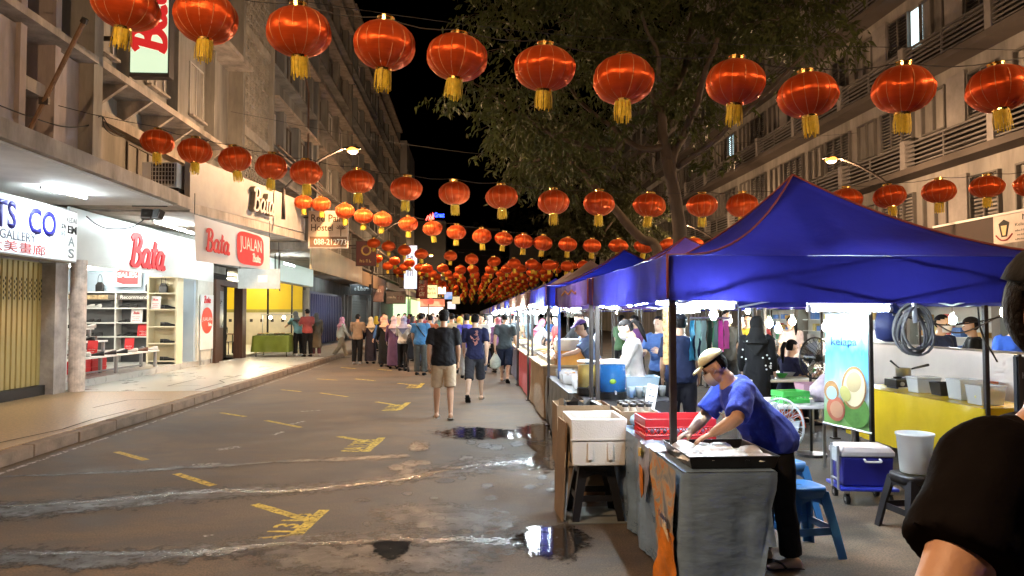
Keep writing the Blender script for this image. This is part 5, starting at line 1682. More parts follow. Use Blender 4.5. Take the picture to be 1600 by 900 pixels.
TORSO = [(.79, .10, .085, 0), (.84, .150, .108, 0), (.92, .165, .118, -.005), (1.0, .150, .108, 0), (1.08, .142, .100, .005), (1.18, .152, .108, .008), (1.28, .168, .115, .006), (1.36, .172, .105, -.004), (1.41, .135, .085, -.012), (1.445, .075, .062, -.012)]
def torso_rings(J, off=0., z0=0., z1=9., fat=0., flare=0., bulk=1.):
    rs = []
    for z, a, b, y in TORSO:
        if z < z0 - .001 or z > z1: continue
        belly = fat * math.exp(-((z - 1.0) / .16) ** 2)
        a *= 1 + (bulk - 1) * .6; b *= bulk
        a2, b2 = a + off + belly * .7 + flare * max(0, 1.0 - z), b + off + belly + flare * max(0, 1.0 - z)
        rs.append([J['spine']((a2 * math.cos(t), y + belly * .6 + b2 * math.sin(t), z)) for t in [2 * PI * j / 18 for j in range(18)]])
    return rs
def hand_parts(mb, wr, d, side, palm_n, curl=.5, sc=1., n=6, spread=1.):
    """palm, four unequal bent fingers and a thumb leaving the side of the palm"""
    d = V(d).normalized(); pn = (V(palm_n) - d * V(palm_n).dot(d)).normalized()
    sx = d.cross(pn) * -side         # towards the little finger
    m = lambda a, b, c: wr + d * (a * sc) + sx * (b * sc) + pn * (c * sc)
    ring = []
    for a, w_, h_ in ((-.015, .026, .020), (.02, .034, .018), (.06, .042, .016), (.092, .040, .013)):
        ring.append([m(a, math.cos(t) * w_, math.sin(t) * h_) for t in [2 * PI * j / 10 for j in range(10)]])
    mb.loft(ring)
    for k, (off, L, r) in enumerate(((-.030, .072, .0085), (-.010, .082, .0088), (.011, .076, .0083), (.030, .060, .0074))):
        c = curl * (1 + .12 * k)
        p = m(.085 - abs(off) * .15, off, 0)
        pts = [m(.07, off * .95, 0), p]
        ang = c * .45
        for s_ in (.45, .31, .26):
            dd = d * math.cos(ang) + pn * math.sin(ang) + sx * (off * 3 * spread * (1 - c * .4))
            p = p + dd * (L * s_ * sc); pts.append(p); ang += c * .75
        mb.tube(pts, [r * sc * 1.05, r * sc * 1.08, r * sc, r * sc * .92, r * sc * .62], n)
    p = m(.012, -.028, .006)
    pts = [p, m(.04, -.050, .012), m(.066, -.060, .020 + .012 * curl), m(.088, -.058, .030 + .022 * curl)]
    mb.tube(pts, [.014 * sc, .0125 * sc, .0105 * sc, .0065 * sc], n)
def foot(mb, J, i, off=0., bare=False):
    an = J['an%d' % i]; fa = J['fa%d' % i]
    rm = rotx(fa)
    rings = []
    for y, w_, zt in ((-.07, .024, .055), (-.055, .036, .075), (.0, .040, .085), (.06, .043, .062), (.12, .047, .042), (.165, .040, .030), (.185, .018, .018)):
        rings.append([an + rm @ V((math.cos(t) * (w_ + off), y + (.01 if y > .1 else 0) * off * 30, -.075 + (zt + off) * .5 * (1 + math.sin(t)) - off * .6)) for t in [2 * PI * j / 10 for j in range(10)]])
    mb.loft(rings)
def body_mesh(J, P, vox, hero=False):
    mb = MB()
    mb.loft(torso_rings(J, bulk=min(1.05, P.get('bulk', 1.))))
    lb = P.get('limb', 1.)
    mb.tube([J['neck'] - V((0, 0, .07)), J['neck'] + V((0, .005, .02)), J['head'] - J['HR'] @ V((0, .01, .06))], [.062, .056, .055], 12)
    H, hr = J['head'], J['HR']
    mb.ell(H + hr @ V((0, -.008, .025)), (.076, .096, .098), 16, 12, hr)
    mb.ell(H + hr @ V((0, .018, -.045)), (.060, .072, .078), 14, 10, hr)
    mb.ell(H + hr @ V((0, .095, -.02)), (.014, .022, .026), 8, 6, hr)
    mb.ell(H + hr @ V((0, .06, -.075)), (.035, .03, .03), 8, 6, hr)
    for s in (-1, 1):
        mb.ell(H + hr @ V((s * .078, -.012, -.008)), (.012, .022, .034), 8, 6, hr)
    for i, s in enumerate((-1, 1)):
        sh, el, wr = J['sh%d' % i], J['el%d' % i], J['wr%d' % i]
        mb.tube([sh - V((s * .03, 0, -.01)), sh, sh.lerp(el, .45), el, el.lerp(wr, .3), el.lerp(wr, .7), wr], [r_ * lb for r_ in (.05, .056, .047, .041, .042, .034, .026)], 10)
        h, k, a = J['hip%d' % i], J['kn%d' % i], J['an%d' % i]
        mb.tube([h + V((0, 0, .04)), h, h.lerp(k, .4), k, k.lerp(a, .28), k.lerp(a, .65), a], [.08, .088, .076, .054, .056, .042, .034], 12)
        foot(mb, J, i)
    def hands(m_, n):
        for i, s in enumerate((-1, 1)):
            hand_parts(m_, J['wr%d' % i], V(P['hdir'][i]) if 'hdir' in P else J['hd%d' % i], s, P.get('palm', (-s * 1., .25, 0)), P.get('curl', .55), 1., n)
    if hero: hands(mb, 10)
    me = remesh(mb, vox, 'body', 3)
    if not hero:
        hm = MB(); hands(hm, 5)
        bm = bmesh.new(); bm.from_mesh(me)
        tm = hm.mesh('h', True); bm.from_mesh(tm); bm.to_mesh(me); bm.free(); bpy.data.meshes.remove(tm)
        me.shade_smooth()
    return me
def person_meshes(key, P, top, bottom, head, vox, fat=0., shoes='shoe', hero=False):
    if key in PCACHE: return PCACHE[key]
    J = skeleton(P)
    out = [('body', body_mesh(J, P, vox, hero), 'skin')]
    dress = top in ('dress', 'coat')
    # upper garment
    mb = MB()
    zlo = .84
    zlo = .84 if not P.get('hem') else P['hem']
    bk = P.get('bulk', 1.)
    rings = torso_rings(J, .018, zlo, 1.46, fat, .09 if top in ('tee', 'long') else .05, bk)
    mb.loft(rings)
    for i, s in enumerate((-1, 1)):
        sh, el, wr = J['sh%d' % i], J['el%d' % i], J['wr%d' % i]
        pre = sh - V((s * .05, 0, -.012))
        if top == 'tee': mb.tube([pre, sh, sh.lerp(el, .4), sh.lerp(el, P.get('sleeve', .78))], [.066 * bk, .078 * bk, .077 * bk, .080 * bk], 12)
        elif top == 'tank': pass
        else: mb.tube([pre, sh, sh.lerp(el, .5), el, el.lerp(wr, .5), el.lerp(wr, .93)], [.064, .074, .066, .06, .056, .046], 12)
    if dress:
        lo = .10 if top == 'dress' else .32
        rr_ = []
        for z, a, b in ((1.0, .165, .125), (.9, .19, .145), (.7, .195, .16), (.45, .205, .18), (lo, .22, .20)):
            rr_.append([J['spine'](V((a * math.cos(t) * (1 + .05 * math.sin(7 * t)), b * math.sin(t) * (1 + .06 * math.sin(5 * t + 1)), z))) for t in [2 * PI * j / 28 for j in range(28)]])
        mb.loft(list(reversed(rr_)))
    out.append(({'dress': 'dress', 'coat': 'coat'}.get(top, 'shirt'), remesh(mb, vox * 1.05, 'shirt', 3, .0075), 'top'))
    # lower garment
    if top != 'dress':
        mb = MB()
        mb.loft(torso_rings(J, .014, .79, 1.01, fat * .7, 0., bk))
        for i, s in enumerate((-1, 1)):
            h, k, a = J['hip%d' % i], J['kn%d' % i], J['an%d' % i]
            if bottom == 'shorts': mb.tube([h + V((0, 0, .03)), h.lerp(k, .2), h.lerp(k, .6), h.lerp(k, .93)], [.095, .105, .096, .096], 14)
            elif bottom == 'long_shorts': mb.tube([h + V((0, 0, .03)), h.lerp(k, .2), h.lerp(k, .6), k.lerp(a, .12)], [.095, .108, .100, .092], 14)
            elif bottom == 'jeans': mb.tube([h + V((0, 0, .03)), h.lerp(k, .2), h.lerp(k, .6), k, k.lerp(a, .5), k.lerp(a, .9)], [.093, .102, .085, .068, .062, .05], 14)
            else: mb.tube([h + V((0, 0, .03)), h.lerp(k, .2), h.lerp(k, .6), k, k.lerp(a, .5), k.lerp(a, .95)], [.093, .106, .096, .085, .08, .078], 14)
        out.append(('shorts' if 'shorts' in bottom else 'trousers', remesh(mb, vox * 1.05, 'trousers', 3, .006), 'bottom'))
    for i in range(2):
        mb = MB()
        if shoes == 'sandal':
            an = J['an%d' % i]; rm = rotx(J['fa%d' % i])
            poly = [an + rm @ V(p) for p in ((-.035, -.08, -.088), (.035, -.08, -.088), (.045, .02, -.088), (.055, .12, -.088), (.035, .20, -.088), (-.02, .21, -.088), (-.05, .13, -.088), (-.04, .02, -.088))]
            mb.prism(poly, V((0, 0, .016)))
            mb.tube([an + rm @ V(p) for p in ((-.05, .06, -.06), (-.03, .09, -.03), (0, .12, -.022), (.03, .09, -.03), (.05, .06, -.06))], .009, 6)
            me = mb.mesh('sandal'); out.append(('sandal', me, 'shoe'))
        else:
            foot(mb, J, i, .010)
            me = mb.mesh('shoe', True); out.append(('shoe', me, 'shoe'))
    H, hr = J['head'], J['HR']
    def shell(c, r, cut, nu=18, nv=12):
        """part of an ellipsoid round the head, kept where cut() says so, with thickness"""
        mb = MB().ell(H + hr @ V(c), r, nu, nv, hr)
        me = mb.mesh('hair', True)
        bm = bmesh.new(); bm.from_mesh(me)
        inv = hr.transposed()
        dl = [v for v in bm.verts if not cut(inv @ (v.co - H))]
        bmesh.ops.delete(bm, geom=dl, context='VERTS')
        bmesh.ops.solidify(bm, geom=list(bm.faces), thickness=.012)
        bm.to_mesh(me); bm.free(); me.shade_smooth()
        return me
    if head in ('hair', 'ponytail', 'cap'):
        out.append(('hair', shell((0, -.014, .028), (.085, .104, .104), lambda p: (p.z > .035 + .55 * max(0, p.y)) or (p.y < -.02 and p.z > -.065), 20, 14), 'hair'))
    if head == 'ponytail':
        mb = MB()
        mb.tube([H + hr @ V(p) for p in ((0, -.10, .05), (0, -.15, .05), (0, -.18, -.04), (.01, -.17, -.16), (.01, -.15, -.27))], [.02, .032, .036, .03, .008], 10)
        out.append(('ponytail', mb.mesh('ponytail', True), 'hair'))
    if head == 'crop':
        out.append(('hair', shell((0, -.010, .026), (.0795, .0985, .1), lambda p: p.z > .03 or (p.y < -.03 and p.z > -.05), 22, 16), 'hair'))
    if head in ('cap', 'crop'):
        out.append(('cap', shell((0, -.012, .045), (.094, .112, .098), lambda p: p.z > .05, 22, 14), 'hat'))
        mb = MB()
        pts = [(-.08, .07, .055), (-.07, .13, .048), (-.03, .165, .042), (.03, .165, .042), (.07, .13, .048), (.08, .07, .055)]
        mb.prism([H + hr @ V(p) for p in pts], hr @ V((0, 0, .012)))
        out.append(('cap_brim', mb.mesh('cap_brim'), 'hat'))
    if head == 'hijab':
        mb = MB()
        mb.ell(H + hr @ V((0, -.022, .018)), (.100, .112, .118), 16, 12, hr)
        mb.tube([H + hr @ V((0, -.03, -.06)), J['neck'] + V((0, -.005, .0)), J['spine']((0, -.01, 1.39)), J['spine']((0, -.01, 1.31))], [.095, .105, .165, .205], 16)
        b = J['spine']((0, -.08, 1.22))
        mb.prism([J['spine']((-.2, -.10, 1.38)), J['spine']((.2, -.10, 1.38)), J['spine']((.02, -.15, 1.12))], V((0, -.02, 0)))
        me = remesh(mb, max(.012, vox * .9), 'hijab', 3)
        # open the front for the face
        bm = bmesh.new(); bm.from_mesh(me); inv = hr.transposed()
        dl = [v for v in bm.verts if (lambda p: p.y > .045 and abs(p.x) < .058 and -.10 < p.z < .075)(inv @ (v.co - H))]
        bmesh.ops.delete(bm, geom=dl, context='VERTS'); bm.to_mesh(me); bm.free(); me.shade_smooth()
        out.append(('hijab', me, 'hat'))
    # eyes
    mb = MB()
    for s in (-1, 1): mb.ell(H + hr @ V((s * .032, .082, .008)), (.013, .008, .007), 6, 4, hr)
    out.append(('eyes', mb.mesh('eyes', True), 'eye'))
    PCACHE[key] = (out, J)
    return PCACHE[key]
mask_cols = {}
PEOPLE = []
def person(label, loc, face, H=1.70, pose='stand', top=('tee', (.1, .1, .1)), bottom=('trousers', (.02, .02, .02)), head=('hair', None), skin='tan', shoes=('shoe', (.02, .02, .02)), vox=.018, fat=0., mask=False, group='people walking through the night market', cat='person', name='person', base=0., P=None, hero=False, stripe=None):
    P = P or POSES[pose]
    key = (pose, top[0], bottom[0], head[0], vox, fat, shoes[0], hero)
    parts, J = person_meshes(key, P, top[0], bottom[0], head[0], vox, fat, shoes[0], hero)
    s = H / 1.70
    t = thing(name, label, cat, (loc[0], loc[1], base), R(face), group)
    t.scale = (s, s, s)
    mats = {'skin': SKIN[skin], 'top': fabric(top[1]), 'bottom': fabric(bottom[1]), 'hair': HAIR, 'hat': fabric(head[1]) if head[1] else HAIR, 'shoe': fabric(shoes[1]), 'eye': ink_black}
    for nm, me, mk in parts:
        if not me.materials: me.materials.append(mats[mk])
        o = link(nm, me, t)
        o.location = (0, 0, -J['dz'])
        o.material_slots[0].link = 'OBJECT'
        o.material_slots[0].material = mats[mk]
    if mask:
        mb = MB(); Hd, hr = J['head'], J['HR']
        rings = []
        for z, w_, y in ((.0, .064, .104), (-.034, .074, .112), (-.072, .068, .106), (-.108, .046, .082)):
            rings.append([Hd + hr @ V((math.sin(a) * w_ * 1.12, y * math.cos(a * .75) + (.0 if abs(a) > .6 else .012), z)) for a in [-1.35 + 2.7 * j / 10 for j in range(11)]])
        n_ = 11
        vs = [p for r_ in rings for p in r_]
        mb.add(vs, [(i * n_ + j, i * n_ + j + 1, (i + 1) * n_ + j + 1, (i + 1) * n_ + j) for i in range(3) for j in range(10)])
        for s_ in (-1, 1):
            mb.tube([Hd + hr @ V(p) for p in ((s_ * .06, .04, -.03), (s_ * .078, -.01, .0), (s_ * .08, -.03, .02))], .003, 4)
        o = mb.build('face_mask', M('mask_white', (.7, .66, .66), .8), t, True)
        o.location = (0, 0, -J['dz'])
    t['pose_drop'] = J['dz']
    return t, J, s
# ================================================================== market tents
blue_cloth = M('tent_blue', (.014, .014, .145), .55, 0, .25, 1.5, .4, 5, .3, trans=.40)
navy_cloth = M('tent_navy', (.010, .014, .20), .6, 0, .15, 1.5, .25, 5, .3, trans=.35)
purple_cloth = M('tent_purple', (.10, .05, .22), .6, 0, .15, 1.5, .25, 5, .3, trans=.3)
brown_cloth = M('tent_brown', (.22, .13, .10), .7, 0, .15, 1.5, .25, 5, .3, trans=.25)
piping_m = M('tent_piping', (.26, .06, .05), .6)
pole_m = M('tent_pole', (.05, .042, .04), .45, .3, .4, 6)
pole_blue = M('tent_pole_blue', (.06, .13, .42), .4, .2, .15, 6)
truss_m = M('tent_truss', (.45, .47, .50), .35, .7, .1)
def tent(label, x0, x1, y0, y1, zt=2.05, zp=2.87, zb=1.76, cloth=None, ex=2.1, posts=None, detail=True, seed=0, legs=(1, 1, 1, 1), exf=None):
    cx, cy_ = (x0 + x1) / 2, (y0 + y1) / 2
    t = thing('market_tent', label, 'tent', (cx, cy_, 0), 0, 'market tents in rows'); o = t.location
    hx, hy = (x1 - x0) / 2, (y1 - y0) / 2
    n = 28 if detail else 12
    vs, fs = [], []
    for j in range(n + 1):
        for i in range(n + 1):
            u, v = -1 + 2 * i / n, -1 + 2 * j / n
            tt = 1 - max(abs(u), abs(v))
            e = exf(u, v) if exf else ex
            z = zt + (zp - zt) * tt ** e + .012 * noise.noise(V((u * 3 + seed, v * 3, 1))) * (1 - tt)
            # taut hip lines, the panel between sagging a little
            z -= .035 * math.sin(PI * min(1, tt)) * (1 - (min(abs(u), abs(v)) / max(.001, max(abs(u), abs(v)))) ** 2) * (zp - zt)
            vs.append((cx + u * hx, cy_ + v * hy, z))
    fs = []
    for j in range(n):
        for i in range(n):
            q = (j * (n + 1) + i, j * (n + 1) + i + 1, (j + 1) * (n + 1) + i + 1, (j + 1) * (n + 1) + i)
            if (i + .5 - n / 2) * (j + .5 - n / 2) > 0: fs += [(q[0], q[1], q[2]), (q[0], q[2], q[3])]
            else: fs += [(q[0], q[1], q[3]), (q[1], q[2], q[3])]
    MB(o).add(vs, fs).build('canopy', cloth or blue_cloth, t, True)
    cs = [V((x0, y0, 0)), V((x1, y0, 0)), V((x1, y1, 0)), V((x0, y1, 0))]
    for k in range(4):
        a, b = cs[k], cs[(k + 1) % 4]
        nn = (b - a).cross(UZ).normalized()
        m_ = 44 if detail else 8
        g_ = []
        for r_ in range(5):
            for i in range(m_ + 1):
                p = a.lerp(b, i / m_)
                f = r_ / 4
                wv = (.014 * math.sin(i * .9 + k) + .045 * noise.noise(V((i * .3, k, seed))) + .02 * noise.noise(V((i * .9, f * 2, seed)))) * (.25 + .75 * f)
                sag = .018 * math.sin(PI * i / m_) * f
                g_.append(p + nn * (.006 + wv) + UZ * (zt - .004 + (zb - zt) * f - sag))
        MB(o).add(g_, [(r_ * (m_ + 1) + i, r_ * (m_ + 1) + i + 1, (r_ + 1) * (m_ + 1) + i + 1, (r_ + 1) * (m_ + 1) + i) for r_ in range(4) for i in range(m_)]).build('valance', cloth or blue_cloth, t, True)
    if detail:
        for k, c in enumerate(cs):
            pts = []
            su, sv = (-1 if c.x < cx else 1), (-1 if c.y < cy_ else 1)
            for i in range(13):
                q = i / 12
                e = exf(su, sv) if exf else ex
                pts.append(V((cx + su * hx * (1 - q), cy_ + sv * hy * (1 - q), zt + (zp - zt) * q ** e + .006)))
            pts = [V((c.x + su * .012, c.y + sv * .012, zb + .01)), V((c.x + su * .012, c.y + sv * .012, zt))] + pts[1:]
            MB(o).tube(pts, .009, 6).build('piping', piping_m, t, True)
    for k, c in enumerate(cs):
        if not legs[k]: continue
        d = V((cx - c.x, cy_ - c.y, 0)).normalized() * .04
        q = .02
        MB(o).bx(c.x + d.x - q, c.x + d.x + q, c.y + d.y - q, c.y + d.y + q, .02, zt - .02).build('post', (posts or {}).get(k, pole_m), t)
        MB(o).bx(c.x + d.x - .05, c.x + d.x + .05, c.y + d.y - .05, c.y + d.y + .05, 0, .019).build('foot_plate', dark_steel, t)
    # scissor trusses under the eaves and to the crown
    for k in range(4):
        a, b = cs[k] * .94 + V((cx, cy_, 0)) * .06, cs[(k + 1) % 4] * .94 + V((cx, cy_, 0)) * .06
        zz0, zz1 = zt - .05, zb - .02
        m0 = a.lerp(b, .25); m1 = a.lerp(b, .5); m2 = a.lerp(b, .75)
        mb = MB(o)
        for p, q in ((a + UZ * zz0, m1 + UZ * zz1), (a + UZ * zz1, m1 + UZ * zz0), (m1 + UZ * zz0, b + UZ * zz1), (m1 + UZ * zz1, b + UZ * zz0)):
            mb.tube([p, q], .010, 5)
        mb.build('truss', truss_m, t)
    if detail:
        for c in cs:
            MB(o).tube([c * .98 + V((cx, cy_, 0)) * .02 + UZ * (zt - .08), V((cx, cy_, 0)) + UZ * (zt - .02)], .011, 5).build('brace', truss_m, t)
        MB(o).tube([(cx, cy_, zt - .05), (cx, cy_, zp - .03)], .016, 6).build('king_post', truss_m, t)
    return t
TX0, TX1 = 1.30, 4.30
tent('large near blue tent with red piping', TX0, TX1, 4.78, 7.72, 2.05, 2.87, 1.755, blue_cloth, 2.2, None, True, 0, exf=lambda u, v: 2.2 if u < 0 else 1.65)
tent('purple topped tent directly behind the near blue tent', 1.28, 4.28, 7.95, 10.9, 2.05, 2.66, 1.77, purple_cloth, 1.8, {3: pole_blue, 0: pole_m}, True, 2)
tent('dark blue pointed tent, third along the left row of stalls', 1.15, 4.15, 11.1, 14.1, 2.1, 2.78, 1.8, navy_cloth, 1.6, None, True, 3)
tent('brown tent, fourth along the left row of stalls', 1.1, 4.1, 14.4, 17.4, 2.1, 2.85, 1.8, brown_cloth, 1.6, None, False, 4)
for k in range(20):
    c_ = (brown_cloth, navy_cloth, brown_cloth, blue_cloth)[k % 4]
    y_ = 17.7 + k * 3.3
    tent('%s tent, %s beyond the fourth in the left row of stalls' % (('brown', 'navy', 'brown', 'blue')[k % 4], ORD[k]), 1.1, 4.1, y_, y_ + 3, 2.1, 2.8, 1.8, c_, 1.6, None, False, 5 + k)
tent('flat low blue awning over the yellow cloth stall', 4.86, 8.2, 6.75, 9.75, 1.98, 2.2, 1.86, blue_cloth, 1.4, None, True, 30)
for k in range(6):
    y_ = 10.4 + k * 3.4
    tent('%s blue tent of the right row behind the yellow stall' % ORD[k], 5.4, 8.4, y_, y_ + 3, 2.02, 2.5, 1.82, (blue_cloth, navy_cloth)[k % 2], 1.6, None, False, 40 + k)

# unseen next stall of the row, added for its cool light on the near table
tent('unseen blue tent of the stall added behind the viewpoint', 1.9, 4.9, -3.9, -.9, 2.1, 2.87, 1.8, blue_cloth, 2., None, False, 60)

# ---- lights of the stalls
near_tube = EM('stall_tube', (.86, .97, 1), 225)
def ends(px0, py0, px1, py1, Y0, Y1=None): return AT(px0, py0, Y=Y0), AT(px1, py1, Y=Y1 or Y0)
a, b = ends(1058, 478, 1146, 479, 5.0); tube_lamp('tube light at front left under the near blue tent', a, b, near_tube, .014)
a, b = ends(1256, 483, 1374, 483, 5.6); tube_lamp('bright tube light above the coconut banner', a - UY * .12, b - UY * .12, EM('banner_tube', (.86, .97, 1), 120), .018)
a, b = ends(983, 477, 1030, 468, 7.2, 5.9); tube_lamp('tube light running back along the left tent edge', a, b, near_tube, .014)
a, b = ends(1030, 474, 1062, 476, 6.9); tube_lamp('short tube light behind the near left tent post', a, b, near_tube, .014)
a, b = ends(938, 478, 968, 482, 9.2, 8.4); tube_lamp('tube light at the edge of the purple tent', a, b, near_tube, .016)
a, b = ends(1060, 488, 1090, 486, 9.6); tube_lamp('tube light over the hanging clothes', a, b, near_tube, .016)
tube_lamp('added unseen tube light at front of stall behind the viewpoint', (2.2, -.95, 1.9), (3.4, -.95, 1.9), near_tube, .016)  # unseen tubes added to throw cool light on the near table front
tube_lamp('added unseen tube light at kerb side of stall behind the viewpoint', (1.95, -3.4, 1.9), (1.95, -2.2, 1.9), near_tube, .016)
for k in range(7):
    y_ = 11.6 + k * 3.3
    tube_lamp('tube light on the kerb edge of the %s tent along the left row' % ORD[k + 2], (1.02, y_, 1.80), (1.02, y_ + 1.2, 1.80), near_tube, .014)
def bulb(label, p, r=.05, m_=None, cordlen=.25):
    t = thing('hanging_bulb', label, 'lamp', p)
    MB().ell((0, 0, 0), (r, r, r * 1.25), 8, 6).build('bulb', m_ or bulb_mat, t, True)
    MB().tube([(0, 0, r), (0, 0, r + .06)], r * .5, 6).build('socket', white_plastic, t)
    MB().tube([(0, 0, r + .05), (0, 0, r + cordlen)], .004, 4).build('cord', cable_mat, t)
    return t
for k, (px, py, Y, m_) in enumerate(((871, 482, 11.6, bulb_mat), (1115, 492, 9.5, bulb_mat), (1216, 514, 12.5, bulb_mat), (1202, 505, 12.2, warm_bulb), (1238, 502, 13, warm_bulb), (1290, 511, 12, bulb_mat),
                                     (1488, 500, 10.2, bulb_mat), (1571, 488, 8.0, warm_bulb), (848, 484, 15.5, bulb_mat), (832, 486, 18.5, bulb_mat), (905, 476, 12.5, bulb_mat), (898, 482, 13.4, bulb_mat))):
    where = ('beside the clear plastic banner', 'over the hanging clothes', 'above the seated diners, white', 'above the seated diners, yellow left', 'above the seated diners, yellow right', 'beside the coconut banner', 'over the white tarpaulin',
             'at the dark right post, yellow', 'at third tent edge', 'at fourth tent edge', 'inside the third tent, front', 'inside the third tent, back')[k]
    bulb('glowing bulb ' + where, AT(px, py, Y=Y), .045 + .0012 * Y, m_)
random.seed(12)
for k in range(20):
    y_ = 19 + k * 2.0
    bulb('tiny glowing bulb, %s along the far left row of tents' % ORD[k], (1.5 + random.uniform(0, 1.4), y_, 1.74 + random.uniform(-.06, .1)), .075, bulb_mat)['group'] = 'far stall bulbs'
for k in range(8):
    bulb('tiny glowing bulb, %s along the right row of tents' % ORD[k], (5.8 + random.uniform(0, 2), 12 + k * 2.6, 1.85 + random.uniform(-.1, .1)), .06, (bulb_mat, warm_bulb)[k % 2])['group'] = 'right row bulbs'

# ================================================================== the near stall
cloth_slate = M('cloth_slate', (.19, .30, .46), .3, 0, .35, 2.2, .45, 7, .6, stretch=(1, 1, 3))
tb = thing('stall_table', 'long stall table under slate blue shiny cloth', 'table', (1.52, 5.7, 0)); t0 = tb.location
def hem(p): return .30 if (p.x > 1.7 and p.y < 4.6) else .03
cloth_box(MB(t0), 1.24, 1.79, 4.27, 7.1, .03, .74, .055, 20, 1, hem=lambda p: .30 if p.x > 1.72 else .03).build('tablecloth', cloth_slate, tb, True)
for x in (1.30, 1.73):
    for y_ in (4.4, 5.7, 7.0): MB(t0).tube([(x, y_, 0), (x, y_, .73)], .016, 6).build('leg', steel, tb)
MB(t0).bx(1.28, 1.75, 4.32, 7.05, .70, .733).build('tabletop', white_plastic, tb)
# hanging printed banner at the table's near left corner
pm_ = M('print_orange', (.70, .22, .02), .4, 0, .5, 6, .2, 8)
pb_ = thing('printed_sheet', 'crumpled sheet with orange print hanging at table corner', 'sheet', (1.2, 4.5, .3)); p0_ = pb_.location
def curtain(mb, pts_top, pts_bot, rows=10, wav=.012, seed=0):
    n = len(pts_top); g_ = []
    for r_ in range(rows + 1):
        f = r_ / rows
        for i in range(n):
            p = V(pts_top[i]).lerp(V(pts_bot[i]), f)
            g_.append(p + V((noise.noise(V((i * .8, f * 3, seed))) * wav, noise.noise(V((i * .8, f * 3, seed + 4))) * wav, 0)))
    return mb.add(g_, [(r_ * n + i, r_ * n + i + 1, (r_ + 1) * n + i + 1, (r_ + 1) * n + i) for r_ in range(rows) for i in range(n - 1)])
def line(a, b, n): return [V(a).lerp(V(b), i / (n - 1)) for i in range(n)]
def printed():
    m, nt, b = _nodes('print_mixed')
    N, L = nt.nodes, nt.links
    tc = N.new('ShaderNodeTexCoord'); nz = N.new('ShaderNodeTexNoise'); nz.inputs['Scale'].default_value = 7; nz.inputs['Detail'].default_value = 5; nz.inputs['Distortion'].default_value = 1.2
    L.new(tc.outputs['Object'], nz.inputs['Vector'])
    cr = N.new('ShaderNodeValToRGB'); e = cr.color_ramp.elements
    e[0].position = .30; e[0].color = (.10, .15, .22, 1); e[1].position = .8; e[1].color = (.12, .16, .24, 1)
    for p_, c_ in ((.44, (.30, .32, .36, 1)), (.50, (.5, .42, .30, 1)), (.56, (.60, .20, .03, 1)), (.62, (.55, .36, .14, 1)), (.70, (.26, .30, .36, 1))):
        k_ = e.new(p_); k_.color = c_
    L.new(nz.outputs['Fac'], cr.inputs['Fac']); L.new(cr.outputs['Color'], b.inputs['Base Color']); b.inputs['Roughness'].default_value = .3
    return m
pale_m = printed()
curtain(MB(p0_), line((1.195, 4.92, .77), (1.19, 4.30, .745), 8), line((1.18, 4.62, .03), (1.19, 4.27, .03), 8), 12, .02, 2).build('backing', pale_m, pb_, True)
def spot(name, pts, m_, x=1.168):
    MB(p0_).prism([(x - .0015 * k_, y_, z_) for k_, (y_, z_) in enumerate(pts)], (-.003, 0, 0)).build(name, m_, pb_)
curtain(MB(p0_), line((1.150, 4.46, .385), (1.185, 4.262, .37), 7), line((1.135, 4.60, .03), (1.19, 4.262, .03), 7), 10, .03, 9).build('orange_drink', pm_, pb_, True)
spot('glass_rim', [(4.45, .395), (4.39, .415), (4.31, .375), (4.29, .335), (4.33, .36), (4.40, .385)], M('print_cream2', (.62, .5, .32), .4), 1.158)
text('lettering', 'Kelapa', (1.154, 4.43, .445), -UY, UZ, .17, .055, M('print_navy2', (.03, .04, .16), .4), pb_, p0_, .002, .03)
spot('print_white', [(4.46, .41), (4.42, .47), (4.36, .44), (4.37, .38)], M('print_white', (.6, .6, .62), .4), 1.162)
bagm = M('bag_plastic', (.33, .36, .48), .3, 0, .3, 6, .4, 9)
pbg = thing('plastic_bag', 'grey plastic bag draped over the left table edge', 'bag', (1.2, 5.15, .55)); q0 = pbg.location
curtain(MB(q0), line((1.32, 5.32, .755), (1.32, 4.86, .755), 8), line((1.215, 5.30, .745), (1.21, 4.88, .745), 8), 3, .012, 4).build('fold', bagm, pbg, True)
curtain(MB(q0), line((1.21, 5.30, .75), (1.205, 4.9, .75), 8), line((1.185, 5.24, .48), (1.185, 4.98, .40), 8), 8, .02, 6).build('hanging_flap', bagm, pbg, True)
MB(q0).prism([(1.178, 5.12, .62), (1.178, 5.04, .60), (1.176, 5.02, .44), (1.176, 5.06, .40), (1.176, 5.10, .46)], (-.004, 0, 0)).build('orange_print', pm_, pbg)
MB(q0).prism([(1.19, 5.20, .72), (1.19, 5.12, .73), (1.186, 5.13, .67), (1.186, 5.19, .66)], (-.004, 0, 0)).build('yellow_tab', M('tab_yellow', (.7, .5, .05), .5), pbg)
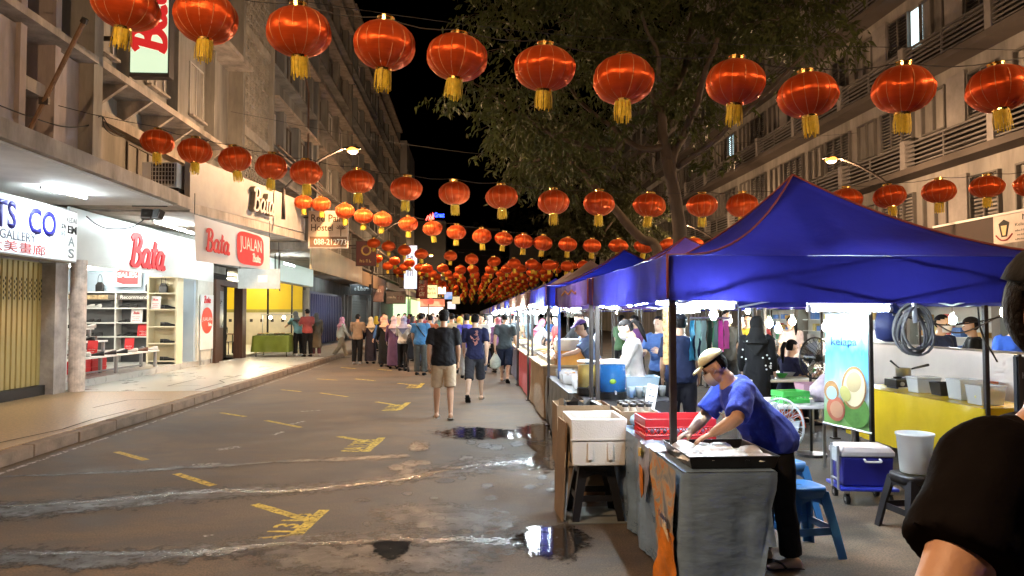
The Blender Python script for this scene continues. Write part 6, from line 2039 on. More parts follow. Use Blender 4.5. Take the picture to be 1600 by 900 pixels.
# tray with packets
tr = thing('black_tray', 'wide black tray of plastic packets under his hands', 'tray', (1.56, 4.62, .742)); r0_ = tr.location
mb = MB()
mb.loft([[(x * s_, y_ * s_, z_) for x, y_ in ((-.27, -.30), (.27, -.30), (.27, .30), (-.27, .30))] for z_, s_ in ((0, .93), (.07, 1.0), (.078, 1.03), (.078, .985), (.02, .93))])
mb.build('rim', black_plastic, tr, bevel=.004)
MB().bx(-.25, .25, -.28, .28, .004, .022).build('base', black_plastic, tr)
clear = GL('clear_plastic', (.75, .82, .88), .12, .45)
random.seed(31)
for k in range(11):
    x, y_ = -.19 + .125 * (k % 4) + random.uniform(-.02, .02), -.19 + .17 * (k // 4)
    m_ = MB()
    n_ = 8; g_ = []
    for j in range(n_ + 1):
        for i in range(n_ + 1):
            u, v = i / n_ - .5, j / n_ - .5
            g_.append((u * .15, v * .19, .03 * max(0, (1 - (2 * u) ** 4) * (1 - (2 * v) ** 4)) + .008 * noise.noise(V((u * 9, v * 9, k)))))
    m_.add(g_, [(j * (n_ + 1) + i, j * (n_ + 1) + i + 1, (j + 1) * (n_ + 1) + i + 1, (j + 1) * (n_ + 1) + i) for j in range(n_) for i in range(n_)])
    o = m_.build('plastic_packet', M('packet_white', (.62, .68, .74), .22, 0, .2, 12, .3, 20), None, True)
    o.location = (1.56 + x, 4.62 + y_, .742 + .045 + .006 * (k % 3)); o.rotation_euler = (random.uniform(-.1, .1), random.uniform(-.1, .1), random.uniform(-.4, .4))
    tag(o, 'plastic packet in black tray, %s in the %s row' % (ORD[k % 4], ('front', 'middle', 'back')[k // 4]), 'packet', 'packets in the tray')
# red lattice crate
red_p = M('crate_red', (.55, .025, .03), .4, 0, .08, 4)
def crate(label, loc, sx, sy, h, m_, rz=0., cols=14):
    t = thing('plastic_crate', label, 'crate', loc, rz)
    def lattice(p0, u, L_, z0, z1):
        mb = MB(); k = max(6, int(L_ / .045)); st = L_ / k
        nrm = u.cross(UZ)
        for i in range(k):
            a = p0 + u * (i * st); 
            mb.tube([a + UZ * z0, a + u * st + UZ * z1], .005, 4); mb.tube([a + u * st + UZ * z0, a + UZ * z1], .005, 4)
        mb.tube([p0 + UZ * z0, p0 + u * L_ + UZ * z0], .009, 4); mb.tube([p0 + UZ * z1, p0 + u * L_ + UZ * z1], .009, 4)
        return mb
    X, Y = sx / 2, sy / 2
    for p0, u, L_ in ((V((-X, -Y, 0)), UX, sx), (V((X, -Y, 0)), UY, sy), (V((X, Y, 0)), -UX, sx), (V((-X, Y, 0)), -UY, sy)):
        lattice(p0, u, L_, .03, h * .6).build('lattice_side', m_, t)
        n_ = u.cross(UZ)
        mb = MB()
        q = [p0 + n_ * .004, p0 + u * L_ + n_ * .004]
        mb.prism([q[0] + UZ * h * .6, q[1] + UZ * h * .6, q[1] + UZ * h, q[0] + u * 0 + UZ * h], -n_ * .012)
        mb.prism([q[0] + UZ * 0, q[1] + UZ * 0, q[1] + UZ * .03, q[0] + UZ * .03], -n_ * .012)
        mb.build('rim', m_, t)
    MB().bx(-X + .01, X - .01, -Y + .01, Y - .01, .002, .012).build('base', m_, t)
    return t
crate('red lattice crate on the table behind the tray', (1.54, 5.55, .742), .52, .36, .15, red_p)
for k in range(2):
    m_ = MB()
    for i in range(5): m_.ell((1.36 + .09 * i, 5.55 + .42 * k, .80), (.07, .11, .05), 8, 6)
    o = m_.build('plastic_bags', M('bag_cyan', (.35, .55, .72), .25, 0, .4, 8, .5, 14), None, True)
    tag(o, ('clear bags heaped in the front red crate', 'bluish bags heaped behind the red crate')[k], 'bags')
# carton of small bottles with black lids
cardb = M('cardboard', (.22, .15, .09), .8, 0, .25, 4, .1, 30)
bx_ = thing('carton', 'open cardboard carton beside red crate holding jars', 'box', (1.40, 6.3, .742)); c0 = bx_.location
for a in ((-.16, -.14, -.2, .2), (.14, .16, -.2, .2)):
    MB().bx(a[0], a[1], a[2], a[3], 0, .11).build('side', cardb, bx_)
for a in ((-.14, .14, -.2, -.18), (-.14, .14, .18, .2)): MB().bx(*a, 0, .11).build('end', cardb, bx_)
MB().bx(-.14, .14, -.18, .18, 0, .006).build('base', cardb, bx_)
jar_b = MB().lathe([(.026, .007), (.03, .012), (.03, .115), (.022, .135), (.022, .14)], 12).mesh('glass', True); jar_b.materials.append(M('jar_pale', (.45, .42, .36), .2, 0, .2, 8))
jar_l = MB().lathe([(.027, .14), (.028, .142), (.028, .165), (.02, .167)], 12).mesh('lid', True); jar_l.materials.append(black_plastic)
for k in range(12):
    i, j = k % 4, k // 4
    t = thing('jar', 'black lidded jar, %s from left in %s row of carton' % (ORD[i], ('front', 'middle', 'back')[j]), 'jar', (1.30 + i * .067, 6.18 + j * .11, .744), 0, 'jars in the carton')
    link('glass', jar_b, t); link('lid', jar_l, t)
# menu card
mc = thing('menu_card', 'white printed menu card leaning by the vendor', 'sign', AT(1016, 628, Y=7.0)); 
MB().box((0, 0, 0), (.10, .01, .34), (R(-15), R(14), 0)).build('card', MATS['poster_white'], mc)
for k in range(5): MB().box((.045 * (.12 - k * .06), -.012 + (k - 2) * .0165, .12 - k * .06), (.06, .004, .014), (R(-15), R(14), 0)).build('print_line', ink_grey, mc)
# foam box on black stool
foam = M('foam_white', (.72, .72, .70), .8, 0, .06, 6, .15, 90)
fb = thing('foam_box', 'white foam box on black stool beside the stall table', 'box', (1.02, 6.1, .46)); 
X, Y, Hh, th = .225, .26, .37, .03
mb = MB()
mb.loft([[(x * (X + e), y_ * (Y + e), z_) for x, y_ in ((-1, -1), (1, -1), (1, 1), (-1, 1))] for z_, e in ((0, -.015), (Hh, 0), (Hh, -th), (.04, -th - .01))])
mb.build('shell', foam, fb, bevel=.008)
MB().bx(-X - .004, X + .004, -Y - .004, -Y + .001, Hh * .55, Hh * .58).build('moulded_line', foam, fb)
for x in (-.07, .09):
    MB().bx(x - .02, x + .02, -Y - .003, -Y + .002, .05, Hh * .5).build('moulded_rib', foam, fb)
mb = MB()
for k in range(4): mb.ell((-.02 + k * .035, -.03 * (k % 2), .30), (.022, .022, .02), 8, 6)
mb.build('dark_fruit', M('fruit_dark', (.03, .01, .01), .4), fb, True)
MB().bx(-X + .05, X - .05, -Y + .05, Y - .05, .045, .29).build('contents', M('ice_white', (.6, .62, .62), .4, 0, .2, 14, .6, 20), fb)

def stool(label, loc, m_, rz=0., h=.45, top=.15, bot=.19, grp='plastic stools'):
    t = thing('plastic_stool', label, 'stool', loc, rz, grp)
    # seat with rounded corners and a raised rim
    def sq(r, z, e=4.):
        return [(math.copysign(abs(math.cos(a)) ** (2 / e), math.cos(a)) * r, math.copysign(abs(math.sin(a)) ** (2 / e), math.sin(a)) * r, z) for a in [2 * PI * (j + .5) / 28 for j in range(28)]]
    MB().loft([sq(top * 1.02, h - .07), sq(top * 1.03, h - .02), sq(top, h - .004), sq(top * .9, h), sq(top * .8, h - .006), sq(.02, h - .008)]).build('seat', m_, t, True)
    MB().loft([sq(.018, h - .0075, 2), sq(.016, h - .0065, 2)]).build('seat_hole', black_plastic, t)
    for sx in (-1, 1):
        for sy in (-1, 1):
            rings = []
            for z, k in ((h - .03, 0), (h * .5, .5), (.02, .97), (0, 1)):
                c = V((sx * (top * .80 + (bot - top * .80) * k), sy * (top * .80 + (bot - top * .80) * k), z))
                w_ = .055 - .018 * k
                rings.append([c + V((sx * a, sy * b, 0)) for a, b in ((.02, .02), (.02, -w_), (.006, -w_), (.004, .004), (-w_, .006), (-w_, .02))])
            MB().loft(rings).build('leg', m_, t)
    k = .62
    for s_ in (-1, 1):
        z = h * .33; e = top * .8 + (bot - top * .8) * .66
        MB().bx(-e, e, s_ * e - .004, s_ * e + .004, z, z + .05).build('stretcher', m_, t)
        MB().bx(s_ * e - .004, s_ * e + .004, -e, e, z - .003, z + .047).build('stretcher', m_, t)
        for z_ in (0, 1):
            pass
    # curved apron under seat, each side an arch
    for s_ in (-1, 1):
        for ax in (0, 1):
            pts = []
            for i in range(9):
                f = -1 + i / 4
                d_ = .05 + .07 * f * f
                pts.append((f * top * .86, d_))
            mb = MB()
            for (a, da), (b, db) in zip(pts, pts[1:]):
                q = [(a, h - .04), (b, h - .04), (b, h - .04 - db), (a, h - .04 - da)]
                e = s_ * (top * .94 + .004 * ax)
                mb.add([(x, e, z) if ax == 0 else (e, x, z) for x, z in q], [(0, 1, 2, 3)])
            mb.build('apron', m_, t)
    return t
sblue = M('stool_blue', (.035, .16, .42), .35, 0, .08, 4)
sblack = M('stool_black', (.012, .012, .014), .35, 0, .15, 4)
sred = M('stool_orange', (.6, .1, .03), .35, 0, .1, 4)
stool('black stool holding the white foam box', (1.02, 6.1, .012), sblack, .0, .45)
MB().bx(.78, 1.28, 5.86, 6.36, .004, .012).build('floor_board', M('board_slate', (.16, .18, .18), .6)); tag(bpy.data.objects['floor_board'], 'flat grey board under the black stool', 'board')
stool('bright blue stool in the open behind the bending man', (2.31, 5.12, 0), sblue, R(8), .47, .145, .195)
stool('blue stool half hidden by the bending man', (2.55, 5.95, 0), sblue, R(15), .47, .145, .195)
stool('black stool under the white bucket', (3.42, 5.55, 0), sblack, R(5), .44)
stool('small orange stool among the queue', AT(617, 570, Z=0), sred, 0, .5)
# cardboard sheets leaning
for k, (dx, m_, w_, lab) in enumerate(((0, cardb, .0, 'brown cardboard sheet standing left of foam box'), (.03, M('card_white', (.5, .48, .44), .7), .05, 'pale board standing against the cardboard by foam box'))):
    t = thing('cardboard_sheet', lab, 'cardboard', (.745 + dx, 6.1, .0))
    MB().box((0, 0, .40 - w_), (.012, .38 - w_ * 2, .78 - 2 * w_), (0, R(2.5 + k), R(3))).build('sheet', m_, t)
    MB().box((.007, -.1, .5), (.004, .2, .12), (0, R(2.5 + k), R(3))).build('tape', M('tape_tan', (.5, .4, .25), .4), t)
ob2 = thing('carton', 'opened cardboard box behind the white foam box', 'box', (1.02, 6.85, .0))
for a in ((-.24, .24, -.2, -.19), (-.24, .24, .19, .2)): MB().bx(*a, .3, .84).build('side', cardb, ob2)
for a in ((-.24, -.23, -.19, .19), (.23, .24, -.19, .19)): MB().bx(*a, .3, .84).build('end', cardb, ob2)
MB().bx(-.22, .22, -.18, .18, 0, .31).build('base', cardb, ob2)
m_ = MB()
for i in range(5): m_.box((-.15 + i * .07, 0, .80), (.05, .2, .1), (random.uniform(-.5, .5), random.uniform(-.5, .5), random.uniform(-1, 1)))
m_.build('rolled_bags', black_plastic, ob2)

# banner with coconuts
cb = thing('coconut_banner', 'hanging blue and green coconut drink banner', 'banner', AT(1320, 580, Y=5.75)); k0 = cb.location
B00, B10, B11, B01 = AT(1290, 490, Y=5.85), AT(1356, 490, Y=5.6), AT(1358, 677, Y=5.6), AT(1288, 660, Y=5.85)
ub = (B10 - B00).normalized(); vbn = UZ; nbn = ub.cross(vbn).normalized()
def onB(u, v, d=0.): return (B00 * (1 - u) + B10 * u) * v + (B01 * (1 - u) + B11 * u) * (1 - v) + nbn * d
def banner_mat():
    m, nt, b = _nodes('banner_print')
    N, L = nt.nodes, nt.links
    tc = N.new('ShaderNodeTexCoord'); sp = N.new('ShaderNodeSeparateXYZ')
    L.new(tc.outputs['Generated'], sp.inputs[0])
    nz = N.new('ShaderNodeTexNoise'); nz.inputs['Scale'].default_value = 5; L.new(tc.outputs['Generated'], nz.inputs['Vector'])
    ad = N.new('ShaderNodeMath'); ad.operation = 'MULTIPLY_ADD'; ad.inputs[1].default_value = .25; L.new(nz.outputs['Fac'], ad.inputs[0]); L.new(sp.outputs['Z'], ad.inputs[2])
    cr = N.new('ShaderNodeValToRGB'); e = cr.color_ramp.elements
    e[0].position = .1; e[0].color = (.20, .38, .10, 1); e[1].position = 1.0; e[1].color = (.30, .62, .50, 1)
    for p, c in ((.32, (.16, .34, .09, 1)), (.44, (.55, .66, .68, 1)), (.62, (.16, .42, .68, 1)), (.82, (.05, .32, .62, 1))):
        k = e.new(p); k.color = c
    L.new(ad.outputs[0], cr.inputs['Fac']); L.new(cr.outputs['Color'], b.inputs['Base Color'])
    b.inputs['Roughness'].default_value = .4
    return m
mb = MB(k0)
g_ = []
for j in range(13):
    for i in range(9):
        u, v = i / 8, 1 - j / 12
        g_.append(onB(u, v, .006 * math.sin(v * 7 + u * 3)))
mb.add(g_, [(j * 9 + i, j * 9 + i + 1, (j + 1) * 9 + i + 1, (j + 1) * 9 + i) for j in range(12) for i in range(8)])
mb.build('sheet', banner_mat(), cb, True)
def disc(name, u, v, ru, rv, m_, d, tilt=0., n=24):
    ps = []
    for i in range(n):
        a = 2 * PI * i / n
        x, y_ = math.cos(a) * ru, math.sin(a) * rv
        ps.append(onB(u + (x * math.cos(tilt) - y_ * math.sin(tilt) * .35), v + (x * math.sin(tilt) * .35 + y_ * math.cos(tilt)), d))
    MB(k0).prism(ps, nbn * .002).build(name, m_, cb)
husk = M('coconut_husk', (.36, .20, .08), .6, 0, .35, 14); flesh = M('coconut_flesh', (.66, .58, .38), .5, 0, .1, 6); green = M('coconut_green', (.10, .24, .05), .5, 0, .3, 8); redc = M('coconut_red', (.40, .12, .07), .5, 0, .3, 8); skyp = M('print_skyblue', (.30, .45, .50), .5)
disc('green_coconut', .72, .16, .30, .14, green, .008)
disc('coconut_half', .68, .36, .29, .19, husk, .010, .25); disc('coconut_flesh', .69, .36, .25, .165, flesh, .013, .25); disc('coconut_hollow', .69, .41, .17, .09, M('coconut_shade', (.45, .36, .2), .5), .016, .25); disc('coconut_rind', .5, .30, .14, .07, M('rind_olive', (.42, .40, .14), .5), .019, -.5)
disc('coconut_piece', .17, .30, .17, .095, husk, .010); disc('coconut_piece_flesh', .18, .285, .12, .06, skyp, .013)
disc('red_coconut', .28, .15, .21, .11, redc, .012); disc('red_coconut_face', .30, .145, .15, .075, M('coconut_pink', (.42, .22, .13), .5), .015)
text('lettering', 'kelapa', onB(.45, .745, .006), ub, UZ, .20, .085, M('print_navy', (.02, .05, .30), .4), cb, k0, .003, .008)
text('lettering', 'minum', onB(.45, .87, .006), ub, UZ, .20, .07, M('print_cream', (.75, .62, .35), .4), cb, k0, .003, .008)
for k in range(6):
    text('side_lettering', 'COTAJU'[k], onB(.86, .93 - k * .055, .008), ub, UZ, .028, .038, M('print_sky', (.10, .28, .55), .4), cb, k0, .003)
for c, d in ((B01, B11), (B00, B10)):
    MB(k0).tube([c - ub * .01, d + ub * .02], .009, 6).build('rod', steel, cb)
for u in (.08, .92): MB(k0).tube([onB(u, 1), onB(u, 1) + UZ * .25], .003, 4).build('cord', cable_mat, cb)
# trolley with cooler
TR = AT(1354, 757, Z=.17)
ty = thing('trolley', 'blue platform trolley with steel handle', 'trolley', (TR.x + .02, TR.y + .12, 0), R(-8)); ty.scale = (.82, .82, .82) 
tblue = M('trolley_blue', (.03, .05, .50), .4, 0, .08, 4)
MB().bx(-.30, .30, -.24, .24, .15, .185).build('platform', tblue, ty, bevel=.012)
wh = MB().tube([(-.018, 0, 0), (.018, 0, 0)], .055, 16)
for x in (-.22, .22):
    for y_ in (-.18, .18):
        o = MB().tube([(x - .018, y_, .058), (x + .018, y_, .058)], .055, 16).build('wheel', black_plastic, ty)
        MB().tube([(x - .021, y_, .058), (x + .021, y_, .058)], .022, 10).build('hub', steel, o)
        MB().bx(x - .03, x + .03, y_ - .02, y_ + .02, .118, .149).build('fork', steel, ty)
for y_ in (-.19, .0):
    MB().tube([(-.31, y_, .16), (-.31, y_, .62)], .015, 8).build('handle_post', truss_m, ty)
MB().tube([(-.31, -.19, .26), (-.31, 0, .26)], .012, 8).build('handle_bar', truss_m, ty)
MB().bx(-.318, -.304, -.17, -.02, .45, .60).build('handle_plate', M('plate_grey', (.42, .45, .48), .4), ty)
co = thing('cool_box', 'blue cool box with white lid on the trolley', 'cool box', (TR.x + .02, TR.y + .12, .154), R(-8)); co.scale = (.82, .82, .86)
MB().loft([[(x * s_, y_ * s_, z_) for x, y_ in ((-.27, -.19), (.27, -.19), (.27, .19), (-.27, .19))] for z_, s_ in ((0, .93), (.30, 1.0))]).build('body', M('cooler_blue', (.025, .025, .24), .35, 0, .1, 3), co, bevel=.02)
MB().loft([[(x * s_, y_ * s_, z_) for x, y_ in ((-.28, -.20), (.28, -.20), (.28, .20), (-.28, .20))] for z_, s_ in ((.302, 1.0), (.35, 1.0), (.40, .86))]).build('lid', M('cooler_lid', (.66, .62, .62), .4, 0, .05, 3), co, bevel=.015)
MB().tube(catmull([(-.04, -.19, .28), (-.04, -.225, .275), (-.03, -.228, .26), (.11, -.228, .26), (.12, -.225, .275), (.12, -.19, .28)], 4), .012, 6).build('handle', white_plastic, co)
# bucket
bk = thing('white_bucket', 'translucent white bucket on the black stool', 'bucket', (3.42, 5.55, .447))
MB().lathe([(.105, 0), (.108, .005), (.13, .28), (.138, .285), (.138, .30), (.127, .30), (.104, .012)], 32).build('pail', M('bucket_white', (.66, .70, .72), .35, 0, .05, 4, trans=.4), bk, True)
MB().lathe([(.1, .012), (.118, .15), (.01, .152)], 28).build('water', M('bucket_water', (.55, .60, .62), .2), bk, True)
# yellow table stall
yt = thing('yellow_table', 'long table under glossy yellow cloth at right', 'table', (5.2, 7.9, 0)); yo = yt.location
ycl = M('cloth_yellow', (.72, .50, .02), .22, 0, .10, 2, .3, 4, .6)
cloth_box(MB(yo), 4.86, 5.5, 6.78, 9.3, .14, .77, .035, 14, 8, hem=lambda p: .34 if (p.y < 7.25 and p.x < 5) else .14).build('tablecloth', ycl, yt, True)
for x in (4.93, 5.43):
    for y_ in (6.9, 9.2): MB(yo).tube([(x, y_, 0), (x, y_, .76)], .018, 6).build('leg', steel, yt)
# white tarpaulin behind
wt = thing('white_tarpaulin', 'white tarpaulin wall behind the yellow table', 'tarpaulin', (5.85, 8.6, 0)); w0 = wt.location
curtain(MB(w0), line((5.85, 6.7, 1.24), (5.85, 12.0, 1.24), 30), line((5.87, 6.7, .02), (5.87, 12.0, .02), 30), 8, .05, 3).build('sheet', M('tarp_white', (.66, .60, .57), .5, 0, .08, 1.5, .2, 6), wt, True)
MB(w0).tube([(5.85, 6.7, 1.25), (5.85, 12.0, 1.25)], .015, 6).build('top_rail', steel, wt)
for y_ in (6.75, 9.4, 11.9): MB(w0).tube([(5.9, y_, 0), (5.9, y_, 1.25)], .02, 6).build('support_post', steel, wt)
# things on yellow table
def tub(label, px, py, Y, sx, sy, h, m_, fill=None, lidm=None):
    p = AT(px, py, Y=Y); p.z = .775
    t = thing('plastic_tub', label, 'tub', p)
    MB().loft([[(x * s_, y_ * s_, z_) for x, y_ in ((-sx, -sy), (sx, -sy), (sx, sy), (-sx, sy))] for z_, s_ in ((0, .86), (h, 1), (h + .012, 1.06), (h + .012, .98), (.012, .84))]).build('shell', m_, t, bevel=.006)
    if fill:
        m2 = MB()
        for i in range(14): m2.ell((random.uniform(-sx, sx) * .7, random.uniform(-sy, sy) * .7, h * random.uniform(.3, .8)), (.04, .04, .03), 6, 4)
        m2.build('food', fill, t, True)
    if lidm: MB().bx(-sx * 1.05, sx * 1.05, -sy * 1.05, sy * 1.05, h + .013, h + .03).build('lid', lidm, t, bevel=.006)
    return t
ctub = GL('tub_clear', (.72, .76, .80), .15, .5)
tub('clear tub next to gas stove on yellow table', 1443, 610, 8.2, .14, .11, .15, ctub, None, GL('tub_lid', (.7, .74, .8), .2, .6))
tub('tall clear tub of noodles on yellow table', 1508, 622, 7.5, .13, .12, .20, ctub, foodm[1])
tub('clear tub of pale food at near end of yellow table', 1540, 630, 7.05, .13, .12, .18, ctub, M('food_pale', (.6, .55, .2), .6, 0, .3, 12))
tub('orange lidded tub behind others on yellow table', 1538, 590, 7.9, .10, .08, .12, M('tub_orange', (.65, .25, .12), .4), None, M('lid_orange', (.7, .2, .08), .4))
tub('open basket of fried snacks at the back of yellow table', 1520, 590, 8.0, .12, .08, .10, ctub, foodm[1])
p = AT(1479, 612, Y=7.9); p.z = .775
bt = thing('black_tub', 'black square tub in middle of yellow table', 'tub', p)
MB().loft([[(x * s_, y_ * s_, z_) for x, y_ in ((-.14, -.1), (.14, -.1), (.14, .1), (-.14, .1))] for z_, s_ in ((0, .85), (.14, 1), (.14, .94), (.01, .8))]).build('shell', black_plastic, bt, bevel=.006)
p = AT(1412, 605, Y=8.7); p.z = .775
st = thing('gas_stove', 'black portable gas stove at far end of yellow table', 'stove', p)
MB().bx(-.17, .17, -.13, .13, .02, .11).build('body', black_metal, st, bevel=.01)
for k in range(4): MB().box((.08 * math.cos(k * PI / 2), .08 * math.sin(k * PI / 2), .125), (.09, .012, .025), (0, 0, k * PI / 2)).build('pan_support', dark_steel, st)
for x in (-.14, .14): MB().bx(x - .015, x + .015, -.1, .1, 0, .02).build('foot', black_plastic, st)
MB().tube([(-.1, -.131, .06), (-.1, -.15, .06)], .025, 12).build('knob', steel, st)
pt = thing('saucepan', 'steel saucepan with black handle on the gas stove', 'saucepan', p + V((.0, 0, .139)))
MB().lathe([(.075, 0), (.085, .006), (.085, .10), (.088, .104), (.082, .104), (.08, .01)], 24).build('pot', steel, pt, True)
MB().tube([(.085, 0, .085), (.14, 0, .10), (.30, -.03, .14)], [.01, .012, .016], 8).build('handle', black_plastic, pt, True)
MB().tube([(-.05, 0, .10), (-.15, .02, .19)], [.008, .014], 8).build('ladle_handle', black_plastic, pt, True)
# right post, chalkboard
cbk = thing('chalkboard', 'dark chalkboard with faint writing at the right edge', 'board', (4.92, 6.45, 0))
MB(cbk.location).bx(4.90, 5.6, 6.40, 6.44, .45, 1.28).build('slate', M('slate_black', (.03, .03, .035), .7, 0, .3, 5), cbk)
for k in range(4): scribble('chalk_writing', (5.05, 6.398, 1.12 - k * .15), UX, UZ, .2, .07, M('chalk', (.25, .25, .26), .9), cbk, cbk.location, 4, k)
for x in (4.93, 5.57): MB(cbk.location).bx(x - .015, x + .015, 6.39, 6.45, 0, 1.3).build('leg', dark_steel, cbk)
# coil of cable and bag under the near tent valance
cc = thing('cable_coil', 'thick grey cable coil hanging from tent frame', 'cable', AT(1428, 500, Y=6.0)); c0 = cc.location
hose = M('hose_grey', (.13, .13, .135), .5, 0, .15, 4)
random.seed(44)
ctr = AT(1428, 512, Y=6.0)
for k in range(7):
    pts = []
    rx, rz = .135 + random.uniform(-.02, .02), .21 + random.uniform(-.03, .02)
    dx, dz, dy = random.uniform(-.02, .02), random.uniform(-.03, .02), random.uniform(-.05, .05)
    for i in range(25):
        a = 2 * PI * i / 24
        pts.append(ctr + V((dx + rx * math.cos(a) * (1 - .18 * math.sin(a)), dy + .02 * math.sin(2 * a + k), dz + rz * math.sin(a))))
    MB(c0).tube(pts, .011, 7, False).build('loop', hose, cc, True)
MB(c0).tube([ctr + V((0, 0, .19)), ctr + V((0, 0, .34))], .012, 6).build('hook', steel, cc)
MB(c0).tube([ctr + V((-.015, -.03, .22)), ctr + V((-.01, -.04, .04))], .02, 8).build('spray_gun', truss_m, cc)
nb_g = thing('hanging_bag', 'dark blue sack hanging beside the cable coil', 'bag', AT(1392, 500, Y=6.6))
m_ = MB()
m_.loft([[(math.cos(a) * r * (1 + .12 * math.sin(3 * a)), math.sin(a) * r * .7, z) for a in [2 * PI * j / 16 for j in range(16)]] for z, r in ((-.20, .05), (-.17, .12), (-.05, .14), (.08, .11), (.15, .05), (.2, .03))])
m_.build('sack', M('sack_navy', (.02, .03, .12), .45, 0, .3, 5, .6, 10), nb_g, True)
MB().tube([(0, 0, .19), (0, 0, .35)], .006, 5).build('cord', cable_mat, nb_g)
wire('grey cable slung under tent from coil to right post', [AT(1395, 492, Y=6.1), AT(1450, 500, Y=6.3), AT(1500, 520, Y=6.5), AT(1570, 490, Y=6.7)], .007, hose)
wire('black cable dropping to the dark right post', [AT(1528, 480, Y=6.2), AT(1534, 520, Y=6.3), AT(1558, 565, Y=6.6)], .008)
wire('cable running under the tent toward the right post', [AT(1380, 485, Y=6.0), AT(1480, 508, Y=6.2), AT(1600, 488, Y=6.3)], .006)

# ---- fans
def fan(label, loc, rz, m_, h=1.0, r=.22):
    t = thing('pedestal_fan', label, 'fan', loc, rz)
    mb = MB()
    for k in range(24):
        a = 2 * PI * k / 24
        mb.tube([(0, -.09, h), (math.cos(a) * r * .6, -.085, h + math.sin(a) * r * .6), (math.cos(a) * r, -.02, h + math.sin(a) * r)], .003, 4, False)
        mb.tube([(0, .07, h), (math.cos(a) * r, .02, h + math.sin(a) * r)], .003, 4, False)
    mb.build('guard', m_, t)
    MB().tube([(math.cos(a) * r, 0, h + math.sin(a) * r) for a in [2 * PI * i / 32 for i in range(33)]], .011, 6, False).build('rim', m_, t)
    for k in range(3):
        a = k * 2 * PI / 3
        d, e = V((math.cos(a), 0, math.sin(a))), V((-math.sin(a), .5, math.cos(a)))
        MB().add([V((0, -.02, h)) + d * .03, V((0, -.02, h)) + d * r * .85 + e * .05, V((0, 0, h)) + d * r * .8 - e * .09, V((0, 0, h)) + d * .04 - e * .04], [(0, 1, 2, 3)]).build('blade', M('blade_grey', (.3, .32, .36), .3), t)
    MB().tube([(0, -.04, h), (0, .14, h)], .045, 12).build('motor', m_, t)
    MB().tube([(0, .08, h), (0, .08, .05)], .016, 8).build('stand', m_, t)
    MB().lathe([(.18, 0), (.17, .03), (.03, .05)], 20, (0, .08, 0)).build('base', m_, t)
fan('black standing fan behind the coconut banner', (4.05, 8.5, 0), R(20), black_plastic, 1.15, .24)
fan('round fan with pale rim behind the bending man', (2.95, 6.9, 0), R(-60), M('fan_pale', (.45, .48, .5), .4), .62, .24)
# grey folding table with green basket
ft = thing('folding_table', 'white folding table with baskets behind the bending man', 'table', (3.35, 7.6, 0)); f0_ = ft.location
MB(f0_).bx(2.8, 3.95, 7.2, 8.0, .72, .755).build('tabletop', white_plastic, ft, bevel=.01)
for x in (2.9, 3.85):
    for y_ in (7.3, 7.9): MB(f0_).tube([(x, y_, 0), (x, y_, .72)], .016, 6).build('leg', steel, ft)
crate('bright green basket on the white folding table', (3.3, 7.5, .757), .30, .22, .12, M('basket_green', (.08, .5, .10), .4), R(10))
tub('pink plastic bag tub on the folding table', 1270, 570, 7.8, .16, .12, .14, GL('tub_pink', (.75, .45, .55), .2, .6), foodm[2])
bag2 = thing('carry_bag', 'clear and pink plastic carrier bag on folding table', 'bag', (3.72, 7.55, .757))
m_ = MB(); m_.loft([[(math.cos(a) * r * (1 + .15 * math.sin(3 * a)), math.sin(a) * r * .7, z) for a in [2 * PI * j / 14 for j in range(14)]] for z, r in ((0, .12), (.06, .17), (.15, .16), (.24, .08), (.28, .05))])
m_.build('bag', M('bag_pinkish', (.55, .45, .52), .3, 0, .4, 6, .5, 10), bag2, True)
# ---- hanging clothes
ch = thing('clothes_rail', 'rail of hanging bags and clothes, pink and turquoise', 'clothes rail', AT(1105, 500, Y=9.0)); h0_ = ch.location
ra, rb = AT(1078, 497, Y=9.0), AT(1140, 497, Y=9.0)
MB(h0_).tube([ra, rb], .014, 6).build('rail', steel, ch)
cols = [(.05, .38, .62), (.42, .62, .60), (.40, .58, .56), (.012, .012, .012), (.05, .3, .12), (.62, .10, .42), (.55, .08, .38)]
for k, c in enumerate(cols):
    a = ra.lerp(rb, (k + .3) / len(cols))
    zb_ = (.52, .52, .46, .6, .5, .42, .38)[k]
    curtain(MB(h0_), line(a + V((-.035, -.05, -.03)), a + V((.055, .05, -.03)), 6), line(a + V((-.06, -.08, -zb_)), a + V((.07, .08, -zb_)), 6), 8, .03, k).build('garment', fabric(c), ch, True)
for x, e in ((ra, -1), (rb, 1)): MB(h0_).tube([x, x + UZ * .4], .006, 5).build('cord', cable_mat, ch)
# gold foil strip hanging from the near post
gf = thing('foil_banner', 'narrow brown and gold foil strip hanging by the near post', 'banner', AT(1042, 520, Y=7.3)); g0_ = gf.location
a, b = AT(1036, 480, Y=7.4), AT(1049, 480, Y=7.4)
curtain(MB(g0_), line(a, b, 4), line(AT(1036, 570, Y=7.4), AT(1050, 570, Y=7.4), 4), 10, .01, 2).build('foil', M('foil_brown', (.34, .20, .08), .3, .3, .8, 26, .6, 30), gf)
MB(g0_).tube([a - UX * .01, b + UX * .01], .006, 5).build('rod', steel, gf)

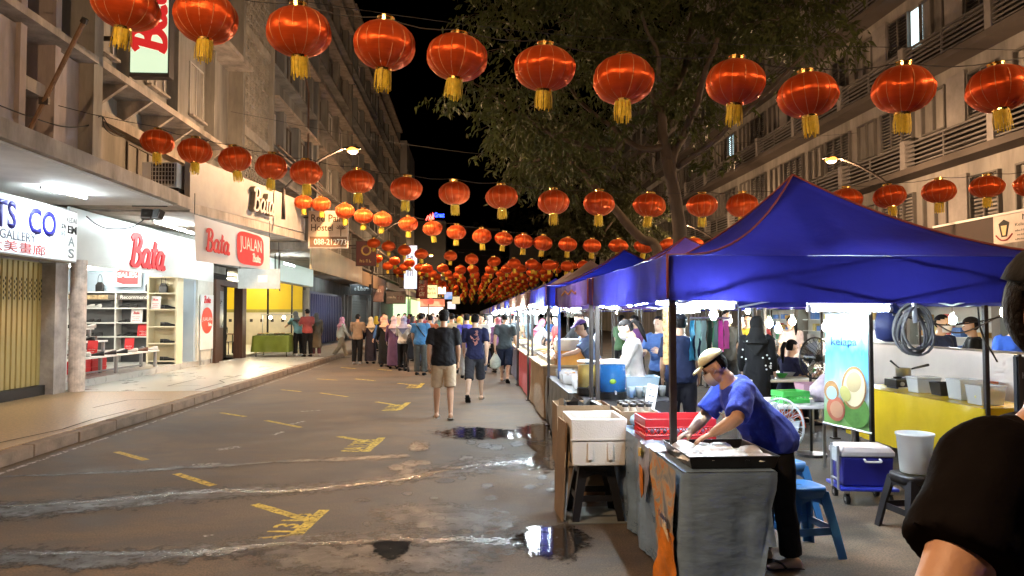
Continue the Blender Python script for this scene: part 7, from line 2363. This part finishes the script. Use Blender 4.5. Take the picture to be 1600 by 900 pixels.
# ================================================================== drink stall under the purple tent
blk_cloth = M('cloth_charcoal', (.045, .045, .05), .55, 0, .2, 4, .4, 9)
dtb = thing('drink_table', 'drinks table skirted with pleated charcoal cloth', 'table', (1.75, 8.55, 0)); d0 = dtb.location
cloth_box(MB(d0), 1.28, 2.3, 8.15, 8.75, .06, .70, .05, 20, 12).build('tablecloth', blk_cloth, dtb, True)
for x in (1.35, 2.2):
    for y_ in (8.2, 8.7): MB(d0).tube([(x, y_, 0), (x, y_, .69)], .016, 6).build('leg', steel, dtb)
st2 = thing('side_table', 'long side table with pleated grey skirt along the kerbside', 'table', (1.4, 10.2, 0)); s0_ = st2.location
cloth_box(MB(s0_), 1.18, 1.7, 8.85, 11.4, .05, .72, .05, 20, 22).build('tablecloth', M('cloth_grey_pleat', (.12, .13, .13), .5, 0, .2, 4, .3, 9), st2, True)
for x in (1.25, 1.65):
    for y_ in (9.0, 11.3): MB(s0_).tube([(x, y_, 0), (x, y_, .71)], .016, 6).build('leg', steel, st2)
def tank(label, loc, r, h, liq):
    t = thing('drink_tank', label, 'drink tank', loc)
    MB().lathe([(r, 0), (r, .07)], 28).build('base', black_plastic, t)
    MB().lathe([(r * .98, .071), (r * .98, h), (r, h + .005), (r * 1.0, h + .015), (r * .94, h + .015), (r * .94, .08)], 32).build('cylinder', GL('tank_clear', (.3, .6, .85), .08, .1), t, True)
    MB().lathe([(r * .93, .081), (r * .93, h - .02), (.01, h - .02)], 32).build('drink', liq, t, True)
    MB().lathe([(r * 1.02, h + .016), (r * 1.02, h + .03), (r * .3, h + .045), (.02, h + .046)], 28).build('lid', white_plastic, t)
    MB().tube([(0, -r, .09), (0, -r - .06, .09), (0, -r - .06, .06)], .012, 6).build('tap', steel, t)
    return t
blu = M('drink_blue', (.008, .26, .85), .25, 0, .3, 9, trans=.35)
p = AT(959, 609, Y=8.35)
tk = tank('bright blue drink tank on the charcoal table', (p.x, 8.45, .705), .165, .40, blu)
MB().ell((-.02, -.155, .2), (.04, .012, .03), 8, 6).build('lime_slice', M('lime', (.25, .5, .05), .5), tk, True)
tank('yellow drink tank behind the blue one', (p.x - .24, 8.75, .725), .12, .36, M('drink_yellow', (.6, .42, .05), .3, 0, .2, 9, trans=.3))
for k in range(5):
    p = AT(985 + k * 13, 607, Y=8.5)
    t = thing('plastic_cup', 'clear cup, %s right of the blue tank' % ORD[k], 'cup', (p.x, 8.45 + .03 * k, .705), 0, 'cups beside the blue tank')
    MB().lathe([(.032, 0), (.046, .12), (.048, .125), (.044, .12), (.03, .006)], 16).build('cup', GL('cup_clear', (.7, .8, .85), .1, .4), t, True)
    MB().lathe([(.031, .005), (.04, .08), (.005, .081)], 14).build('drink', (blu, black_plastic, MATS['packet_white'])[k % 3], t, True)
tub('clear ice box behind the blue tank', 1000, 575, 8.7, .2, .14, .22, GL('icebox', (.5, .7, .85), .15, .5), MATS['ice_white'])
bpy.data.objects[[o.name for o in bpy.data.objects if o.get('label') == 'clear ice box behind the blue tank'][0]].location.z = .705
def hanging_sheet(label, c00, c10, c11, c01, m_, name='plastic_sheet', cat='sheet'):
    t = thing(name, label, cat, (V(c00) + V(c11)) / 2)
    mb = MB(t.location); sheet(mb, c00, c10, c11, c01, 12, 8, .03)
    mb.build('film', m_, t, True)
    MB(t.location).tube([c00, c10], .008, 5).build('rod', steel, t)
    return t
cp = hanging_sheet('clear plastic banner with orange writing at purple tent corner', AT(880, 458, Y=10.6), AT(929, 447, Y=8.2), AT(927, 498, Y=8.2), AT(881, 495, Y=10.6), GL('film_clear', (.6, .6, .68), .12, .4))
zig = [AT(890 + i * 5.2, 462 - (6 if i % 2 else 0) - i * .8, Y=9.4 - i * .1) + V((-.1, 0, 0)) for i in range(7)]
MB(cp.location).tube(zig, .012, 5).build('orange_writing', M('ink_orange2', (.6, .22, .03), .5), cp)
# snack boxes along the kerbside table
random.seed(77)
for k in range(7):
    t = thing('snack_box', 'snack box, %s along the grey pleated side table' % ORD[k], 'box', (1.42 + random.uniform(-.05, .05), 9.1 + k * .33, .724), random.uniform(-.1, .1), 'snack boxes on the side table')
    MB().loft([[(x * s_, y_ * s_, z_) for x, y_ in ((-.13, -.12), (.13, -.12), (.13, .12), (-.13, .12))] for z_, s_ in ((0, .9), (.12, 1.), (.12, .94), (.02, .85))]).build('shell', ctub, t)
    m2 = MB()
    for i in range(9): m2.ell((random.uniform(-.08, .08), random.uniform(-.07, .07), random.uniform(.04, .1)), (.035, .035, .03), 6, 4)
    m2.build('food', foodm[k % 4], t, True)
# boards and tables of further stalls
for k in range(7):
    y_ = 11.5 + k * 3.2
    c = ((.28, .20, .12), (.40, .06, .08), (.10, .12, .2), (.3, .28, .25), (.45, .3, .08), (.1, .2, .12), (.4, .1, .1))[k]
    t = thing('stall_counter', '%s stall counter, %s beyond the pleated side table' % (('wooden', 'red', 'navy', 'grey', 'yellow', 'green', 'crimson')[k], ORD[k]), 'counter', (1.45, y_ + 1.2, 0))
    cloth_box(MB(t.location), 1.15, 1.8, y_, y_ + 2.6, .05, .85, .03, 8, 30 + k).build('front_cloth', fabric(c), t, True)
    MB(t.location).bx(1.1, 1.85, y_ - .04, y_ + 2.64, .852, .88).build('counter_top', M('counter_wood', (.4, .28, .14), .5), t)
    for j in range(5):
        q = thing('food_pan', 'steel pan of food, %s on the %s stall counter' % (ORD[j], ('wooden', 'red', 'navy', 'grey', 'yellow', 'green', 'crimson')[k]), 'pan', (1.45, y_ + .3 + j * .5, .882))
        MB().loft([[(x * s_, y2 * s_, z_) for x, y2 in ((-.2, -.17), (.2, -.17), (.2, .17), (-.2, .17))] for z_, s_ in ((0, .9), (.08, 1.))]).build('pan', steel, q)
        MB().ell((0, 0, .08), (.17, .14, .05), 10, 6).build('food', foodm[(k + j) % 4], q, True)
# wooden box with orange drink in third stall
ob3 = thing('drink_box', 'pale box of orange drink at the third tent', 'box', AT(890, 560, Y=11.6))
ob3.location.z = .882
MB().bx(-.22, .22, -.16, .16, 0, .22).build('orange_drink', M('drink_orange', (.65, .28, .04), .3), ob3)
MB().bx(-.23, .23, -.17, .17, .221, .40).build('ice_lid', M('box_cream', (.65, .56, .42), .5), ob3, bevel=.01)
# diners' tables right of centre
for k, (x, y_) in enumerate(((5.3, 11.6), (5.9, 13.6), (4.4, 10.6))):
    t = thing('dining_table', ('diner table nearest the standing fan', 'diner table farther back under bulbs', 'table with goods behind clothes rail')[k], 'table', (x, y_, 0))
    MB().bx(-.5, .5, -.4, .4, .71, .75).build('tabletop', M('table_cream', (.55, .48, .36), .5), t, bevel=.01)
    for a in (-.44, .44):
        for b in (-.34, .34): MB().tube([(a, b, 0), (a, b, .71)], .018, 6).build('leg', steel, t)
    for j in range(4):
        q = thing('food_bowl', 'bowl, %s on the %s' % (ORD[j], ('diner table nearest the fan', 'far diner table', 'goods table')[k]), 'bowl', (x - .3 + j * .2, y_ + (.1 if j % 2 else -.1), .752))
        MB().lathe([(.04, 0), (.085, .06), (.088, .06), (.08, .055), (.035, .008)], 16).build('bowl', (white_plastic, MATS['lid_orange'], MATS['basket_green'], white_plastic)[j], q, True)
        MB().lathe([(.037, .0085), (.07, .045), (.005, .05)], 12).build('food', foodm[j], q, True)
# ================================================================== the people
def G(px, py): 
    p = AT(px, py, Z=0); return (p.x, p.y)
blk = (.010, .010, .011); navy = (.012, .016, .045)
# bending stallholder
HERO = dict(bulk=1.13, limb=1.18, sleeve=.88, lean=38, hp=14, hy=-14, hip=(-4, 6), knee=(3, 5), hand0=(-.19, .53, .985), hand1=(.03, .62, .965), hint0=(-.7, -.2, .2), hint1=(.6, -.1, -.3), palm=(0, -.2, -1), curl=.34, hdir=((.12, .9, -.42), (-.1, .9, -.45)))
h_, HJ, hs_ = person('man in blue T-shirt and khaki cap bending over the tray', (2.03, 4.88), 90, 1.53, 'hero', ('tee', (.035, .065, .48)), ('trousers', blk), ('crop', (.60, .57, .36)), 'light', ('sandal', (.06, .04, .035)),   .0085, .045, True, None, P=HERO, hero=True)
Hd, hr = HJ['head'], HJ['HR']
g_ = MB()
for s_ in (-1, 1):
    g_.tube([Hd + hr @ V((s_ * .034 + .026 * math.cos(a), .108, .006 + .018 * math.sin(a))) for a in [2 * PI * i / 12 for i in range(13)]], .002, 4, False)
    g_.tube([Hd + hr @ V(p) for p in ((s_ * .06, .105, .01), (s_ * .078, .05, .015), (s_ * .08, -.01, .01))], .0018, 4, False)
g_.tube([Hd + hr @ V((-.008, .11, .008)), Hd + hr @ V((.008, .11, .008))], .002, 4, False)
go = g_.build('glasses', M('glasses_brown', (.10, .05, .03), .3), h_); go.location = (0, 0, -HJ['dz'])
sp_ = HJ['spine']
c = sp_((0, .15, 1.27)); u = V((1, 0, 0)) * -1; v_ = (sp_((0, .15, 1.35)) - sp_((0, .15, 1.2))).normalized()
to = text('shirt_print', 'Baik', c + V((0, .02, -.012)), u, v_, .17, .045, white_paint, h_, (0, 0, 0), .006, .02)
to.location = (0, 0, -HJ['dz'])

# man at the right edge, close to the camera
NEAR = dict(arm=(4, 6), elbow=(14, 50), hy=-12, hp=4, abd=(12, 45), sleeve=.55, inw=.3)
n_, NJ, ns_ = person('man in black T-shirt cut off by the right edge', (.945, 1.16), 205, 1.74, 'near', ('tee', (.006, .0055, .0055)), ('trousers', (.02, .02, .025)), ('cap', (.015, .013, .012)), 'tan', ('shoe', (.03, .03, .03)), .010, .03, True, None, P=NEAR, hero=True)
for o in n_.children:
    if o.name.startswith('shirt'): o.material_slots[0].material = M('tee_black_matt', (.006, .005, .005), .95, 0, .2, 6, .4, 14, .03)
o = MB().prism([(-.055 + .0, .165, 1.255), (-.02, .165, 1.245), (.01, .165, 1.262), (-.015, .165, 1.275)], (0, .004, 0)).build('chest_mark', M('mark_orange', (.8, .12, .02), .5), n_)
o.location = (0, -.012, -NJ['dz'])

# people walking away down the street
person('man in black shirt, black cap and beige shorts walking away', G(693, 654), 2, 1.72, 'stroll', ('tee', (.011, .011, .013)), ('shorts', (.40, .30, .20)), ('cap', (.012, .012, .012)), 'tan', ('sandal', (.35, .33, .30)), .012, .03)
a = person('man in printed navy T-shirt and dark shorts walking away', G(742, 626), -4, 1.70, 'walk2', ('tee', (.014, .016, .05)), ('long_shorts', (.035, .035, .042)), ('hair', None), 'light', ('sandal', (.02, .02, .02)), .012)
m_ = MB()
rg = random.Random(3)
for k in range(9):
    y_, z_ = rg.uniform(-.06, .06), 1.14 + rg.random() * .22
    m_.tube(catmull([(y_ + rg.uniform(-.05, .05), -.148, z_ + rg.uniform(-.05, .05)) for _ in range(4)], 4), .007, 5)
o = m_.build('back_print', M('print_rust', (.30, .13, .11), .6), a[0]); o.location = (0, -.002, -a[1]['dz'])
t3 = person('man in dark grey T-shirt and navy shorts carrying a plastic bag', G(789, 597), -10, 1.74, 'walk', ('tee', (.06, .075, .085)), ('long_shorts', (.018, .025, .05)), ('hair', None), 'light', ('sandal', (.02, .02, .02)), .014)
pbag = thing('plastic_bag', 'pale carrier bag held by man in dark grey T-shirt', 'bag', (G(774, 597)[0], G(774, 597)[1], .33))
m_ = MB(); m_.loft([[(math.cos(a_) * r, math.sin(a_) * r * .6, z) for a_ in [2 * PI * j / 12 for j in range(12)]] for z, r in ((0, .05), (.05, .13), (.2, .14), (.32, .07), (.42, .02))])
m_.build('bag', M('bag_pale', (.5, .58, .52), .35, 0, .3, 8, .5, 12), pbag, True)
t4 = person('man in blue polo shirt with crossbody strap and grey trousers', G(657, 586), -6, 1.70, 'side', ('tee', (.06, .18, .36)), ('trousers', (.085, .085, .075)), ('hair', None), 'tan', ('shoe', blk), .014, .03)
m_ = MB()
m_.tube([t4[1]['spine'](p) for p in ((-.15, -.02, 1.43), (-.09, -.118, 1.36), (.03, -.135, 1.2), (.14, -.10, 1.06))], .016, 6)
o = m_.build('strap', black_plastic, t4[0]); o.location = (0, 0, -t4[1]['dz'])
person('woman in white top and lavender headscarf in the queue', G(630, 579), -12, 1.62, 'hold', ('long', (.55, .53, .50)), ('trousers', blk), ('hijab', (.24, .24, .36)), 'light', ('shoe', blk), .015)
person('woman in black dress and large peach headscarf in the queue', G(601, 573), 8, 1.64, 'side', ('dress', (.013, .013, .014)), ('none', blk), ('hijab', (.58, .36, .25)), 'light', ('shoe', blk), .015)
person('woman in dark dress and cream headscarf in the queue', G(579, 568), 14, 1.58, 'side', ('dress', (.03, .026, .04)), ('none', blk), ('hijab', (.55, .45, .32)), 'light', ('shoe', blk), .015)
person('man in taupe T-shirt and black trousers by the kerb', G(558, 569), -8, 1.68, 'hold', ('tee', (.22, .15, .10)), ('trousers', blk), ('hair', None), 'tan', ('shoe', (.3, .3, .3)), .015, .02)
person('woman in pink headscarf, white top and beige trousers walking right', G(533, 559), -62, 1.62, 'walk', ('long', (.55, .52, .45)), ('trousers', (.32, .26, .18)), ('hijab', (.60, .26, .33)), 'light', ('shoe', (.3, .28, .25)), .015)
def side(px, py): 
    p = AT(px, py, Z=.15); return (p.x, p.y)
person('person in teal patterned T-shirt serving at the green table', side(466, 556), 40, 1.68, 'reach', ('tee', (.16, .30, .30)), ('trousers', blk), ('hijab', (.10, .10, .09)), 'light', ('shoe', (.5, .5, .5)), .016, base=.15)
person('man in red T-shirt standing at the green table', side(480, 557), 35, 1.72, 'hold', ('tee', (.34, .07, .06)), ('trousers', blk), ('hair', None), 'tan', ('shoe', blk), .016, .02, base=.15)
person('woman in long olive coat behind man in red', side(494, 556), 20, 1.58, 'side', ('coat', (.13, .105, .07)), ('trousers', (.12, .05, .06)), ('hijab', (.08, .08, .07)), 'tan', ('shoe', (.45, .42, .42)), .016, base=.15)
person('man in purple T-shirt ahead of the navy T-shirt man', G(729, 592), 0, 1.72, 'walk', ('tee', (.07, .06, .30)), ('trousers', (.4, .38, .36)), ('hair', None), 'tan', ('shoe', blk), .016)
person('woman in grey headscarf and blue top with black trousers', G(765, 578), 20, 1.64, 'stroll', ('long', (.30, .27, .30)), ('trousers', blk), ('hijab', (.27, .30, .34)), 'light', ('shoe', blk), .016)
person('woman in beige T-shirt facing the left stalls', G(808, 576), -40, 1.64, 'side', ('tee', (.42, .33, .22)), ('trousers', blk), ('hair', None), 'light', ('shoe', blk), .016)
person('woman in checked blue outfit beside the beige T-shirt woman', G(821, 573), -60, 1.66, 'side', ('long', (.18, .24, .28)), ('long_shorts', (.10, .11, .13)), ('hijab', (.22, .26, .28)), 'light', ('shoe', blk), .016)
person('woman in pink headscarf, white top and jeans at stall', G(838, 588), -70, 1.56, 'lean', ('long', (.60, .58, .58)), ('jeans', (.10, .20, .36)), ('hijab', (.62, .18, .28)), 'light', ('shoe', (.55, .53, .5)), .016)
for px_, py_, fc, hh, tp_, bt_, hd_, sk_, lab_ in ((706, 583, 10, 1.7, ('tee', (.40, .30, .18)), ('trousers', blk), ('hair', None), 'tan', 'man in sand T-shirt beyond the black shirt man'),
        (718, 580, -12, 1.6, ('long', (.45, .10, .14)), ('trousers', (.03, .04, .09)), ('hijab', (.5, .35, .08)), 'light', 'woman in red top and mustard headscarf mid crowd'),
        (752, 584, 170, 1.66, ('tee', (.5, .48, .46)), ('trousers', (.05, .06, .1)), ('hair', None), 'light', 'man in white T-shirt walking towards the viewer mid crowd'),
        (779, 582, 14, 1.58, ('long', (.25, .12, .26)), ('trousers', blk), ('hijab', (.35, .12, .15)), 'light', 'woman in plum top and wine headscarf mid crowd'),
        (798, 579, -20, 1.7, ('tee', (.05, .06, .07)), ('jeans', (.05, .09, .18)), ('cap', (.3, .04, .04)), 'tan', 'man in charcoal T-shirt and red cap mid crowd'),
        (672, 581, 8, 1.66, ('tee', (.35, .12, .06)), ('trousers', (.1, .09, .08)), ('hair', None), 'tan', 'man in rust T-shirt beside the blue polo man'),
        (688, 577, -6, 1.58, ('long', (.12, .22, .2)), ('trousers', blk), ('hijab', (.1, .22, .22)), 'light', 'woman in green top and teal headscarf mid crowd'),
        (615, 576, 5, 1.6, ('dress', (.10, .05, .10)), ('none', blk), ('hijab', (.45, .35, .4)), 'light', 'woman in plum dress and mauve headscarf in queue')):
    person(lab_, G(px_, py_), fc, hh, 'stroll' if hd_[0] != 'hijab' else 'side', tp_, bt_, hd_, sk_, ('shoe', blk), .02)
# pushchair in the queue
pc = thing('pushchair', 'black folded pushchair standing in the queue', 'pushchair', (*G(645, 580), 0), R(20))
for x in (-.2, .2):
    for y_ in (-.22, .22):
        MB().tube([(x - .015, y_, .08), (x + .015, y_, .08)], .08, 14).build('wheel', black_plastic, pc)
    MB().tube([(x, .22, .1), (x, -.1, .55), (x, -.38, 1.0)], .012, 6).build('side_frame', dark_steel, pc)
    MB().tube([(x, -.22, .1), (x, .1, .55)], .012, 6).build('cross_frame', dark_steel, pc)
MB().tube([(-.2, -.38, 1.0), (.2, -.38, 1.0)], .018, 8).build('handle', black_plastic, pc)
MB().prism([(-.19, .12, .35), (-.19, -.12, .38), (-.19, -.26, .85), (-.19, -.22, .86), (-.19, -.06, .45), (-.19, .12, .42)], (.38, 0, 0)).build('seat', fabric((.03, .03, .035)), pc)
MB().tube([(0, -.22, .8), (0, -.05, .98), (0, .12, .86)], [.19, .2, .17], 12).build('hood', fabric((.03, .03, .035)), pc, True)

# far crowd: each a person of their own
random.seed(101)
tops = [((.30, .05, .05), 'red'), ((.012, .012, .014), 'black'), ((.5, .48, .45), 'white'), ((.05, .12, .3), 'blue'), ((.35, .24, .12), 'tan'), ((.08, .16, .08), 'green'), ((.35, .12, .2), 'pink'), ((.12, .12, .13), 'grey'), ((.45, .32, .06), 'mustard'), ((.16, .06, .22), 'purple')]
scarfs = [((.5, .3, .2), 'peach'), ((.5, .45, .4), 'cream'), ((.05, .05, .06), 'black'), ((.5, .2, .28), 'pink'), ((.6, .42, .05), 'yellow'), ((.2, .22, .3), 'slate'), ((.08, .2, .2), 'teal'), ((.3, .05, .08), 'wine')]
bots = [((.012, .012, .014), 'black'), ((.03, .05, .12), 'navy'), ((.25, .2, .14), 'beige'), ((.09, .09, .09), 'grey')]
used = set(); fcount = 0
def far_person(x, y_, face):
    global fcount
    for _ in range(40):
        tp_, bt_, sc_ = random.choice(tops), random.choice(bots), random.choice(scarfs)
        fem = random.random() < .55
        lab = ('far walker with %s headscarf, %s top and %s trousers' % (sc_[1], tp_[1], bt_[1])) if fem else ('far walker with dark hair, %s T-shirt and %s trousers' % (tp_[1], bt_[1]))
        if lab not in used: break
    used.add(lab)
    if fem: person(lab, (x, y_), face, random.uniform(1.54, 1.66), random.choice(('stroll', 'side', 'walk')), ('long', tp_[0]), ('trousers', bt_[0]), ('hijab', sc_[0]), 'light', ('shoe', blk), .03)
    else: person(lab, (x, y_), face, random.uniform(1.62, 1.76), random.choice(('stroll', 'walk2', 'hold')), ('tee', tp_[0]), ('trousers', bt_[0]), ('hair', None), random.choice(('tan', 'light', 'brown')), ('shoe', blk), .03)
    fcount += 1
pts = []
for k in range(128):
    for _ in range(60):
        y_ = random.uniform(23.5, 48) if k < 84 else random.uniform(45, 95)
        x = random.uniform(-4.4, .9) if y_ > 34 else random.uniform(-3.2, 1.0)
        if all((x - a) ** 2 + (y_ - b) ** 2 > .42 for a, b in pts): break
    pts.append((x, y_))
    far_person(x, y_, random.choice((0, 0, 180, 160, 20, -20, 200, 90, -90)) + random.uniform(-15, 15))

# ---- people among the stalls
person('woman vendor in white shirt with ponytail making drinks', (2.02, 8.95), 82, 1.60, 'work', ('long', (.62, .60, .58)), ('trousers', blk), ('ponytail', None), 'light', ('shoe', blk), .013, mask=True, group='stall keepers and diners')
person('man in navy shirt and black cap seen from behind', (2.62, 9.1), -14, 1.64, 'side', ('tee', (.014, .02, .05)), ('trousers', (.012, .012, .018)), ('cap', (.012, .014, .02)), 'tan', ('shoe', blk), .014, .04, group='stall keepers and diners')
person('vendor in purple cap and white apron leaning over food', (1.95, 11.4), 95, 1.60, 'reach', ('tee', (.10, .14, .24)), ('trousers', (.35, .35, .38)), ('cap', (.10, .05, .16)), 'tan', ('shoe', blk), .015, group='stall keepers and diners')
person('young man in black T-shirt behind the yellow tank', (2.0, 12.6), 130, 1.72, 'lean', ('tee', blk), ('trousers', blk), ('hair', None), 'light', ('shoe', blk), .016, mask=True, group='stall keepers and diners')
person('woman in white headscarf at the third tent', (2.2, 14.0), 150, 1.6, 'hold', ('long', (.5, .5, .5)), ('trousers', blk), ('hijab', (.45, .5, .5)), 'light', ('shoe', blk), .018, group='stall keepers and diners')
person('person in blue apron behind the white shirt vendor', (2.9, 11.2), 140, 1.62, 'hold', ('tee', (.06, .12, .3)), ('trousers', blk), ('hair', None), 'light', ('shoe', blk), .018, group='stall keepers and diners')
dot = person('woman in black spotted dress and long scarf standing', (4.05, 10.3), -30, 1.62, 'side', ('dress', blk), ('none', blk), ('hijab', (.012, .012, .013)), 'light', ('shoe', blk), .015, group='stall keepers and diners')
rg = random.Random(8); m_ = MB()
for k in range(40):
    a_ = rg.uniform(0, 2 * PI); z = rg.uniform(.85, 1.35)
    p = dot[1]['spine']((.205 * math.cos(a_), .16 * math.sin(a_) - .02, z))
    m_.ell(p, (.014, .014, .014), 6, 4)
o = m_.build('white_spots', white_paint, dot[0]); o.location = (0, 0, -dot[1]['dz'])
person('seated woman in dark patterned dress in profile', (4.75, 10.9), -75, 1.62, 'sit', ('tee', (.03, .03, .07)), ('trousers', blk), ('ponytail', None), 'light', ('shoe', blk), .014, group='stall keepers and diners')
person('seated diner in black beside patterned dress woman', (4.7, 11.6), -80, 1.66, 'sit', ('tee', blk), ('trousers', blk), ('hair', None), 'light', ('shoe', blk), .016, group='stall keepers and diners')
for k, (x, y_) in enumerate(((4.75, 10.9), (4.7, 11.6))):
    stool(('red stool under the seated woman in profile', 'red stool under the seated diner in black')[k], (x - .02, y_, 0), sred, 0, .43)
person('woman in pale top with backpack standing beyond diners', (6.3, 14.2), 10, 1.6, 'side', ('tee', (.55, .40, .36)), ('trousers', blk), ('ponytail', None), 'light', ('shoe', blk), .018, group='stall keepers and diners')
person('woman in red top and black headscarf facing the stalls', (5.9, 14.9), 170, 1.62, 'hold', ('long', (.3, .04, .05)), ('trousers', blk), ('hijab', (.015, .012, .012)), 'light', ('shoe', blk), .018, mask=True, group='stall keepers and diners')
person('person with mask behind the spotted dress woman', (4.5, 12.8), 175, 1.72, 'side', ('tee', (.02, .02, .022)), ('trousers', blk), ('hair', None), 'light', ('shoe', blk), .018, mask=True, group='stall keepers and diners')
person('man in yellow apron beyond the diners', (5.2, 13.6), 150, 1.66, 'hold', ('tee', (.5, .32, .03)), ('trousers', blk), ('hair', None), 'tan', ('shoe', blk), .018, group='stall keepers and diners')
p = AT(1468, 545, Y=9.4)
person('man in navy T-shirt and face mask behind white tarpaulin', (p.x, 9.4), 200, 1.64, 'side', ('tee', (.02, .03, .08)), ('trousers', blk), ('hair', None), 'light', ('shoe', blk), .013, mask=True, group='stall keepers and diners')
p = AT(1524, 548, Y=9.6)
person('man in black T-shirt and cap behind white tarpaulin', (p.x, 9.6), 60, 1.60, 'side', ('tee', blk), ('trousers', blk), ('cap', (.02, .015, .013)), 'tan', ('shoe', blk), .014, group='stall keepers and diners')
p = AT(1583, 545, Y=10.4)
person('person in blue shirt at far right of the tarpaulin', (p.x, 10.4), 150, 1.6, 'side', ('tee', (.03, .08, .35)), ('trousers', blk), ('hair', None), 'light', ('shoe', blk), .018, group='stall keepers and diners')
for k, (x, y_, f) in enumerate(((2.6, 16.2, 100), (2.3, 19.5, 90), (2.5, 23, 100), (3.3, 14.6, 40), (3.6, 17.6, -60), (6.6, 17.5, 100), (7.4, 13.0, 180))):
    person(('stallholder in grey top at the brown fourth tent', 'stallholder in red top beyond the fourth tent', 'stallholder in blue top at a far tent', 'shopper in purple top among third tent goods', 'shopper in green top behind the fourth tent', 'shopper in tan top at the right row', 'shopper in white top near lit right shops')[k],
           (x, y_), f, 1.64, 'side', ('tee', ((.12, .12, .13), (.3, .05, .05), (.05, .12, .3), (.16, .06, .22), (.08, .16, .08), (.35, .24, .12), (.5, .48, .45))[k]), ('trousers', blk), ('hair', None), 'light', ('shoe', blk), .03, group='stall keepers and diners')

bpy.data.scenes.remove(WORK)
